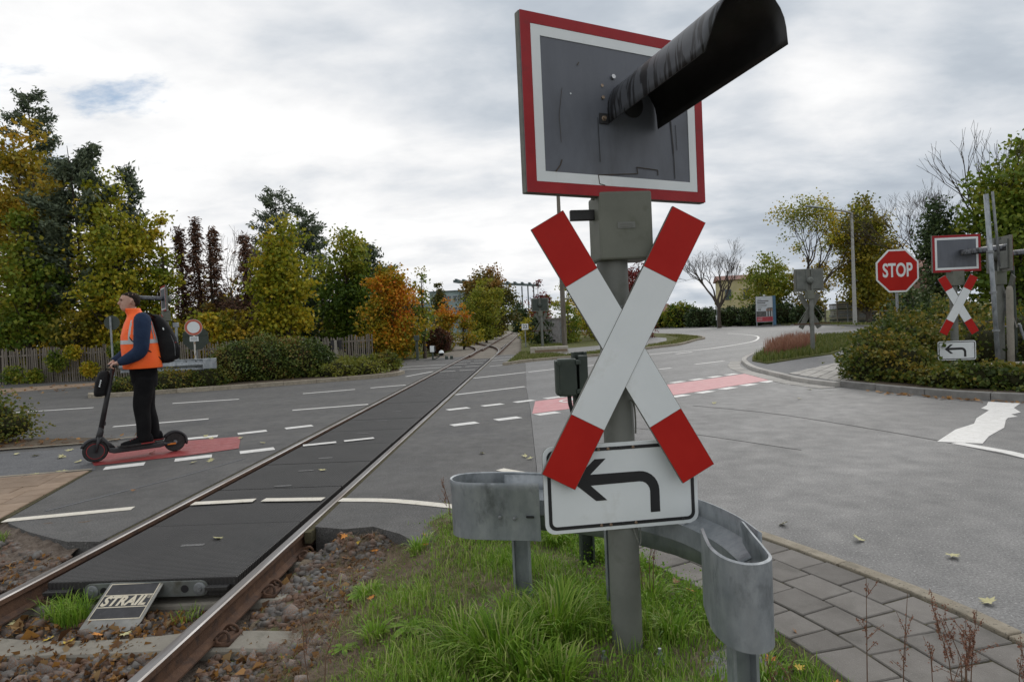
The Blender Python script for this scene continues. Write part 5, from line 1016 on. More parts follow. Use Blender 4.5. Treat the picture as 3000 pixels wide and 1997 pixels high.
# ------------------------------------------------------------------ vegetation
def unit(a): return a/np.maximum(np.linalg.norm(a, axis=-1, keepdims=True), 1e-9)
def leaf_geo(C, S, g, aspect=.42, hang=.3, fold=.14, dirs=None):
    n = len(C); u = g.normal(size=(n, 3)) if dirs is None else dirs+g.normal(size=(n, 3))*.35; u[:, 2] -= hang; u = unit(u)
    w = g.normal(size=(n, 3)); w[:, 2] += .7; v = unit(np.cross(w, u)); w = np.cross(u, v); S = np.asarray(S)[:, None]
    V = np.stack([C-u*S*.5, C+v*S*aspect+w*S*fold, C+u*S*.55, C-v*S*aspect+w*S*fold], 1).reshape(-1, 3)
    return V, np.arange(4*n).reshape(n, 4)
PAL = dict(
 olive=[(0.095, 0.118, 0.013), (0.213, 0.196, 0.018), (0.358, 0.263, 0.022), (0.493, 0.28, 0.025)],
 green=[(0.058, 0.111, 0.016), (0.124, 0.189, 0.019), (0.215, 0.254, 0.026), (0.377, 0.319, 0.031)],
 yg=[(0.106, 0.151, 0.013), (0.235, 0.263, 0.019), (0.414, 0.353, 0.025), (0.605, 0.403, 0.029)],
 orange=[(.115, .155, .014), (.31, .26, .018), (.58, .29, .018), (.60, .17, .018), (.48, .09, .018)],
 rust=[(0.058, 0.075, 0.017), (0.111, 0.111, 0.022), (0.221, 0.143, 0.026), (0.312, 0.143, 0.031)],
 red=[(.085, .018, .016), (.19, .028, .026), (.27, .055, .04)],
 dark=[(0.025, 0.047, 0.018), (0.047, 0.079, 0.025), (0.081, 0.112, 0.032)],
 evergreen=[(0.036, 0.062, 0.014), (0.066, 0.102, 0.019), (0.108, 0.142, 0.024), (0.168, 0.168, 0.031), (0.24, 0.144, 0.048)],
 pine=[(0.064, 0.089, 0.062), (0.12, 0.155, 0.096), (0.198, 0.236, 0.141)],
 spruce=[(.085, .045, .03), (.15, .078, .05), (.21, .125, .08)],
 bank=[(.035, .058, .011), (.065, .098, .015), (.105, .13, .02), (.17, .155, .026), (.28, .20, .03)],
 maroon=[(.045, .018, .014), (.09, .032, .022), (.13, .07, .02)],
 grass=[(0.091, 0.203, 0.015), (0.146, 0.283, 0.022), (0.227, 0.363, 0.036), (0.343, 0.419, 0.101), (0.423, 0.456, 0.181)],
 grass_far=[(.055, .085, .016), (.09, .12, .022), (.14, .16, .034), (.22, .21, .08), (.28, .24, .13)],
 juniper=[(.075, .10, .016), (.125, .15, .022), (.19, .20, .03), (.25, .22, .04)],
 dry=[(.13, .085, .05), (.20, .14, .085), (.27, .20, .125)],
 sorrel=[(.18, .075, .05), (.27, .125, .08), (.33, .20, .13)],
 litter=[(.10, .05, .025), (.19, .10, .045), (.38, .19, .05), (.30, .22, .12)])
LM = {k: leaf_mat('leaf_'+k, v, .12 if k in ('pine', 'dark', 'spruce', 'evergreen') else .3) for k, v in PAL.items()}
def tubes_mesh(name, segs, m, parent, n=5):
    b = MB()
    for pts, rs in segs: b.tube(pts, rs, n, cap=False)
    o = b.build(name, m, parent, smooth=True); return o
def tree(name, label, x, y, h, r, pal, seed, base=.25, nl=9000, ls=.15, shape='round', clr=None, ncl=None, bark='bark', trunk=None, z0=0, lean=(0, 0), group='autumn trees', vfun=None, cat='tree', vary=.5, ry=None, hang=.3, open_=.0):
    g = np.random.default_rng(seed); root = empty(name, (x, y, z0), 0, label, cat, group); nl = int(nl*.8)
    ncl = ncl or max(30, int(nl/52)); ry = ry or r; clr = clr or max(.20, .085*r+.15)
    u = g.random(ncl)**.9
    pr_ = {'round': np.sin(np.pi*np.clip(u*.82+.13, 0, 1))**.75, 'column': np.sin(np.pi*np.clip(u*.78+.18, 0, 1))**.6, 'cone': (1-u)**.8*.95+.06, 'spread': np.sin(np.pi*np.clip(u*.75+.2, 0, 1))**.6}[shape]
    nlead = 9 if r > 1.4 else 4; la = g.random(nlead)*2*np.pi; lr = .62*np.sqrt(g.random(nlead)); lr[0] = 0          # several leaders give the crown its broken top
    lh = (1-.42*lr**1.3)*g.uniform(.80, 1.03, nlead); lh[0] = 1.0; lw = g.uniform(.34, .56, nlead)*(1 if r > 1.4 else 1.3); j = g.choice(nlead, ncl, p=lw/lw.sum())
    ph = g.random(ncl)*2*np.pi; rad = (open_+(1-open_)*np.sqrt(g.random(ncl)))*pr_*lw[j]*(1+.25*np.sin(3*ph+seed+j))
    zc = h*base+u*(lh[j]*h-h*base); sp_ = np.minimum(1, .35+u*1.1)
    C = np.stack([r*(lr[j]*np.cos(la[j])*sp_+rad*np.cos(ph))+lean[0]*u*h, ry*(lr[j]*np.sin(la[j])*sp_+rad*np.sin(ph))+lean[1]*u*h, zc], 1)
    ns = max(4, ncl//14); js = g.integers(0, nlead, ns); C[:ns] = np.stack([r*lr[js]*np.cos(la[js])+g.normal(0, .22*r, ns), ry*lr[js]*np.sin(la[js])+g.normal(0, .22*r, ns), lh[js]*h*g.uniform(.84, 1.0, ns)], 1)
    cv = np.clip(g.normal(.5, .20, ncl)+.22*np.sin(C[:, 0]*1.3+seed)*np.cos(C[:, 2]*.9+seed*2), 0, 1)
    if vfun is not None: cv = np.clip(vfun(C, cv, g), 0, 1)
    k = g.integers(0, ncl, nl); off = g.normal(size=(nl, 3))*clr*np.where(k < ns, .55, 1)[:, None]*np.array([1, 1, .62]); P_ = C[k]+off
    P_[:, 2] = np.maximum(P_[:, 2], .15)
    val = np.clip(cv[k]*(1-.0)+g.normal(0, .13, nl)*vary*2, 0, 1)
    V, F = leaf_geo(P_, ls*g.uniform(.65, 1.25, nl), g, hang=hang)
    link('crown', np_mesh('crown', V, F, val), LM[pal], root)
    tr = trunk or .018*h+.03; segs = []
    ht = h*.9; tp = [(lean[0]*f*f*h+g.normal(0, .03)*h*.15*f, lean[1]*f*f*h+g.normal(0, .03)*h*.15*f, f*ht) for f in np.linspace(0, 1, 7)]; tp[0] = (0, 0, -.3)
    segs.append((tp, [tr*(1-.88*f) for f in np.linspace(0, 1, 7)]))
    for i in g.choice(ncl, min(ncl, 46), replace=False):
        c = C[i]; f = np.clip((c[2]-.5*math.hypot(c[0], c[1])-.05*h)/ht, .08, .9); j = f*6; a = np.array(tp[int(j)]); b_ = np.array(tp[min(6, int(j)+1)]); s0 = a+(b_-a)*(j-int(j)); mid = s0*.45+c*.55+np.array([0, 0, -.06*h*g.random()])
        rr = tr*(1-.85*f)*.45+.008; segs.append(([tuple(s0), tuple(mid), tuple(c)], [rr, rr*.55, .006]))
    tubes_mesh('trunk', segs, mt[bark], root)
    return root
def conifer(name, label, x, y, h, r, pal, seed, base=.15, droop=.1, dens=1.0, bark='bark_dark', kind='pine', z0=0, nl=.27, wl=.026):
    g = np.random.default_rng(seed); root = empty(name, (x, y, z0), 0, label, 'tree', 'conifers behind the fence'); segs = [([(0, 0, -.3), (g.normal(0, .1), g.normal(0, .1), h*.5), (g.normal(0, .1), g.normal(0, .1), h*.99)], [.016*h+.03, .011*h, .012])]
    Cs = []; Ds = []; z = h*base
    while z < h*.985:
        f = (z-h*base)/(h*(1-base)); L0 = r*((1-f)**1.0*.97+.03) if kind != 'pine' else r*(np.sin(np.pi*np.clip(.22+f*.74, 0, 1))**.8*.95+.05)
        for q in range(g.integers(3, 6)):
            a = g.random()*2*np.pi; L = L0*(g.uniform(.55, 1.12) if kind == 'pine' else g.uniform(.3, 1.3)); up = (.35 if kind == 'pine' else -droop)
            tip = np.array([L*math.cos(a), L*math.sin(a), z+up*L+g.normal(0, .08)]); st_ = np.array([0, 0, z]); midp = (st_+tip)/2+np.array([0, 0, -.08*L])
            segs.append(([tuple(st_), tuple(midp), tuple(tip)], [.012+.02*L, .010, .004]))
            nt_ = max(3, int(L*(7 if kind == 'pine' else 10)*dens))
            for t in np.linspace(.35 if kind == 'pine' else .15, 1, nt_):
                c = st_*(1-t)**2+2*midp*t*(1-t)+tip*t*t; m = int((15 if kind == 'pine' else 9)*dens)+2; d = np.array([math.cos(a), math.sin(a), .55 if kind == 'pine' else -.35])
                Cs.append(c+g.normal(size=(m, 3))*(.15 if kind == 'pine' else .13)); Ds.append(np.tile(d, (m, 1)))
        z += h*g.uniform(.03, .055) if kind == 'pine' else h*.026
    C = np.concatenate(Cs); D = np.concatenate(Ds)*(.42 if kind == 'pine' else .7); n = len(C)
    V, F = leaf_geo(C, nl*g.uniform(.6, 1.2, n), g, wl/nl*2, 0, .03, D); link('crown', np_mesh('crown', V, F, np.clip(g.normal(.5, .25, n), 0, 1)), LM[pal], root)
    tubes_mesh('trunk', segs, mt[bark], root, 4); return root
def bare_tree(name, label, x, y, h, seed, spread=.5, tr=.2, depth=6, bark='bark', z0=0, first=.22, group='bare trees', leaf=None, nl=0, ls=.12, lean=0, lmax=99):
    g = np.random.default_rng(seed); root = empty(name, (x, y, z0), 0, label, 'tree', group); segs = []; tw = []; tips = []
    def grow(p, d, L, r, k):
        e = p+d*L; m = (p+e)/2+g.normal(size=3)*L*.05; (segs if k < 3 else tw).append(([tuple(p), tuple(m), tuple(e)], [r, r*.85, r*.66]))
        if k >= depth: tips.append(e); return
        for q in range(g.integers(2, 4) if k else g.integers(4, 6)):
            nd = unit(d+g.normal(size=3)*spread*(1.0 if k else 1.15)+np.array([0, 0, .30])); grow(e if k == 0 or g.random() < .6 else p+d*L*g.uniform(.55, 1), nd, L*g.uniform(.62, .86)*(1.15 if k == 0 else 1), r*g.uniform(.5, .66), k+1)
    grow(np.array([0, 0, -.2]), unit(np.array([lean, 0, 1.])), h*first, tr, 0)
    zz = max(t[2] for t in tips); sc_ = h/zz
    segs = [([tuple(np.array(q)*sc_) for q in p], [max(.006, r) for r in rs]) for p, rs in segs]; tw = [([tuple(np.array(q)*sc_) for q in p], [max(.007, r) for r in rs]) for p, rs in tw]
    tubes_mesh('trunk', segs, mt[bark], root, 6); tubes_mesh('twigs', tw, mt[bark], root, 3)['kind'] = 'stuff'
    if leaf:
        T_ = np.array(tips)*sc_; k = g.integers(0, len(T_), nl); P_ = T_[k]+g.normal(size=(nl, 3))*.32; V, F = leaf_geo(P_, ls*g.uniform(.6, 1.2, nl), g); link('crown', np_mesh('crown', V, F, np.clip(g.normal(.5, .22, nl)+.2*np.sin(P_[:, 0]), 0, 1)), LM[leaf], root)
    return root
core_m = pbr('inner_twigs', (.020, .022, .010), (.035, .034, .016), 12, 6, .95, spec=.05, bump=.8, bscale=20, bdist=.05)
def bush(name, label, ells, n, ls, pal, seed, group=None, cat='shrub', shell=.8, z0=0, stems=False, core=.86, vary=.22, rough=.12, loc=None):
    g = np.random.default_rng(seed); ox, oy = loc or (ells[0][0], ells[0][1]); root = empty(name, (ox, oy, z0), 0, label, cat, group)
    A = np.array([e[3]*e[4]+e[4]*e[5]+e[3]*e[5] for e in ells]); kk = g.choice(len(ells), n, p=A/A.sum()); E = np.array(ells)
    d = unit(g.normal(size=(n, 3))); bump_ = 1+rough*np.sin(d[:, 0]*7+kk*2)*np.cos(d[:, 2]*6+kk)+rough*.7*np.sin(d[:, 1]*13+kk*3+d[:, 0]*5)
    rr = (shell+(1.06-shell)*np.sqrt(g.random(n)))*bump_; rr = rr*np.where(g.random(n) < .07, g.uniform(1.05, 1.28, n), 1); P_ = E[kk, :3]+d*E[kk, 3:]*rr[:, None]; P_[:, 0] -= ox; P_[:, 1] -= oy
    keep = P_[:, 2] > .01; P_ = P_[keep]; d = d[keep]; n = len(P_)
    cv = .5+.25*np.sin(P_[:, 0]*2.1+seed)*np.cos(P_[:, 1]*1.7+seed)+.18*np.sin(P_[:, 0]*5.3+P_[:, 2]*4)
    V, F = leaf_geo(P_, ls*g.uniform(.6, 1.25, n), g, dirs=d*.5+np.array([0, 0, .2])); link('foliage', np_mesh('foliage', V, F, np.clip(cv+g.normal(0, vary, n), 0, 1)), LM[pal], root)
    b = MB()
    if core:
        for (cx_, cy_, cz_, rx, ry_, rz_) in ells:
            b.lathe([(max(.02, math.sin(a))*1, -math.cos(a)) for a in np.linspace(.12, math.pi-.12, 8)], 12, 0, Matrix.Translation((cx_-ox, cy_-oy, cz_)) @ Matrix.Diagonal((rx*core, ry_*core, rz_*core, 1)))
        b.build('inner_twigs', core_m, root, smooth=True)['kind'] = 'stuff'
    if stems:
        b = MB()
        for q in range(stems): e = P_[g.integers(0, n)]; b.tube([(e[0]*.15, e[1]*.15, 0), (e[0]*.5, e[1]*.5, e[2]*.55), tuple(e)], [.012, .008, .003], 4, cap=False)
        b.build('stems', mt['bark'], root)['kind'] = 'stuff'
    return root
# --- left wood, from the picture edge towards the track
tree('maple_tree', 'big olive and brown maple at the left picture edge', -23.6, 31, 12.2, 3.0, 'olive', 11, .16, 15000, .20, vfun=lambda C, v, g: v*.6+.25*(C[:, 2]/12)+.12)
tree('maple_tree', 'fresh green maple bough mass at the far left edge below the olive maple', -22.0, 28.8, 7.6, 1.7, 'green', 12, .22, 6500, .19)
conifer('pine_tree', 'tallest dark pine rising behind the olive maple at left', -28.2, 38, 16.7, 2.4, 'pine', 13, .3, kind='pine', dens=1.2)
conifer('pine_tree', 'broad crooked pine right of the tallest pine', -20.3, 30.2, 11.0, 2.3, 'pine', 14, .30, kind='pine', dens=1.3)
tree('maple_tree', 'slender upright yellow green maple right of the broad pine', -18.4, 29.6, 9.7, 1.9, 'yg', 15, .15, 9500, .18, 'column', vfun=lambda C, v, g: v*.75+.06)
conifer('pine_tree', 'thin pine tip showing above the slender upright maple', -19.6, 33, 10.6, .9, 'pine', 16, .3, kind='pine')
tree('maple_tree', 'thin low maple with sparse yellow leaves beside the dead spruces', -16.6, 30.5, 7.5, 1.3, 'yg', 17, .2, 4200, .17, 'column', open_=.3)
for i, (x, y, h, r, l) in enumerate(((-17.8, 34.4, 7.6, 1.1, 'leftmost'), (-16.8, 34.2, 8.1, 1.4, 'tallest'), (-15.8, 34.0, 7.5, 1.25, 'third from left'), (-13.9, 33.6, 7.0, 1.7, 'widest'), (-12.8, 34, 6.3, 1.4, 'rightmost'))):
    conifer('spruce_tree', 'dead red brown spruce, %s of the brown group' % l, x, y, h, r, 'spruce', 20+i, .06, .22, .62, kind='spruce', nl=.3, wl=.018)
bare_tree('birch_tree', 'pale grey almost leafless birch between the dead spruces', -16.6, 38.5, 8.3, 26, .42, .10, 6, 'bark_grey', first=.2, group='bare trees')
conifer('pine_tree', 'pine with open whorled top above the yellow maple in the middle', -16.0, 44, 11.6, 2.3, 'pine', 27, .3, kind='pine', dens=.9)
conifer('pine_tree', 'smaller pine right of the open topped pine', -12.9, 40.5, 9.4, 1.6, 'pine', 28, .25, kind='pine', dens=1.0)
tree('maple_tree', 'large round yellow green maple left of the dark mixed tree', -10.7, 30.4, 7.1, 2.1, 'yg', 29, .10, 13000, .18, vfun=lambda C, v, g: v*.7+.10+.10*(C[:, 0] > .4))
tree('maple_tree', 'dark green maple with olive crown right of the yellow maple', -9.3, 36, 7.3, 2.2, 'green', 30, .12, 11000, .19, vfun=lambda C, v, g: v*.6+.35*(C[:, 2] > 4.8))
conifer('pine_tree', 'dark shaded pine inside the dark green maple', -8.6, 38, 6.6, 2.0, 'pine', 31, .05, kind='pine', dens=1.2)
tree('maple_tree', 'bushy maple glowing orange in its middle beside the track', -6.2, 33.2, 4.75, 2.0, 'orange', 32, .03, 15000, .15, 'round', vfun=lambda C, v, g: v*.28+.08+.62*np.exp(-((C[:, 0]-.45)/.55)**2-((C[:, 2]-2.7)/1.15)**2)*(C[:, 1] < .6)+.28*np.exp(-((C[:, 0]+.7)/.8)**2-((C[:, 2]-3.9)/.7)**2)+.22*np.exp(-((C[:, 0]-.1)/.7)**2-((C[:, 2]-1.2)/.6)**2))
tree('maple_sapling', 'thin green sapling shoot rising right of the orange maple', -4.75, 34.2, 4.9, .38, 'green', 33, .2, 1000, .14, 'column', cat='sapling')
g_ = np.random.default_rng(5)
for i, (x, y, h, r, p, l) in enumerate(((-27.5, 30, 6.5, 2.2, 'olive', 'olive shrub wall at the left edge behind the fence'), (-25, 29, 4.2, 1.6, 'green', 'green shrub leaning over the fence at the left edge'), (-19.8, 28.6, 3.6, 1.5, 'olive', 'olive hazel shrub behind the fence left of the rider'), (-17.2, 28.3, 3.4, 1.4, 'yg', 'yellow hazel shrub behind the fence above the rider'),
        (-15.2, 28.4, 2.9, 1.2, 'olive', 'olive shrub behind the crossing signal by the fence'), (-13.9, 29.0, 2.8, 1.1, 'yg', 'yellow green shrub behind the round sign'), (-12.7, 29.6, 3.1, 1.1, 'olive', 'low olive shrub between round sign and yellow maple'), (-15.6, 32, 3.4, 1.6, 'rust', 'rusty brown shrub below the dead spruces'), (-12.5, 37, 5.6, 2.0, 'dark', 'dark undergrowth behind the yellow maple'), (-6.9, 41, 4.2, 1.7, 'dark', 'dark thicket behind the orange maple'),
        (-26, 36, 9.0, 2.6, 'olive', 'olive tree behind the left edge maple'), (-31, 35, 8, 3, 'olive', 'olive maple beyond the left picture edge'))):
    tree('hazel_shrub' if h < 5 else 'understory_tree', l, x, y, h, r, p, 60+i, .02, int(2500*r*h/4), .17, 'round', cat='shrub' if h < 5 else 'tree', group='understory behind the fence')
gw = np.random.default_rng(77)
bw = bush('background_wood', 'distant olive wood closing the view behind the fence trees', [(x, 52+gw.normal(0, 3), 1.6, 3.2, 2.2, float(gw.uniform(2.6, 4.4))) for x in np.arange(-62, -8.5, 3.3)], 15000, .36, 'olive', 78, cat='wood', core=.8, rough=.3, vary=.3, shell=.7); bw['kind'] = 'stuff'
# --- along the track
bush('barberry_shrub', 'maroon leaved shrub beside the orange maple', [(-4.6, 39, .7, .8, .8, .75)], 2500, .12, 'maroon', 90, 'shrubs by the track', z0=.02, core=.8)
tree('maple_sapling', 'slim yellow and orange maple left of the far points', -4.6, 45, 3.6, 1.0, 'orange', 91, .03, 3200, .14, 'column', cat='sapling', vfun=lambda C, v, g: v*.5+.35*(C[:, 2] > 2.3))
tree('maple_sapling', 'green orange sapling right of the slim yellow maple', -3.6, 47, 3.1, .8, 'orange', 92, .03, 2400, .14, 'column', cat='sapling', vfun=lambda C, v, g: v*.35+.3*(C[:, 2] > 2.2))
tree('poplar_tree', 'slim dark tree in front of the teal office building', -6.75, 60, 5.6, 1.1, 'rust', 93, .03, 4500, .2, 'column', vfun=lambda C, v, g: v*.5)
tree('chestnut_tree', 'broad dark rusty chestnut tree above the far track', -2.6, 76, 8.3, 4.3, 'rust', 94, .05, 17000, .30, 'round', vfun=lambda C, v, g: v*.55+.38*(C[:, 2] > 5.4))
tree('willow_tree', 'paler green tree standing before the dark chestnut', -2.5, 62, 6.1, 2.3, 'green', 95, .04, 9000, .19, 'round', vfun=lambda C, v, g: v*.4+.55)
for i, (x, y, h, r, p, l) in enumerate(((1.3, 110, 5.2, 2.4, 'dark', 'grey green tree at the vanishing point of the track'), (-1.6, 90, 3.2, 1.6, 'olive', 'olive bush left of the far track'), (1.55, 58, 1.9, .8, 'yg', 'yellow shrub right of the far track'), (1.5, 50, 2.0, .75, 'yg', 'golden shrub beside the kilometre sign'), (-3.1, 57, 1.2, .9, 'yg', 'low yellow bush between the two tracks'), (2.6, 58, 5.5, 1.3, 'red', 'red maple above the far signal'), (4.4, 49, 4.3, 1.6, 'yg', 'yellow tree behind the relay hut'), (4.0, 44, 2.6, 1.1, 'green', 'ivy green shrub over the relay hut'), (6.6, 47, 3.6, 1.4, 'yg', 'yellow green tree left of the foreground cross post'), (9.8, 48, 6.3, 2.1, 'red', 'dark red tree behind the foreground cross'), (7.2, 55, 5.0, 1.8, 'rust', 'rusty tree behind the red tree'), (4.6, 90, 5.5, 2.2, 'olive', 'olive tree right of the far track'), (2.0, 41.2, 2.2, .8, 'dark', 'dark ivy shrub beside the relay hut wall'))):
    tree('track_shrub' if h < 4.5 else 'track_tree', l, x, y, h, r, p, 100+i, .02, int(1700*max(1, r)*max(1, h/3)), .15 if y < 60 else .26, 'round', cat='shrub' if h < 4.5 else 'tree', group='growth along the track')
# --- right side
bare_tree('bare_tree', 'large leafless tree right of the foreground cross', 24.4, 74, 10.6, 131, .36, .26, 7, 'bark', first=.22)
tree('ash_tree', 'wide yellow green tree before the yellow house', 33.3, 81, 9.0, 4.3, 'green', 132, .12, 9500, .28, 'spread', vfun=lambda C, v, g: v*.6+.36)
tree('ash_tree', 'smaller olive tree right of the wide yellow green tree', 37, 78, 8.0, 3.2, 'olive', 133, .1, 5000, .26, 'round')
bare_tree('thin_tree', 'half bare tree with thin foliage behind the street lamp arm', 29.9, 63, 12.8, 134, .42, .22, 6, 'bark', first=.22, leaf='yg', nl=5200, ls=.22, group='half bare trees')
tree('maple_tree', 'dense olive maple right of the street lamp pole', 35.4, 62.5, 12.4, 3.9, 'olive', 135, .14, 15000, .26, 'round', vfun=lambda C, v, g: v*.75, trunk=.3)
tree('maple_tree', 'rounded yellow flecked maple behind the stop sign', 38.6, 66, 9.6, 3.3, 'olive', 136, .1, 9000, .26, 'round')
bare_tree('bare_tree', 'leafless tree between the stop sign and the right hand maple', 28.9, 44, 10.2, 137, .40, .17, 7, 'bark', first=.20, lean=.05)
tree('maple_tree', 'tall green maple at the right picture edge', 20.9, 26, 8.1, 2.7, 'green', 138, .06, 17000, .19, 'round', vfun=lambda C, v, g: v*.65+.28*(C[:, 2] > 5.5), trunk=.2)
bare_tree('dead_tree', 'dead bare limbs rising above the right hand maple', 20.6, 26.6, 9.7, 139, .26, .11, 5, 'bark', first=.48, group='bare trees')
tree('ivy_tree', 'dark ivy clad trunk left of the right hand maple', 18.6, 27.5, 6.0, 1.1, 'dark', 140, .02, 7000, .15, 'column')
tree('maple_tree', 'shadowy maple behind the mast at the right edge', 24.5, 29, 8.5, 3.0, 'green', 141, .04, 9000, .2, 'round')
tree('evergreen_shrub', 'dark evergreen shrub right of the stop sign post', 15.4, 24.5, 2.2, 1.6, 'dark', 142, .0, 5000, .12, 'round', cat='shrub', group='shrubs on the bank')
tree('rose_shrub', 'olive shrub behind the right hand cross', 14.2, 20.5, 1.9, 1.3, 'bank', 143, .0, 4000, .11, 'round', cat='shrub', group='shrubs on the bank')
bush('dark_hedge', 'dark clipped hedge behind the poster board', [(27.5, 80, 1.0, 2.2, 1.5, 1.3), (30, 77.5, 1.0, 2.0, 1.5, 1.35), (32, 74.5, 1.0, 1.8, 1.5, 1.3), (33.5, 71.5, .9, 1.6, 1.5, 1.2), (25.5, 84, 1.0, 2.2, 1.5, 1.4)], 9000, .28, 'dark', 144, cat='hedge', z0=.1)
bush('green_shrub', 'rounded green shrub left of the bare tree', [(23.5, 88, 1.4, 2.4, 1.6, 1.8), (20.5, 90, 1.0, 2.2, 1.5, 1.3)], 4000, .3, 'green', 145, cat='shrub', z0=.1)
bush('pale_shrub', 'pale shrub beside the low house', [(17, 96, .9, 2.2, 1.5, 1.2), (13, 100, 1.1, 2.5, 1.5, 1.5)], 3000, .3, 'olive', 146, cat='shrub', z0=.1)
bush('round_hedge', 'large rounded evergreen hedge with bronze tips in the planting bed', [(-9.25, 21.5, .5, 1.05, .95, .80), (-8.45, 21.8, .55, 1.1, 1.0, .86), (-7.6, 22.2, .5, 1.0, 1.0, .80), (-7.1, 22.5, .42, .75, .8, .66), (-9.8, 21.5, .35, .6, .7, .55)], 30000, .075, 'evergreen', 150, cat='hedge', z0=.1)
bush('juniper_shrub', 'low yellowish juniper mat right of the rounded hedge', [(-6.1, 22.0, .1, .8, .8, .38), (-5.3, 22.4, .08, .7, .8, .36), (-6.0, 23.2, .1, .9, .8, .42), (-5.0, 23.4, .1, .7, .7, .38)], 10000, .085, 'juniper', 151, z0=.1, rough=.25, vary=.12)
bush('lavender_shrub', 'small greyish round shrub at the end of the planting bed', [(-4.75, 23.6, .25, .45, .45, .42)], 3000, .06, 'bank', 152, z0=.1)
bush('cotoneaster_shrub', 'low leafy ground cover under the straight crash barrier', [(-11.6, 19.3, .06, .7, .5, .34), (-10.6, 19.6, .08, .8, .6, .42), (-9.9, 20.2, .1, .7, .6, .45), (-11.4, 20.2, .1, .8, .6, .42), (-12.2, 19.6, .05, .5, .5, .3)], 13000, .07, 'bank', 153, z0=.1, rough=.25)
bush('bare_shrub', 'sparse brownish shrub at the left edge beside the cycle path', [(-9.0, 10.75, .36, .62, .5, .42), (-8.5, 10.6, .24, .45, .4, .28), (-9.7, 10.9, .40, .7, .6, .48)], 4200, .055, 'bank', 154, z0=.03, stems=90, core=.62, shell=.35, rough=.3)
flat('shrub_patch', [(-12, 9.15), (-8.0, 9.85), (-6.75, 10.15), (-6.55, 10.42), (-7.3, 10.65), (-12, 11.1)], -.05, .02, 'soil')
strip([(-10, 9.40), (-8.0, 9.80), (-6.72, 10.08), (-6.45, 10.42), (-6.0, 10.55)], .07, .03, structure(empty('patch_edge')), 'kerbstone', 'edge_stone')
g_ = np.random.default_rng(9); el = []
for t in np.linspace(0, 1, 12):
    x = np.interp(t, [0, .15, .35, .6, 1], [7.75, 8.0, 8.45, 9.4, 12.3]); y = np.interp(t, [0, .15, .35, .6, 1], [13.3, 12.5, 11.3, 10.35, 8.4]); el.append((x+g_.normal(0, .08), y+g_.normal(0, .08), .14, .62, .6, g_.uniform(.50, .60) if t < .12 else (g_.uniform(.22, .27) if t < .62 else g_.uniform(.30, .38))))
bush('bank_shrubs_front', 'dense dark leaved shrub row along the right hand kerb', el, 26000, .075, 'bank', 155, cat='shrub', z0=.1, rough=.22)
el = [(8.3, 13.9, .35, .85, .8, .72), (8.9, 14.5, .42, .9, .8, .80), (7.95, 13.4, .25, .6, .6, .6), (9.6, 14.9, .38, .9, .8, .74)]
bush('bank_shrub', 'taller yellow flecked shrub mound in front of the stop sign post', el, 14000, .085, 'bank', 156, z0=.1, rough=.25)
el = [(10.4+.9*i+g_.normal(0, .15), 15.2+g_.normal(0, .7)-.15*i, .25, .95, .9, g_.uniform(.5, .8)) for i in range(8)]+[(10.6+i*1.1, 11.6-.5*i+g_.normal(0, .2), .05, .75, .7, .34) for i in range(5)]+[(12+1.6*i, 18+g_.normal(0, 1), .3, 1.5, 1.4, .95) for i in range(6)]
bush('bramble_thicket', 'brownish bramble thicket spreading behind the right hand signals', el, 24000, .095, 'bank', 157, cat='shrub', z0=.1, rough=.25, vary=.28)
for i, (x, y, z, r) in enumerate(((-19.4, 26.95, .9, .5), (-17.9, 26.8, .5, .38), (-16.6, 26.7, 1.2, .45), (-21.3, 27.0, .3, .55), (-18.6, 26.85, 1.25, .35), (-20.3, 26.9, .25, .4), (-15.4, 26.6, .4, .3))):
    bush('climbing_plant', ['leafy creeper hanging over the fence left of the rider', 'small creeper low on the fence', 'creeper at the fence top beside the round sign back', 'bush at the fence foot at the left edge', 'thin creeper over the fence top', 'low creeper at the fence foot', 'small yellow creeper right of the rider'][i], [(x, y-.14, z, r, .16, r*.9)], 700, .10, 'yg' if i % 3 == 1 else 'green', 160+i, 'creepers on the fence', 'creeper', core=0, shell=.1)

# ------------------------------------------------------------------ grass, weeds, stones, fallen leaves
def blades(P_, H, Wd, g, bend=.5, dirs=None, val=None):
    n = len(P_); a = g.random(n)*2*np.pi; d = np.stack([np.cos(a), np.sin(a), np.zeros(n)], 1) if dirs is None else dirs; s = np.stack([-d[:, 1], d[:, 0], np.zeros(n)], 1); B_ = bend*g.uniform(.2, 1.4, n)
    V = np.zeros((n, 7, 3)); 
    for i, (f, w) in enumerate(((0, .7), (.4, 1.0), (.75, .75))):
        c = P_+d*(B_*H*f*f)[:, None]; c[:, 2] += H*(f-.25*B_*f*f); V[:, 2*i] = c-s*(Wd*w/2)[:, None]; V[:, 2*i+1] = c+s*(Wd*w/2)[:, None]
    c = P_+d*(B_*H)[:, None]; c[:, 2] += H*(1-.42*B_); V[:, 6] = c
    i0 = (np.arange(n)*7)[:, None]; F = np.concatenate([i0+np.array([q]) for q in ((0, 1, 3), (0, 3, 2), (2, 3, 5), (2, 5, 4), (4, 5, 6))], 0)
    return V.reshape(-1, 3), F, (np.tile(val, 5) if val is not None else None)
def back_edge(x): return np.interp(x, [-1.5, -1.25, -.9, -.58, -.2, .3, .8, 1.2], [5.1, 5.12, 5.26, 5.36, 5.42, 5.42, 5.25, 4.95])
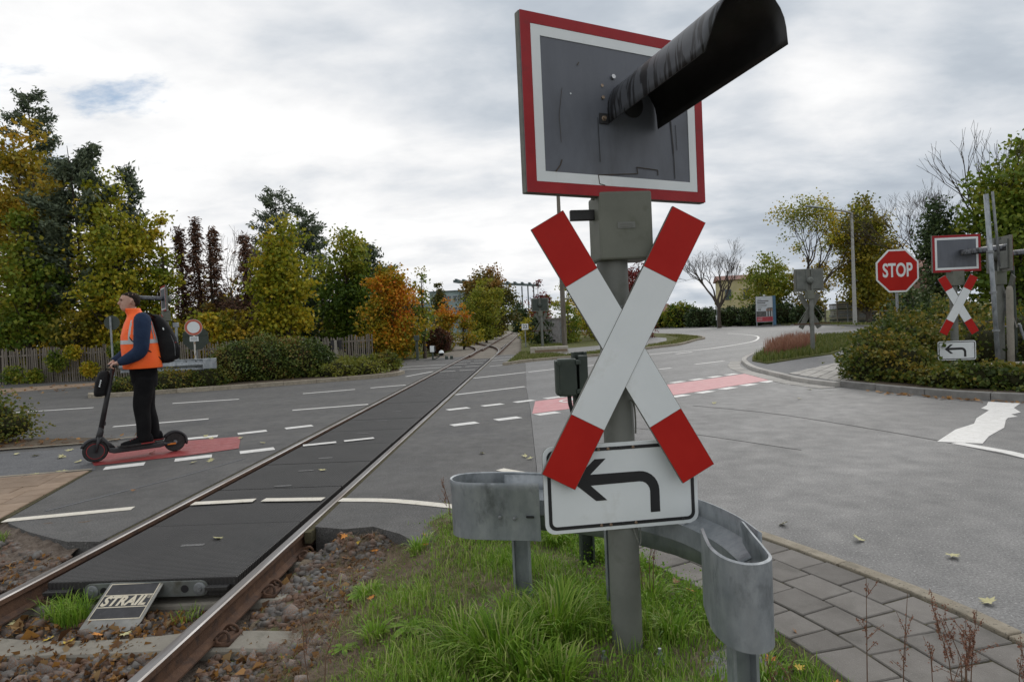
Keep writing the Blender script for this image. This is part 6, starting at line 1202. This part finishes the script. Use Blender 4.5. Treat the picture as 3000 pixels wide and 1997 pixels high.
def ground_z(x, y):
    x = np.asarray(x, float); y = np.asarray(y, float)
    z = -.175+.20*np.clip((x+1.35)/.75, 0, 1)**1.0*1.0; z = z+.02*np.sin(x*5+y*2)+.015*np.sin(y*7-x*3)+.03*np.clip(1-((x-.3)**2+(y-4)**2)/1.2, 0, 1)
    z = np.maximum(z, np.where((x < -.8), -.035+.03*np.sin(x*19)*np.sin(x*7+2)-.55*np.maximum(0, back_edge(x)-.10-y)-.6*np.maximum(0, -1.45-x), -9))
    out = np.maximum(y-back_edge(x)+.08, 0); z = z-np.clip(out*1.0, 0, .3)
    vr = np.interp(y, [1.0, 2.4, 2.9, 3.2, 3.6, 4.0, 4.4, 4.9, 5.2], [1.25, 1.36, 1.30, 1.22, 1.06, .86, .72, .45, .2]); z = np.where(x > vr-.1, np.minimum(z, .01)-.25*np.maximum(0, x-vr), z)
    return z
nx, ny = 75, 150; gx, gy = np.meshgrid(np.linspace(-1.70, 1.6, nx), np.linspace(-1.5, 5.6, ny)); gz = ground_z(gx, gy)+rng.normal(0, .004, gx.shape)
V = np.stack([gx, gy, gz], -1).reshape(-1, 3); ii = (np.arange(ny-1)[:, None]*nx+np.arange(nx-1)[None]).ravel(); F = np.stack([ii, ii+1, ii+nx+1, ii+nx], 1)
mt['verge_soil'] = pbr('verge_soil', (.13, .10, .072), (.21, .172, .128), 16, 10, .95, 0, .8, 60, spec=.1, bdist=.02, c3=(.085, .10, .03), scale3=2.5, lo3=.48, hi3=.62)
structure(link('foreground_verge', np_mesh('verge', V, F, None, True), mt['verge_soil']))
g = np.random.default_rng(31)
def scatter(n, x0, x1, y0, y1): return g.uniform(x0, x1, n), g.uniform(y0, y1, n)
x, y = scatter(150000, -1.35, 1.35, 1.9, 5.45)
lush = np.clip((x+1.10+.25*np.sin(y*2.3)+.12*np.sin(y*6+x*4))/.9, 0, 1); vr = np.interp(y, [1.0, 2.4, 2.9, 3.2, 3.6, 4.0, 4.4, 4.9, 5.2], [1.25, 1.36, 1.30, 1.22, 1.06, .86, .72, .45, .2])
pat = .5+.5*np.sin(x*4.1+1.3*np.sin(y*3.1))*np.cos(y*3.7+x*2); bare = np.exp(-(((x-.38)/.22)**2+((y-2.9)/.14)**2))+.8*np.exp(-(((x+.35)/.3)**2+((y-3.75)/.25)**2))
keep = (g.random(len(x)) < lush**1.3*(.22+.78*pat)*(1-.95*np.clip(bare, 0, 1))*.85+.02) & (x < vr-.02) & (y < back_edge(x)-.03); x = x[keep]; y = y[keep]; n = len(x); pat = pat[keep]; lush = lush[keep]
H = g.gamma(4, .013, n)*(.4+1.0*pat)*(.5+.6*lush)+.012; P_ = np.stack([x, y, ground_z(x, y)-.005], 1)
val = np.clip(g.normal(.33, .17, n)+.15*(1-lush)+.12*(pat-.5)+(g.random(n) < .15)*.5, 0, 1)
V, F, vv = blades(P_, H, g.uniform(.0028, .0055, n), g, .55, None, val)
o = link('verge_grass', np_mesh('verge_grass', V, F, vv), LM['grass']); tag(o, 'green grass covering the verge around the signal post', 'grass', kind='stuff')
# long arching tufts
TV = []; TF = []; TVal = []; tn = 0
for i, (tx, ty, nb, hh) in enumerate(((-.12, 2.95, 330, .30), (.15, 3.12, 300, .30), (-.30, 3.10, 200, .26), (.14, 2.72, 200, .20), (.0, 2.78, 220, .24), (.20, 3.4, 150, .20), (-.05, 3.3, 170, .2), (.74, 3.1, 100, .16), (-.75, 4.6, 90, .16), (-.45, 4.95, 140, .18), (-.2, 4.6, 130, .17), (.25, 4.5, 130, .18), (.7, 3.5, 120, .18), (-.80, 3.3, 90, .13), (-1.0, 4.0, 70, .12), (1.05, 2.75, 90, .15), (.55, 4.1, 110, .17))):
    a = g.random(nb)*2*np.pi; rr = np.sqrt(g.random(nb))*.11*(hh/.26); px = tx+rr*np.cos(a); py = ty+rr*np.sin(a); P_ = np.stack([px, py, ground_z(px, py)-.005], 1); d = np.stack([np.cos(a), np.sin(a), 0*a], 1)
    d = unit(d+g.normal(size=(nb, 3))*.4*np.array([1, 1, 0])); V, F, vv = blades(P_, .84*hh*g.uniform(.55, 1.25, nb), g.uniform(.0055, .0105, nb), g, .75, d, np.clip(g.normal(.38, .17, nb)+(g.random(nb) < .12)*.5, 0, 1))
    TV.append(V); TF.append(F+tn); TVal.append(vv); tn += len(V)
o = link('long_grass', np_mesh('long_grass', np.concatenate(TV), np.concatenate(TF), np.concatenate(TVal)), LM['grass']); tag(o, 'long arching grass in tufts over the verge by the signal post', 'grass', kind='stuff')
# tufts at the deflector plate and ballast edge
for i, (tx, ty, tz, nb, hh, lb) in enumerate(((-2.95, 4.08, -.2, 300, .19, 'grass tuft left of the STRAIL deflector plate'), (-3.1, 4.15, -.2, 140, .17, 'thin grass tuft beside the left rail before the deck'), (-2.18, 4.05, -.2, 60, .09, 'small weed tuft right of the STRAIL deflector plate'), (-4.62, 5.5, -.12, 220, .13, 'mossy grass clump at the left edge of the asphalt'), (-4.5, 5.25, -.15, 160, .12, 'yellowish moss clump on the ballast by the asphalt edge'))):
    a = g.random(nb)*2*np.pi; rr = np.sqrt(g.random(nb))*.10; P_ = np.stack([rr*np.cos(a), rr*np.sin(a), 0*a], 1); V, F, vv = blades(P_, hh*g.uniform(.5, 1.2, nb), g.uniform(.003, .006, nb), g, .6, None, np.clip(g.normal(.4, .18, nb), 0, 1))
    o = link('grass_tuft', np_mesh('grass_tuft', V, F, vv), LM['grass']); o.location = (tx, ty, tz); tag(o, lb, 'grass tuft', 'tufts in the ballast')
# broad leaved weeds and clover
x, y = scatter(26000, -1.25, 1.3, 2.2, 5.3); vr = np.interp(y, [1.0, 2.4, 2.9, 3.2, 3.6, 4.0, 4.4, 4.9, 5.2], [1.25, 1.36, 1.30, 1.22, 1.06, .86, .72, .45, .2])
mask = (np.sin(x*3+2)*np.sin(y*2.6+1) > -.15) & (x < vr) & (y < back_edge(x)-.05) & (g.random(len(x)) < np.clip((x+1.15)/1.2, .05, 1)*np.where(x > .35, 1, .4)); x = x[mask]; y = y[mask]; n = len(x)
P_ = np.stack([x, y, ground_z(x, y)+g.gamma(2, .022, n)], 1); V, F = leaf_geo(P_, g.uniform(.008, .022, n), g, .42, 0, .05)
o = link('clover_weeds', np_mesh('clover', V, F, np.clip(g.normal(.25, .18, n), 0, .6)), LM['grass']); tag(o, 'small leaved clover and weeds growing through the verge grass', 'weeds', kind='stuff')
def rosette(tx, ty, nb, L_, lb):
    a = np.linspace(0, 2*np.pi, nb, endpoint=False)+g.normal(0, .2, nb); d = np.stack([np.cos(a), np.sin(a), .35+0*a], 1); b = MB()
    for k in range(nb):
        l = L_*g.uniform(.7, 1.2); dd_ = Vector(d[k]).normalized(); s = Vector((-dd_.y, dd_.x, 0)).normalized(); w = l*.16
        pts = [(0, .3), (.3, .7), (.6, 1.0), (.85, .7), (1, 0)]; vs = []
        for f, ww in pts: c = dd_*l*f+Vector((0, 0, -.35*l*f*f)); vs += [c-s*w*ww+Vector((0, 0, .1*w)), c, c+s*w*ww+Vector((0, 0, .1*w))]
        b.add(vs, [(3*i+j, 3*i+j+1, 3*i+j+4, 3*i+j+3) for i in range(4) for j in range(2)])
    me = b.mesh('rosette'); me.attributes.new('val', 'FLOAT', 'FACE').data.foreach_set('value', np.clip(g.normal(.3, .12, len(me.polygons)), 0, 1)); o = link('weed_rosette', me, LM['grass']); o.location = (tx, ty, float(ground_z(tx, ty))+.01); tag(o, lb, 'weed', 'broad leaved weeds')
for tx, ty, nb, L_, lb in ((-1.02, 4.05, 13, .15, 'upright leafy weed in the gravel left of the verge'), (-.62, 3.35, 12, .13, 'flat plantain rosette at the left of the long grass'), (-.42, 2.85, 12, .15, 'broad leaved plantain at the bottom of the verge'), (-.95, 3.25, 9, .10, 'small rosette beside the concrete sleeper end'), (-.75, 2.75, 11, .12, 'grey green rosette at the bottom picture edge'), (.62, 2.62, 10, .11, 'weed rosette at the foot of the signal post')): rosette(tx, ty, nb, L_, lb)
# dry dock stalks
def stalk(tx, ty, hh, lb, n=1, red=True, nseed=90):
    b = MB(); root = empty('dry_stalk', (tx, ty, .0), 0, lb, 'dry plant', 'dry dock stalks'); Cs = []
    for k in range(n):
        dx, dy = g.normal(0, .04, 2); top = Vector((dx+g.normal(0, .03), dy, hh*g.uniform(.8, 1.05))); mid = Vector((dx*.6, dy*.6, hh*.5)); b.tube([(dx*.3, dy*.3, -.05), mid, top], [.003, .0022, .001], 4)
        for q in range(7):
            f = g.uniform(.45, .95); c = Vector((dx*.3, dy*.3, 0)).lerp(top, f); e = c+Vector((g.normal(0, .025), g.normal(0, .02), g.uniform(.03, .09))); b.tube([c, e], [.0014, .0008], 3, cap=False); m = nseed//7; Cs.append(np.array(c)+(np.array(e)-np.array(c))*g.random((m, 1))+g.normal(size=(m, 3))*.004)
    b.build('stems', pbr('dry_stem', (.11, .06, .04), (.17, .10, .06), 30, 3, .9), root); C = np.concatenate(Cs); V, F = leaf_geo(C, g.uniform(.005, .010, len(C)), g, .4, 0, .1)
    link('seed_head', np_mesh('seeds', V, F, np.clip(g.normal(.45, .25, len(C)), 0, 1)), LM['sorrel'], root)['kind'] = 'stuff'
for tx, ty, hh, lb, n, ns in ((1.28, 2.36, .60, 'tallest thin dry dock stalk before the slabs', 1, 120), (1.40, 2.34, .56, 'second thin dry stalk right of the tallest', 1, 110), (1.72, 2.45, .42, 'bushy rust red dock head at the lower right', 5, 260), (1.02, 2.45, .30, 'short dry stalk right of the front end cap', 2, 60), (1.55, 2.32, .33, 'thin dry stalk left of the bushy dock', 2, 60), (-.92, 2.72, .42, 'dark dry stalk standing in the gravel by the right rail', 2, 50), (-.55, 5.05, .38, 'reddish dry stalk left of the crash barrier end', 2, 70), (.72, 3.55, .5, 'dry stalks in front of the curved barrier beam', 3, 60), (1.95, 2.4, .3, 'low dry twigs at the bottom right corner', 3, 70)): stalk(tx, ty, hh, lb, n, True, ns)
# island and roadside grass
def far_grass(name, label, poly, n, h, pal, z, w=.018, mean=.4):
    P2 = np.array(poly); lo, hi = P2.min(0), P2.max(0); q = g.uniform(lo, hi, (n*3, 2)); ins = np.zeros(len(q), bool); j = len(P2)-1
    for i in range(len(P2)):
        a, b_ = P2[i], P2[j]; c = ((a[1] > q[:, 1]) != (b_[1] > q[:, 1])) & (q[:, 0] < (b_[0]-a[0])*(q[:, 1]-a[1])/(b_[1]-a[1]+1e-12)+a[0]); ins ^= c; j = i
    q = q[ins][:n]; m = len(q); P_ = np.column_stack([q, np.full(m, z)]); V, F, vv = blades(P_, h*g.uniform(.4, 1.2, m), np.full(m, w), g, .4, None, np.clip(g.normal(mean, .2, m), 0, 1)); o = link(name, np_mesh(name, V, F, vv), LM[pal]); tag(o, label, 'grass', kind='stuff')
iv = [(7.5, 18.7), (7.6, 19.9), (8.3, 21.6), (9.6, 24.0), (12.8, 29.2), (16.5, 35), (18.8, 35.3), (17.1, 30.7), (13.1, 24.6), (10.75, 21.5), (9.3, 20.3)]
far_grass('island_grass', 'green grass on the traffic island', iv, 16000, .26, 'grass_far', .11, .02, .4)
far_grass('island_sorrel', 'reddish dry sorrel standing on the traffic island', [(8.3, 20.9), (9.6, 23.6), (12.5, 28.5), (13.5, 29), (12.6, 26.2), (10.6, 23), (9.2, 21.2)], 5200, .62, 'sorrel', .11, .013, .5)
far_grass('corner_grass', 'grass strip along the corner kerb', [(-.2, 25.0), (.5, 26.2), (1.4, 27), (3.2, 27.9), (4.7, 29.1), (7, 32.7), (6.2, 33), (3.8, 30.2), (2.4, 28.5), (1.0, 33), (.4, 33)], 9000, .10, 'grass_far', .09, .02, .45)
far_grass('corner_far_grass', 'grass along the outer edge of the corner footpath', [(7.2, 32.8), (9.3, 35.3), (11.7, 40.2), (13.3, 45), (13.6, 52), (12.6, 52), (11.8, 44), (9.6, 38), (7.4, 34.6)], 5000, .12, 'grass_far', .09, .03, .55)
far_grass('track_grass', 'green grass on the strip left of the crossing track', [(-7.4, 26.5), (-4.6, 24.6), (-4.9, 26.3), (-5.4, 31), (-6.3, 31.3)], 9000, .16, 'grass_far', .03, .02, .35)
far_grass('far_roadside_grass', 'grass along the outside of the far bend', [(17, 100), (21, 95), (27.3, 88.3), (30.8, 77), (31.9, 66), (30.5, 53), (31.6, 53), (34, 66), (33, 78), (29, 89), (22, 97)], 6000, .22, 'grass_far', .11, .07, .45)
far_grass('track_side_grass', 'grass and weeds right of the far track', [(1.1, 33.5), (2.4, 33.5), (3.2, 40), (2.2, 48), (1.2, 48)], 5000, .2, 'grass_far', .09, .025, .45)
far_grass('fence_foot_grass', 'grass at the foot of the picket fence', [(-16, 26.3), (-13.4, 25.0), (-13.2, 24.0), (-12.8, 23.4), (-8.5, 26.4), (-7.5, 27.2), (-13.3, 26.4)], 6000, .14, 'grass_far', .01, .02, .45)
# ballast
def stone_mesh(seed):
    q = np.random.default_rng(seed); t = (1+5**.5)/2; v = unit(np.array([(-1, t, 0), (1, t, 0), (-1, -t, 0), (1, -t, 0), (0, -1, t), (0, 1, t), (0, -1, -t), (0, 1, -t), (t, 0, -1), (t, 0, 1), (-t, 0, -1), (-t, 0, 1)], float))
    f = [(0, 11, 5), (0, 5, 1), (0, 1, 7), (0, 7, 10), (0, 10, 11), (1, 5, 9), (5, 11, 4), (11, 10, 2), (10, 7, 6), (7, 1, 8), (3, 9, 4), (3, 4, 2), (3, 2, 6), (3, 6, 8), (3, 8, 9), (4, 9, 5), (2, 4, 11), (6, 2, 10), (8, 6, 7), (9, 8, 1)]
    return v*q.uniform(.6, 1.28, (12, 1))*np.array([1.25, .95, .72]), np.array(f)
SM = [stone_mesh(s) for s in range(8)]; SME = []
for v, f in SM: me = np_mesh('stone', v, f); me.materials.append(mt['stone']); SME.append(me)
ballast = structure(empty('ballast', (-2.7, 3.6, -.2)))
def zone():
    k = g.random()
    if k < .42: s, t = g.uniform(2.3, 4.15), g.uniform(-.72, .72)
    elif k < .72: s, t = g.uniform(2.6, 5.4), g.uniform(-2.2, -.86)
    else: s, t = g.uniform(2.2, 5.1), g.uniform(.86, 1.55)
    return tk(s, t)
pts = []
while len(pts) < 5200:
    p = zone(); s_ = p[1]
    if p[0] < -3.5 and p[1] > np.interp(p[0], [-4.8, -4.71, -3.96, -3.5], [5.9, 5.6, 5.1, 4.98]): continue
    onsl = any(abs(s_-q) < .13 for q in (2.4, 3.05, 3.70)) and g.random() < .93
    grass_zone = (-3.3 < p[0] < -2.0 and p[1] > 3.85 and g.random() < .75)
    if onsl or grass_zone: continue
    pts.append((p[0], p[1], g.gamma(6, .0032)+.005))
pts.sort(key=lambda q: -q[2]/max(1.5, q[1]))
for i, (x, y, r) in enumerate(pts[:290]):
    o = link('stone', SME[i % 8], None, ballast); o.location = (x+2.7, y-3.6, g.uniform(.0, .018)-.012+(float(ground_z(x, y))+.2 if x > -1.68 else 0)+(float(shoulder_z(x, y))+.2 if x < -3.62 else 0)); o.rotation_euler = tuple(g.uniform(0, 6.28, 3)); o.scale = (r*1.15,)*3
Vs = []; Fs = []; n0 = 0
for x, y, r in pts[290:]:
    v, f = SM[g.integers(0, 8)]; a = g.uniform(0, 6.28, 2); Rm = np.array(Euler((a[0], 0, a[1])).to_matrix()); Vs.append(v@Rm.T*r+np.array([x+2.7, y-3.6, g.uniform(-.015, .01)+(float(ground_z(x, y))+.2 if x > -1.68 else 0)+(float(shoulder_z(x, y))+.2 if x < -3.62 else 0)])); Fs.append(f+n0); n0 += 12
o = link('gravel', np_mesh('gravel', np.concatenate(Vs), np.concatenate(Fs)), mt['stone'], ballast); o['kind'] = 'stuff'
# leaf litter and straw in the ballast
N_ = 4200; C = []; 
while len(C) < N_:
    p = zone()
    if p[0] < -3.5 and p[1] > 5.0: continue
    C.append((p[0], p[1], ((-.19 if p[0] > -3.62 else float(shoulder_z(*p[:2]))+.01) if p[0] < -1.5 else float(ground_z(p[0], p[1])))+g.uniform(.0, .02)))
C = np.array(C); V, F = leaf_geo(C, g.gamma(3, .010, N_)+.008, g, .36, 0, .25); o = link('leaf_litter', np_mesh('litter', V, F, g.random(N_)), LM['litter']); tag(o, 'brown leaf crumbs and twigs scattered over the ballast', 'leaf litter', kind='stuff')
n = 9000; x, y = scatter(n, -1.4, -.2, 2.2, 5.1); P_ = np.stack([x, y, ground_z(x, y)+.006], 1); keep = g.random(n) < np.clip((.1-x)/1.0, 0, 1); P_ = P_[keep]; n = len(P_); V, F, vv = blades(P_, g.uniform(.03, .10, n), np.full(n, .0022), g, 1.7, None, g.random(n)); V[:, 2] = np.minimum(V[:, 2], np.repeat(P_[:, 2], 7)+.022)
o = link('dry_straw', np_mesh('straw', V, F, vv), LM['dry']); tag(o, 'dry straw and dead grass matted over the verge edge', 'straw', kind='stuff')
# single fallen leaves
def maple_leaf(seed):
    q = np.random.default_rng(seed); an = [90, 62, 45, 28, 5, -20, -45, -75, -105, -135, -160, 175, 152, 135, 118]; rr = [1, .5, .85, .42, .95, .45, .62, .28, .28, .62, .45, .95, .42, .85, .5]
    vs = [(0, 0, .0)]+[(r_*math.cos(R(a)), r_*math.sin(R(a)), q.uniform(-.05, .16)*r_+.12*r_*r_) for a, r_ in zip(an, rr)]; fs = [(0, i+1, (i+1) % 15+1) for i in range(15)]; me = bpy.data.meshes.new('leaf'); me.from_pydata(vs, [], fs); return me
lmats = [pbr('leaf_pale', (.42, .40, .20), (.50, .46, .25), 30, 4, .7), pbr('leaf_orange', (.50, .17, .025), (.58, .25, .035), 30, 4, .7), pbr('leaf_brown', (.20, .10, .045), (.28, .15, .065), 30, 4, .8), pbr('leaf_yellow', (.52, .36, .04), (.58, .42, .06), 30, 4, .7)]
LMS = []
for mi, m in enumerate(lmats):
    for s in range(2): me = maple_leaf(mi*7+s); me.materials.append(m); LMS.append(me)
def leaf(x, y, z, r, c, lb, grp): o = link('fallen_leaf', LMS[c*2+int(g.integers(0, 2))], None); o.location = (x, y, z+.006); o.rotation_euler = (g.normal(0, .25), g.normal(0, .25), g.uniform(0, 6.28)); o.scale = (r, r, r); tag(o, lb, 'leaf', grp)
for x, y in ((-7.0, 9.15), (-7.45, 9.35), (-6.5, 9.0), (-6.15, 9.4), (-6.75, 9.5), (-5.95, 8.55), (-6.45, 8.9), (-5.75, 7.93), (-6.0, 7.82), (-7.9, 9.5), (-5.2, 8.95)): leaf(x, y, .012, .075, 0, 'pale yellow maple leaf fallen on the cycle path left of the scooter', 'leaves on the cycle path')
for x, y in ((-4.35, 9.9), (-4.2, 8.15), (-4.0, 8.2), (-5.05, 10.25), (-3.8, 9.4), (-4.85, 10.0), ): leaf(x, y, .008, .06, 0, 'pale maple leaf lying between the white dashes right of the scooter', 'leaves on the asphalt')
for x, y in ((-.45, 7.9), (.1, 7.6), (.15, 7.45)): leaf(x, y, .008, .06, 0, 'pale maple leaf on the dark asphalt behind the crash barrier end cap', 'leaves on the asphalt')
for x, y in ((2.0, 4.75), (2.35, 4.35), (2.75, 4.0), (2.5, 3.35)): leaf(x, y, .008, .06, 0, 'pale maple leaf on the light asphalt along the slab pavement kerb', 'leaves on the asphalt')
for x, y in ((6.0, 12.8), (3.6, 11.4), (1.5, 8.9), (5.2, 11.5)): leaf(x, y, .008, .06, 0, 'pale leaf far out on the light junction asphalt', 'leaves on the asphalt')
leaf(-2.45, 5.05, -.004, .06, 0, 'pale green maple leaf lying on the front rubber panel', 'leaves on the rubber deck'); leaf(-2.3, 7.4, -.004, .055, 0, 'pale leaf lying on the rubber deck beyond the cream line', 'leaves on the rubber deck'); leaf(-4.15, 6.75, .008, .04, 2, 'small brown leaf on the asphalt left of the near rail', 'leaves on the asphalt')
for x, y, c in ((-3.35, 3.95, 1), (-2.62, 3.83, 1), (-2.45, 3.82, 0), (-2.9, 3.8, 3), (-2.52, 3.86, 2), (-3.3, 4.05, 0), (-3.2, 3.9, 2), (-2.75, 3.74, 3), (-2.1, 3.98, 2), (-2.0, 4.15, 1), (-4.1, 4.95, 2), (-4.3, 5.1, 1), (-3.9, 4.9, 3), (-3.95, 4.6, 2)): leaf(x, y, -.175, .048, c, 'autumn leaf lying in the ballast around the deflector plate', 'leaves in the ballast')
for x, y, c in ((-1.6, 5.08, 1), (-1.5, 5.0, 2), (-1.4, 4.98, 1), (-1.3, 4.95, 3), (-1.25, 5.02, 1), (-1.45, 4.85, 2), (-1.15, 4.9, 1), (-1.7, 5.0, 3), (-1.35, 4.8, 2)): leaf(x, y, float(ground_z(x, y))+.012, .045, c, 'orange leaf piled against the broken asphalt edge by the right rail', 'leaves at the asphalt edge')
for x, y, c in ((-.75, 4.9, 1), (-.85, 5.0, 3), (-.95, 3.9, 1), (-.7, 4.6, 1), (.95, 3.55, 1), (1.0, 3.3, 2), (1.12, 2.85, 1), (1.2, 2.75, 3), (1.3, 2.62, 1), (.9, 3.7, 2), (1.35, 3.1, 2)): leaf(x, y, float(ground_z(x, y))+.03, .035, c, 'small orange leaf caught in the verge grass', 'leaves in the grass')
def drift(name, label, P_, r, cs):
    V = []; F = []; val = []; n0 = 0
    for x, y, z in P_:
        me = LMS[0]; vs = np.array([v.co[:] for v in me.vertices])*r*g.uniform(.7, 1.3); Rm = np.array(Euler((g.normal(0, .35), g.normal(0, .35), g.uniform(0, 6.28))).to_matrix()); V.append(vs@Rm.T+np.array([x, y, z+.012])); F.append(np.array([p.vertices[:] for p in me.polygons])+n0); n0 += len(vs); val += [float(g.uniform(*cs))]*15
    o = link(name, np_mesh(name, np.concatenate(V), np.concatenate(F), val), LM['litter']); tag(o, label, 'leaf litter', kind='stuff')
P1 = [(float(np.interp(t, [0, .3, .6, 1], [7.0, 7.45, 8.1, 11]))-.13-abs(g.normal(0, .13)), float(np.interp(t, [0, .3, .6, 1], [12.2, 10.95, 10.1, 7.9]))-.05, .004) for t in g.random(90)]
drift('gutter_leaves', 'orange brown leaves drifted along the gutter of the bank kerb', P1, .055, (.3, .8))
P2 = [(x, float(np.interp(x, [-24, -17.9, -12], [18.4, 22.8, 23.6]))+g.normal(0, 1.2), .015) for x in g.uniform(-24, -11, 110)]
drift('footpath_leaves', 'brown leaves scattered on the paving before the picket fence', P2, .085, (.2, .9))
P3 = [(float(q[0]), float(q[1]), .02) for q in np.column_stack([g.uniform(-9.5, -6.4, 60), g.uniform(9.9, 10.7, 60)])]
drift('patch_leaves', 'brown leaves lying under the sparse shrub at the left edge', P3, .055, (.1, .7))
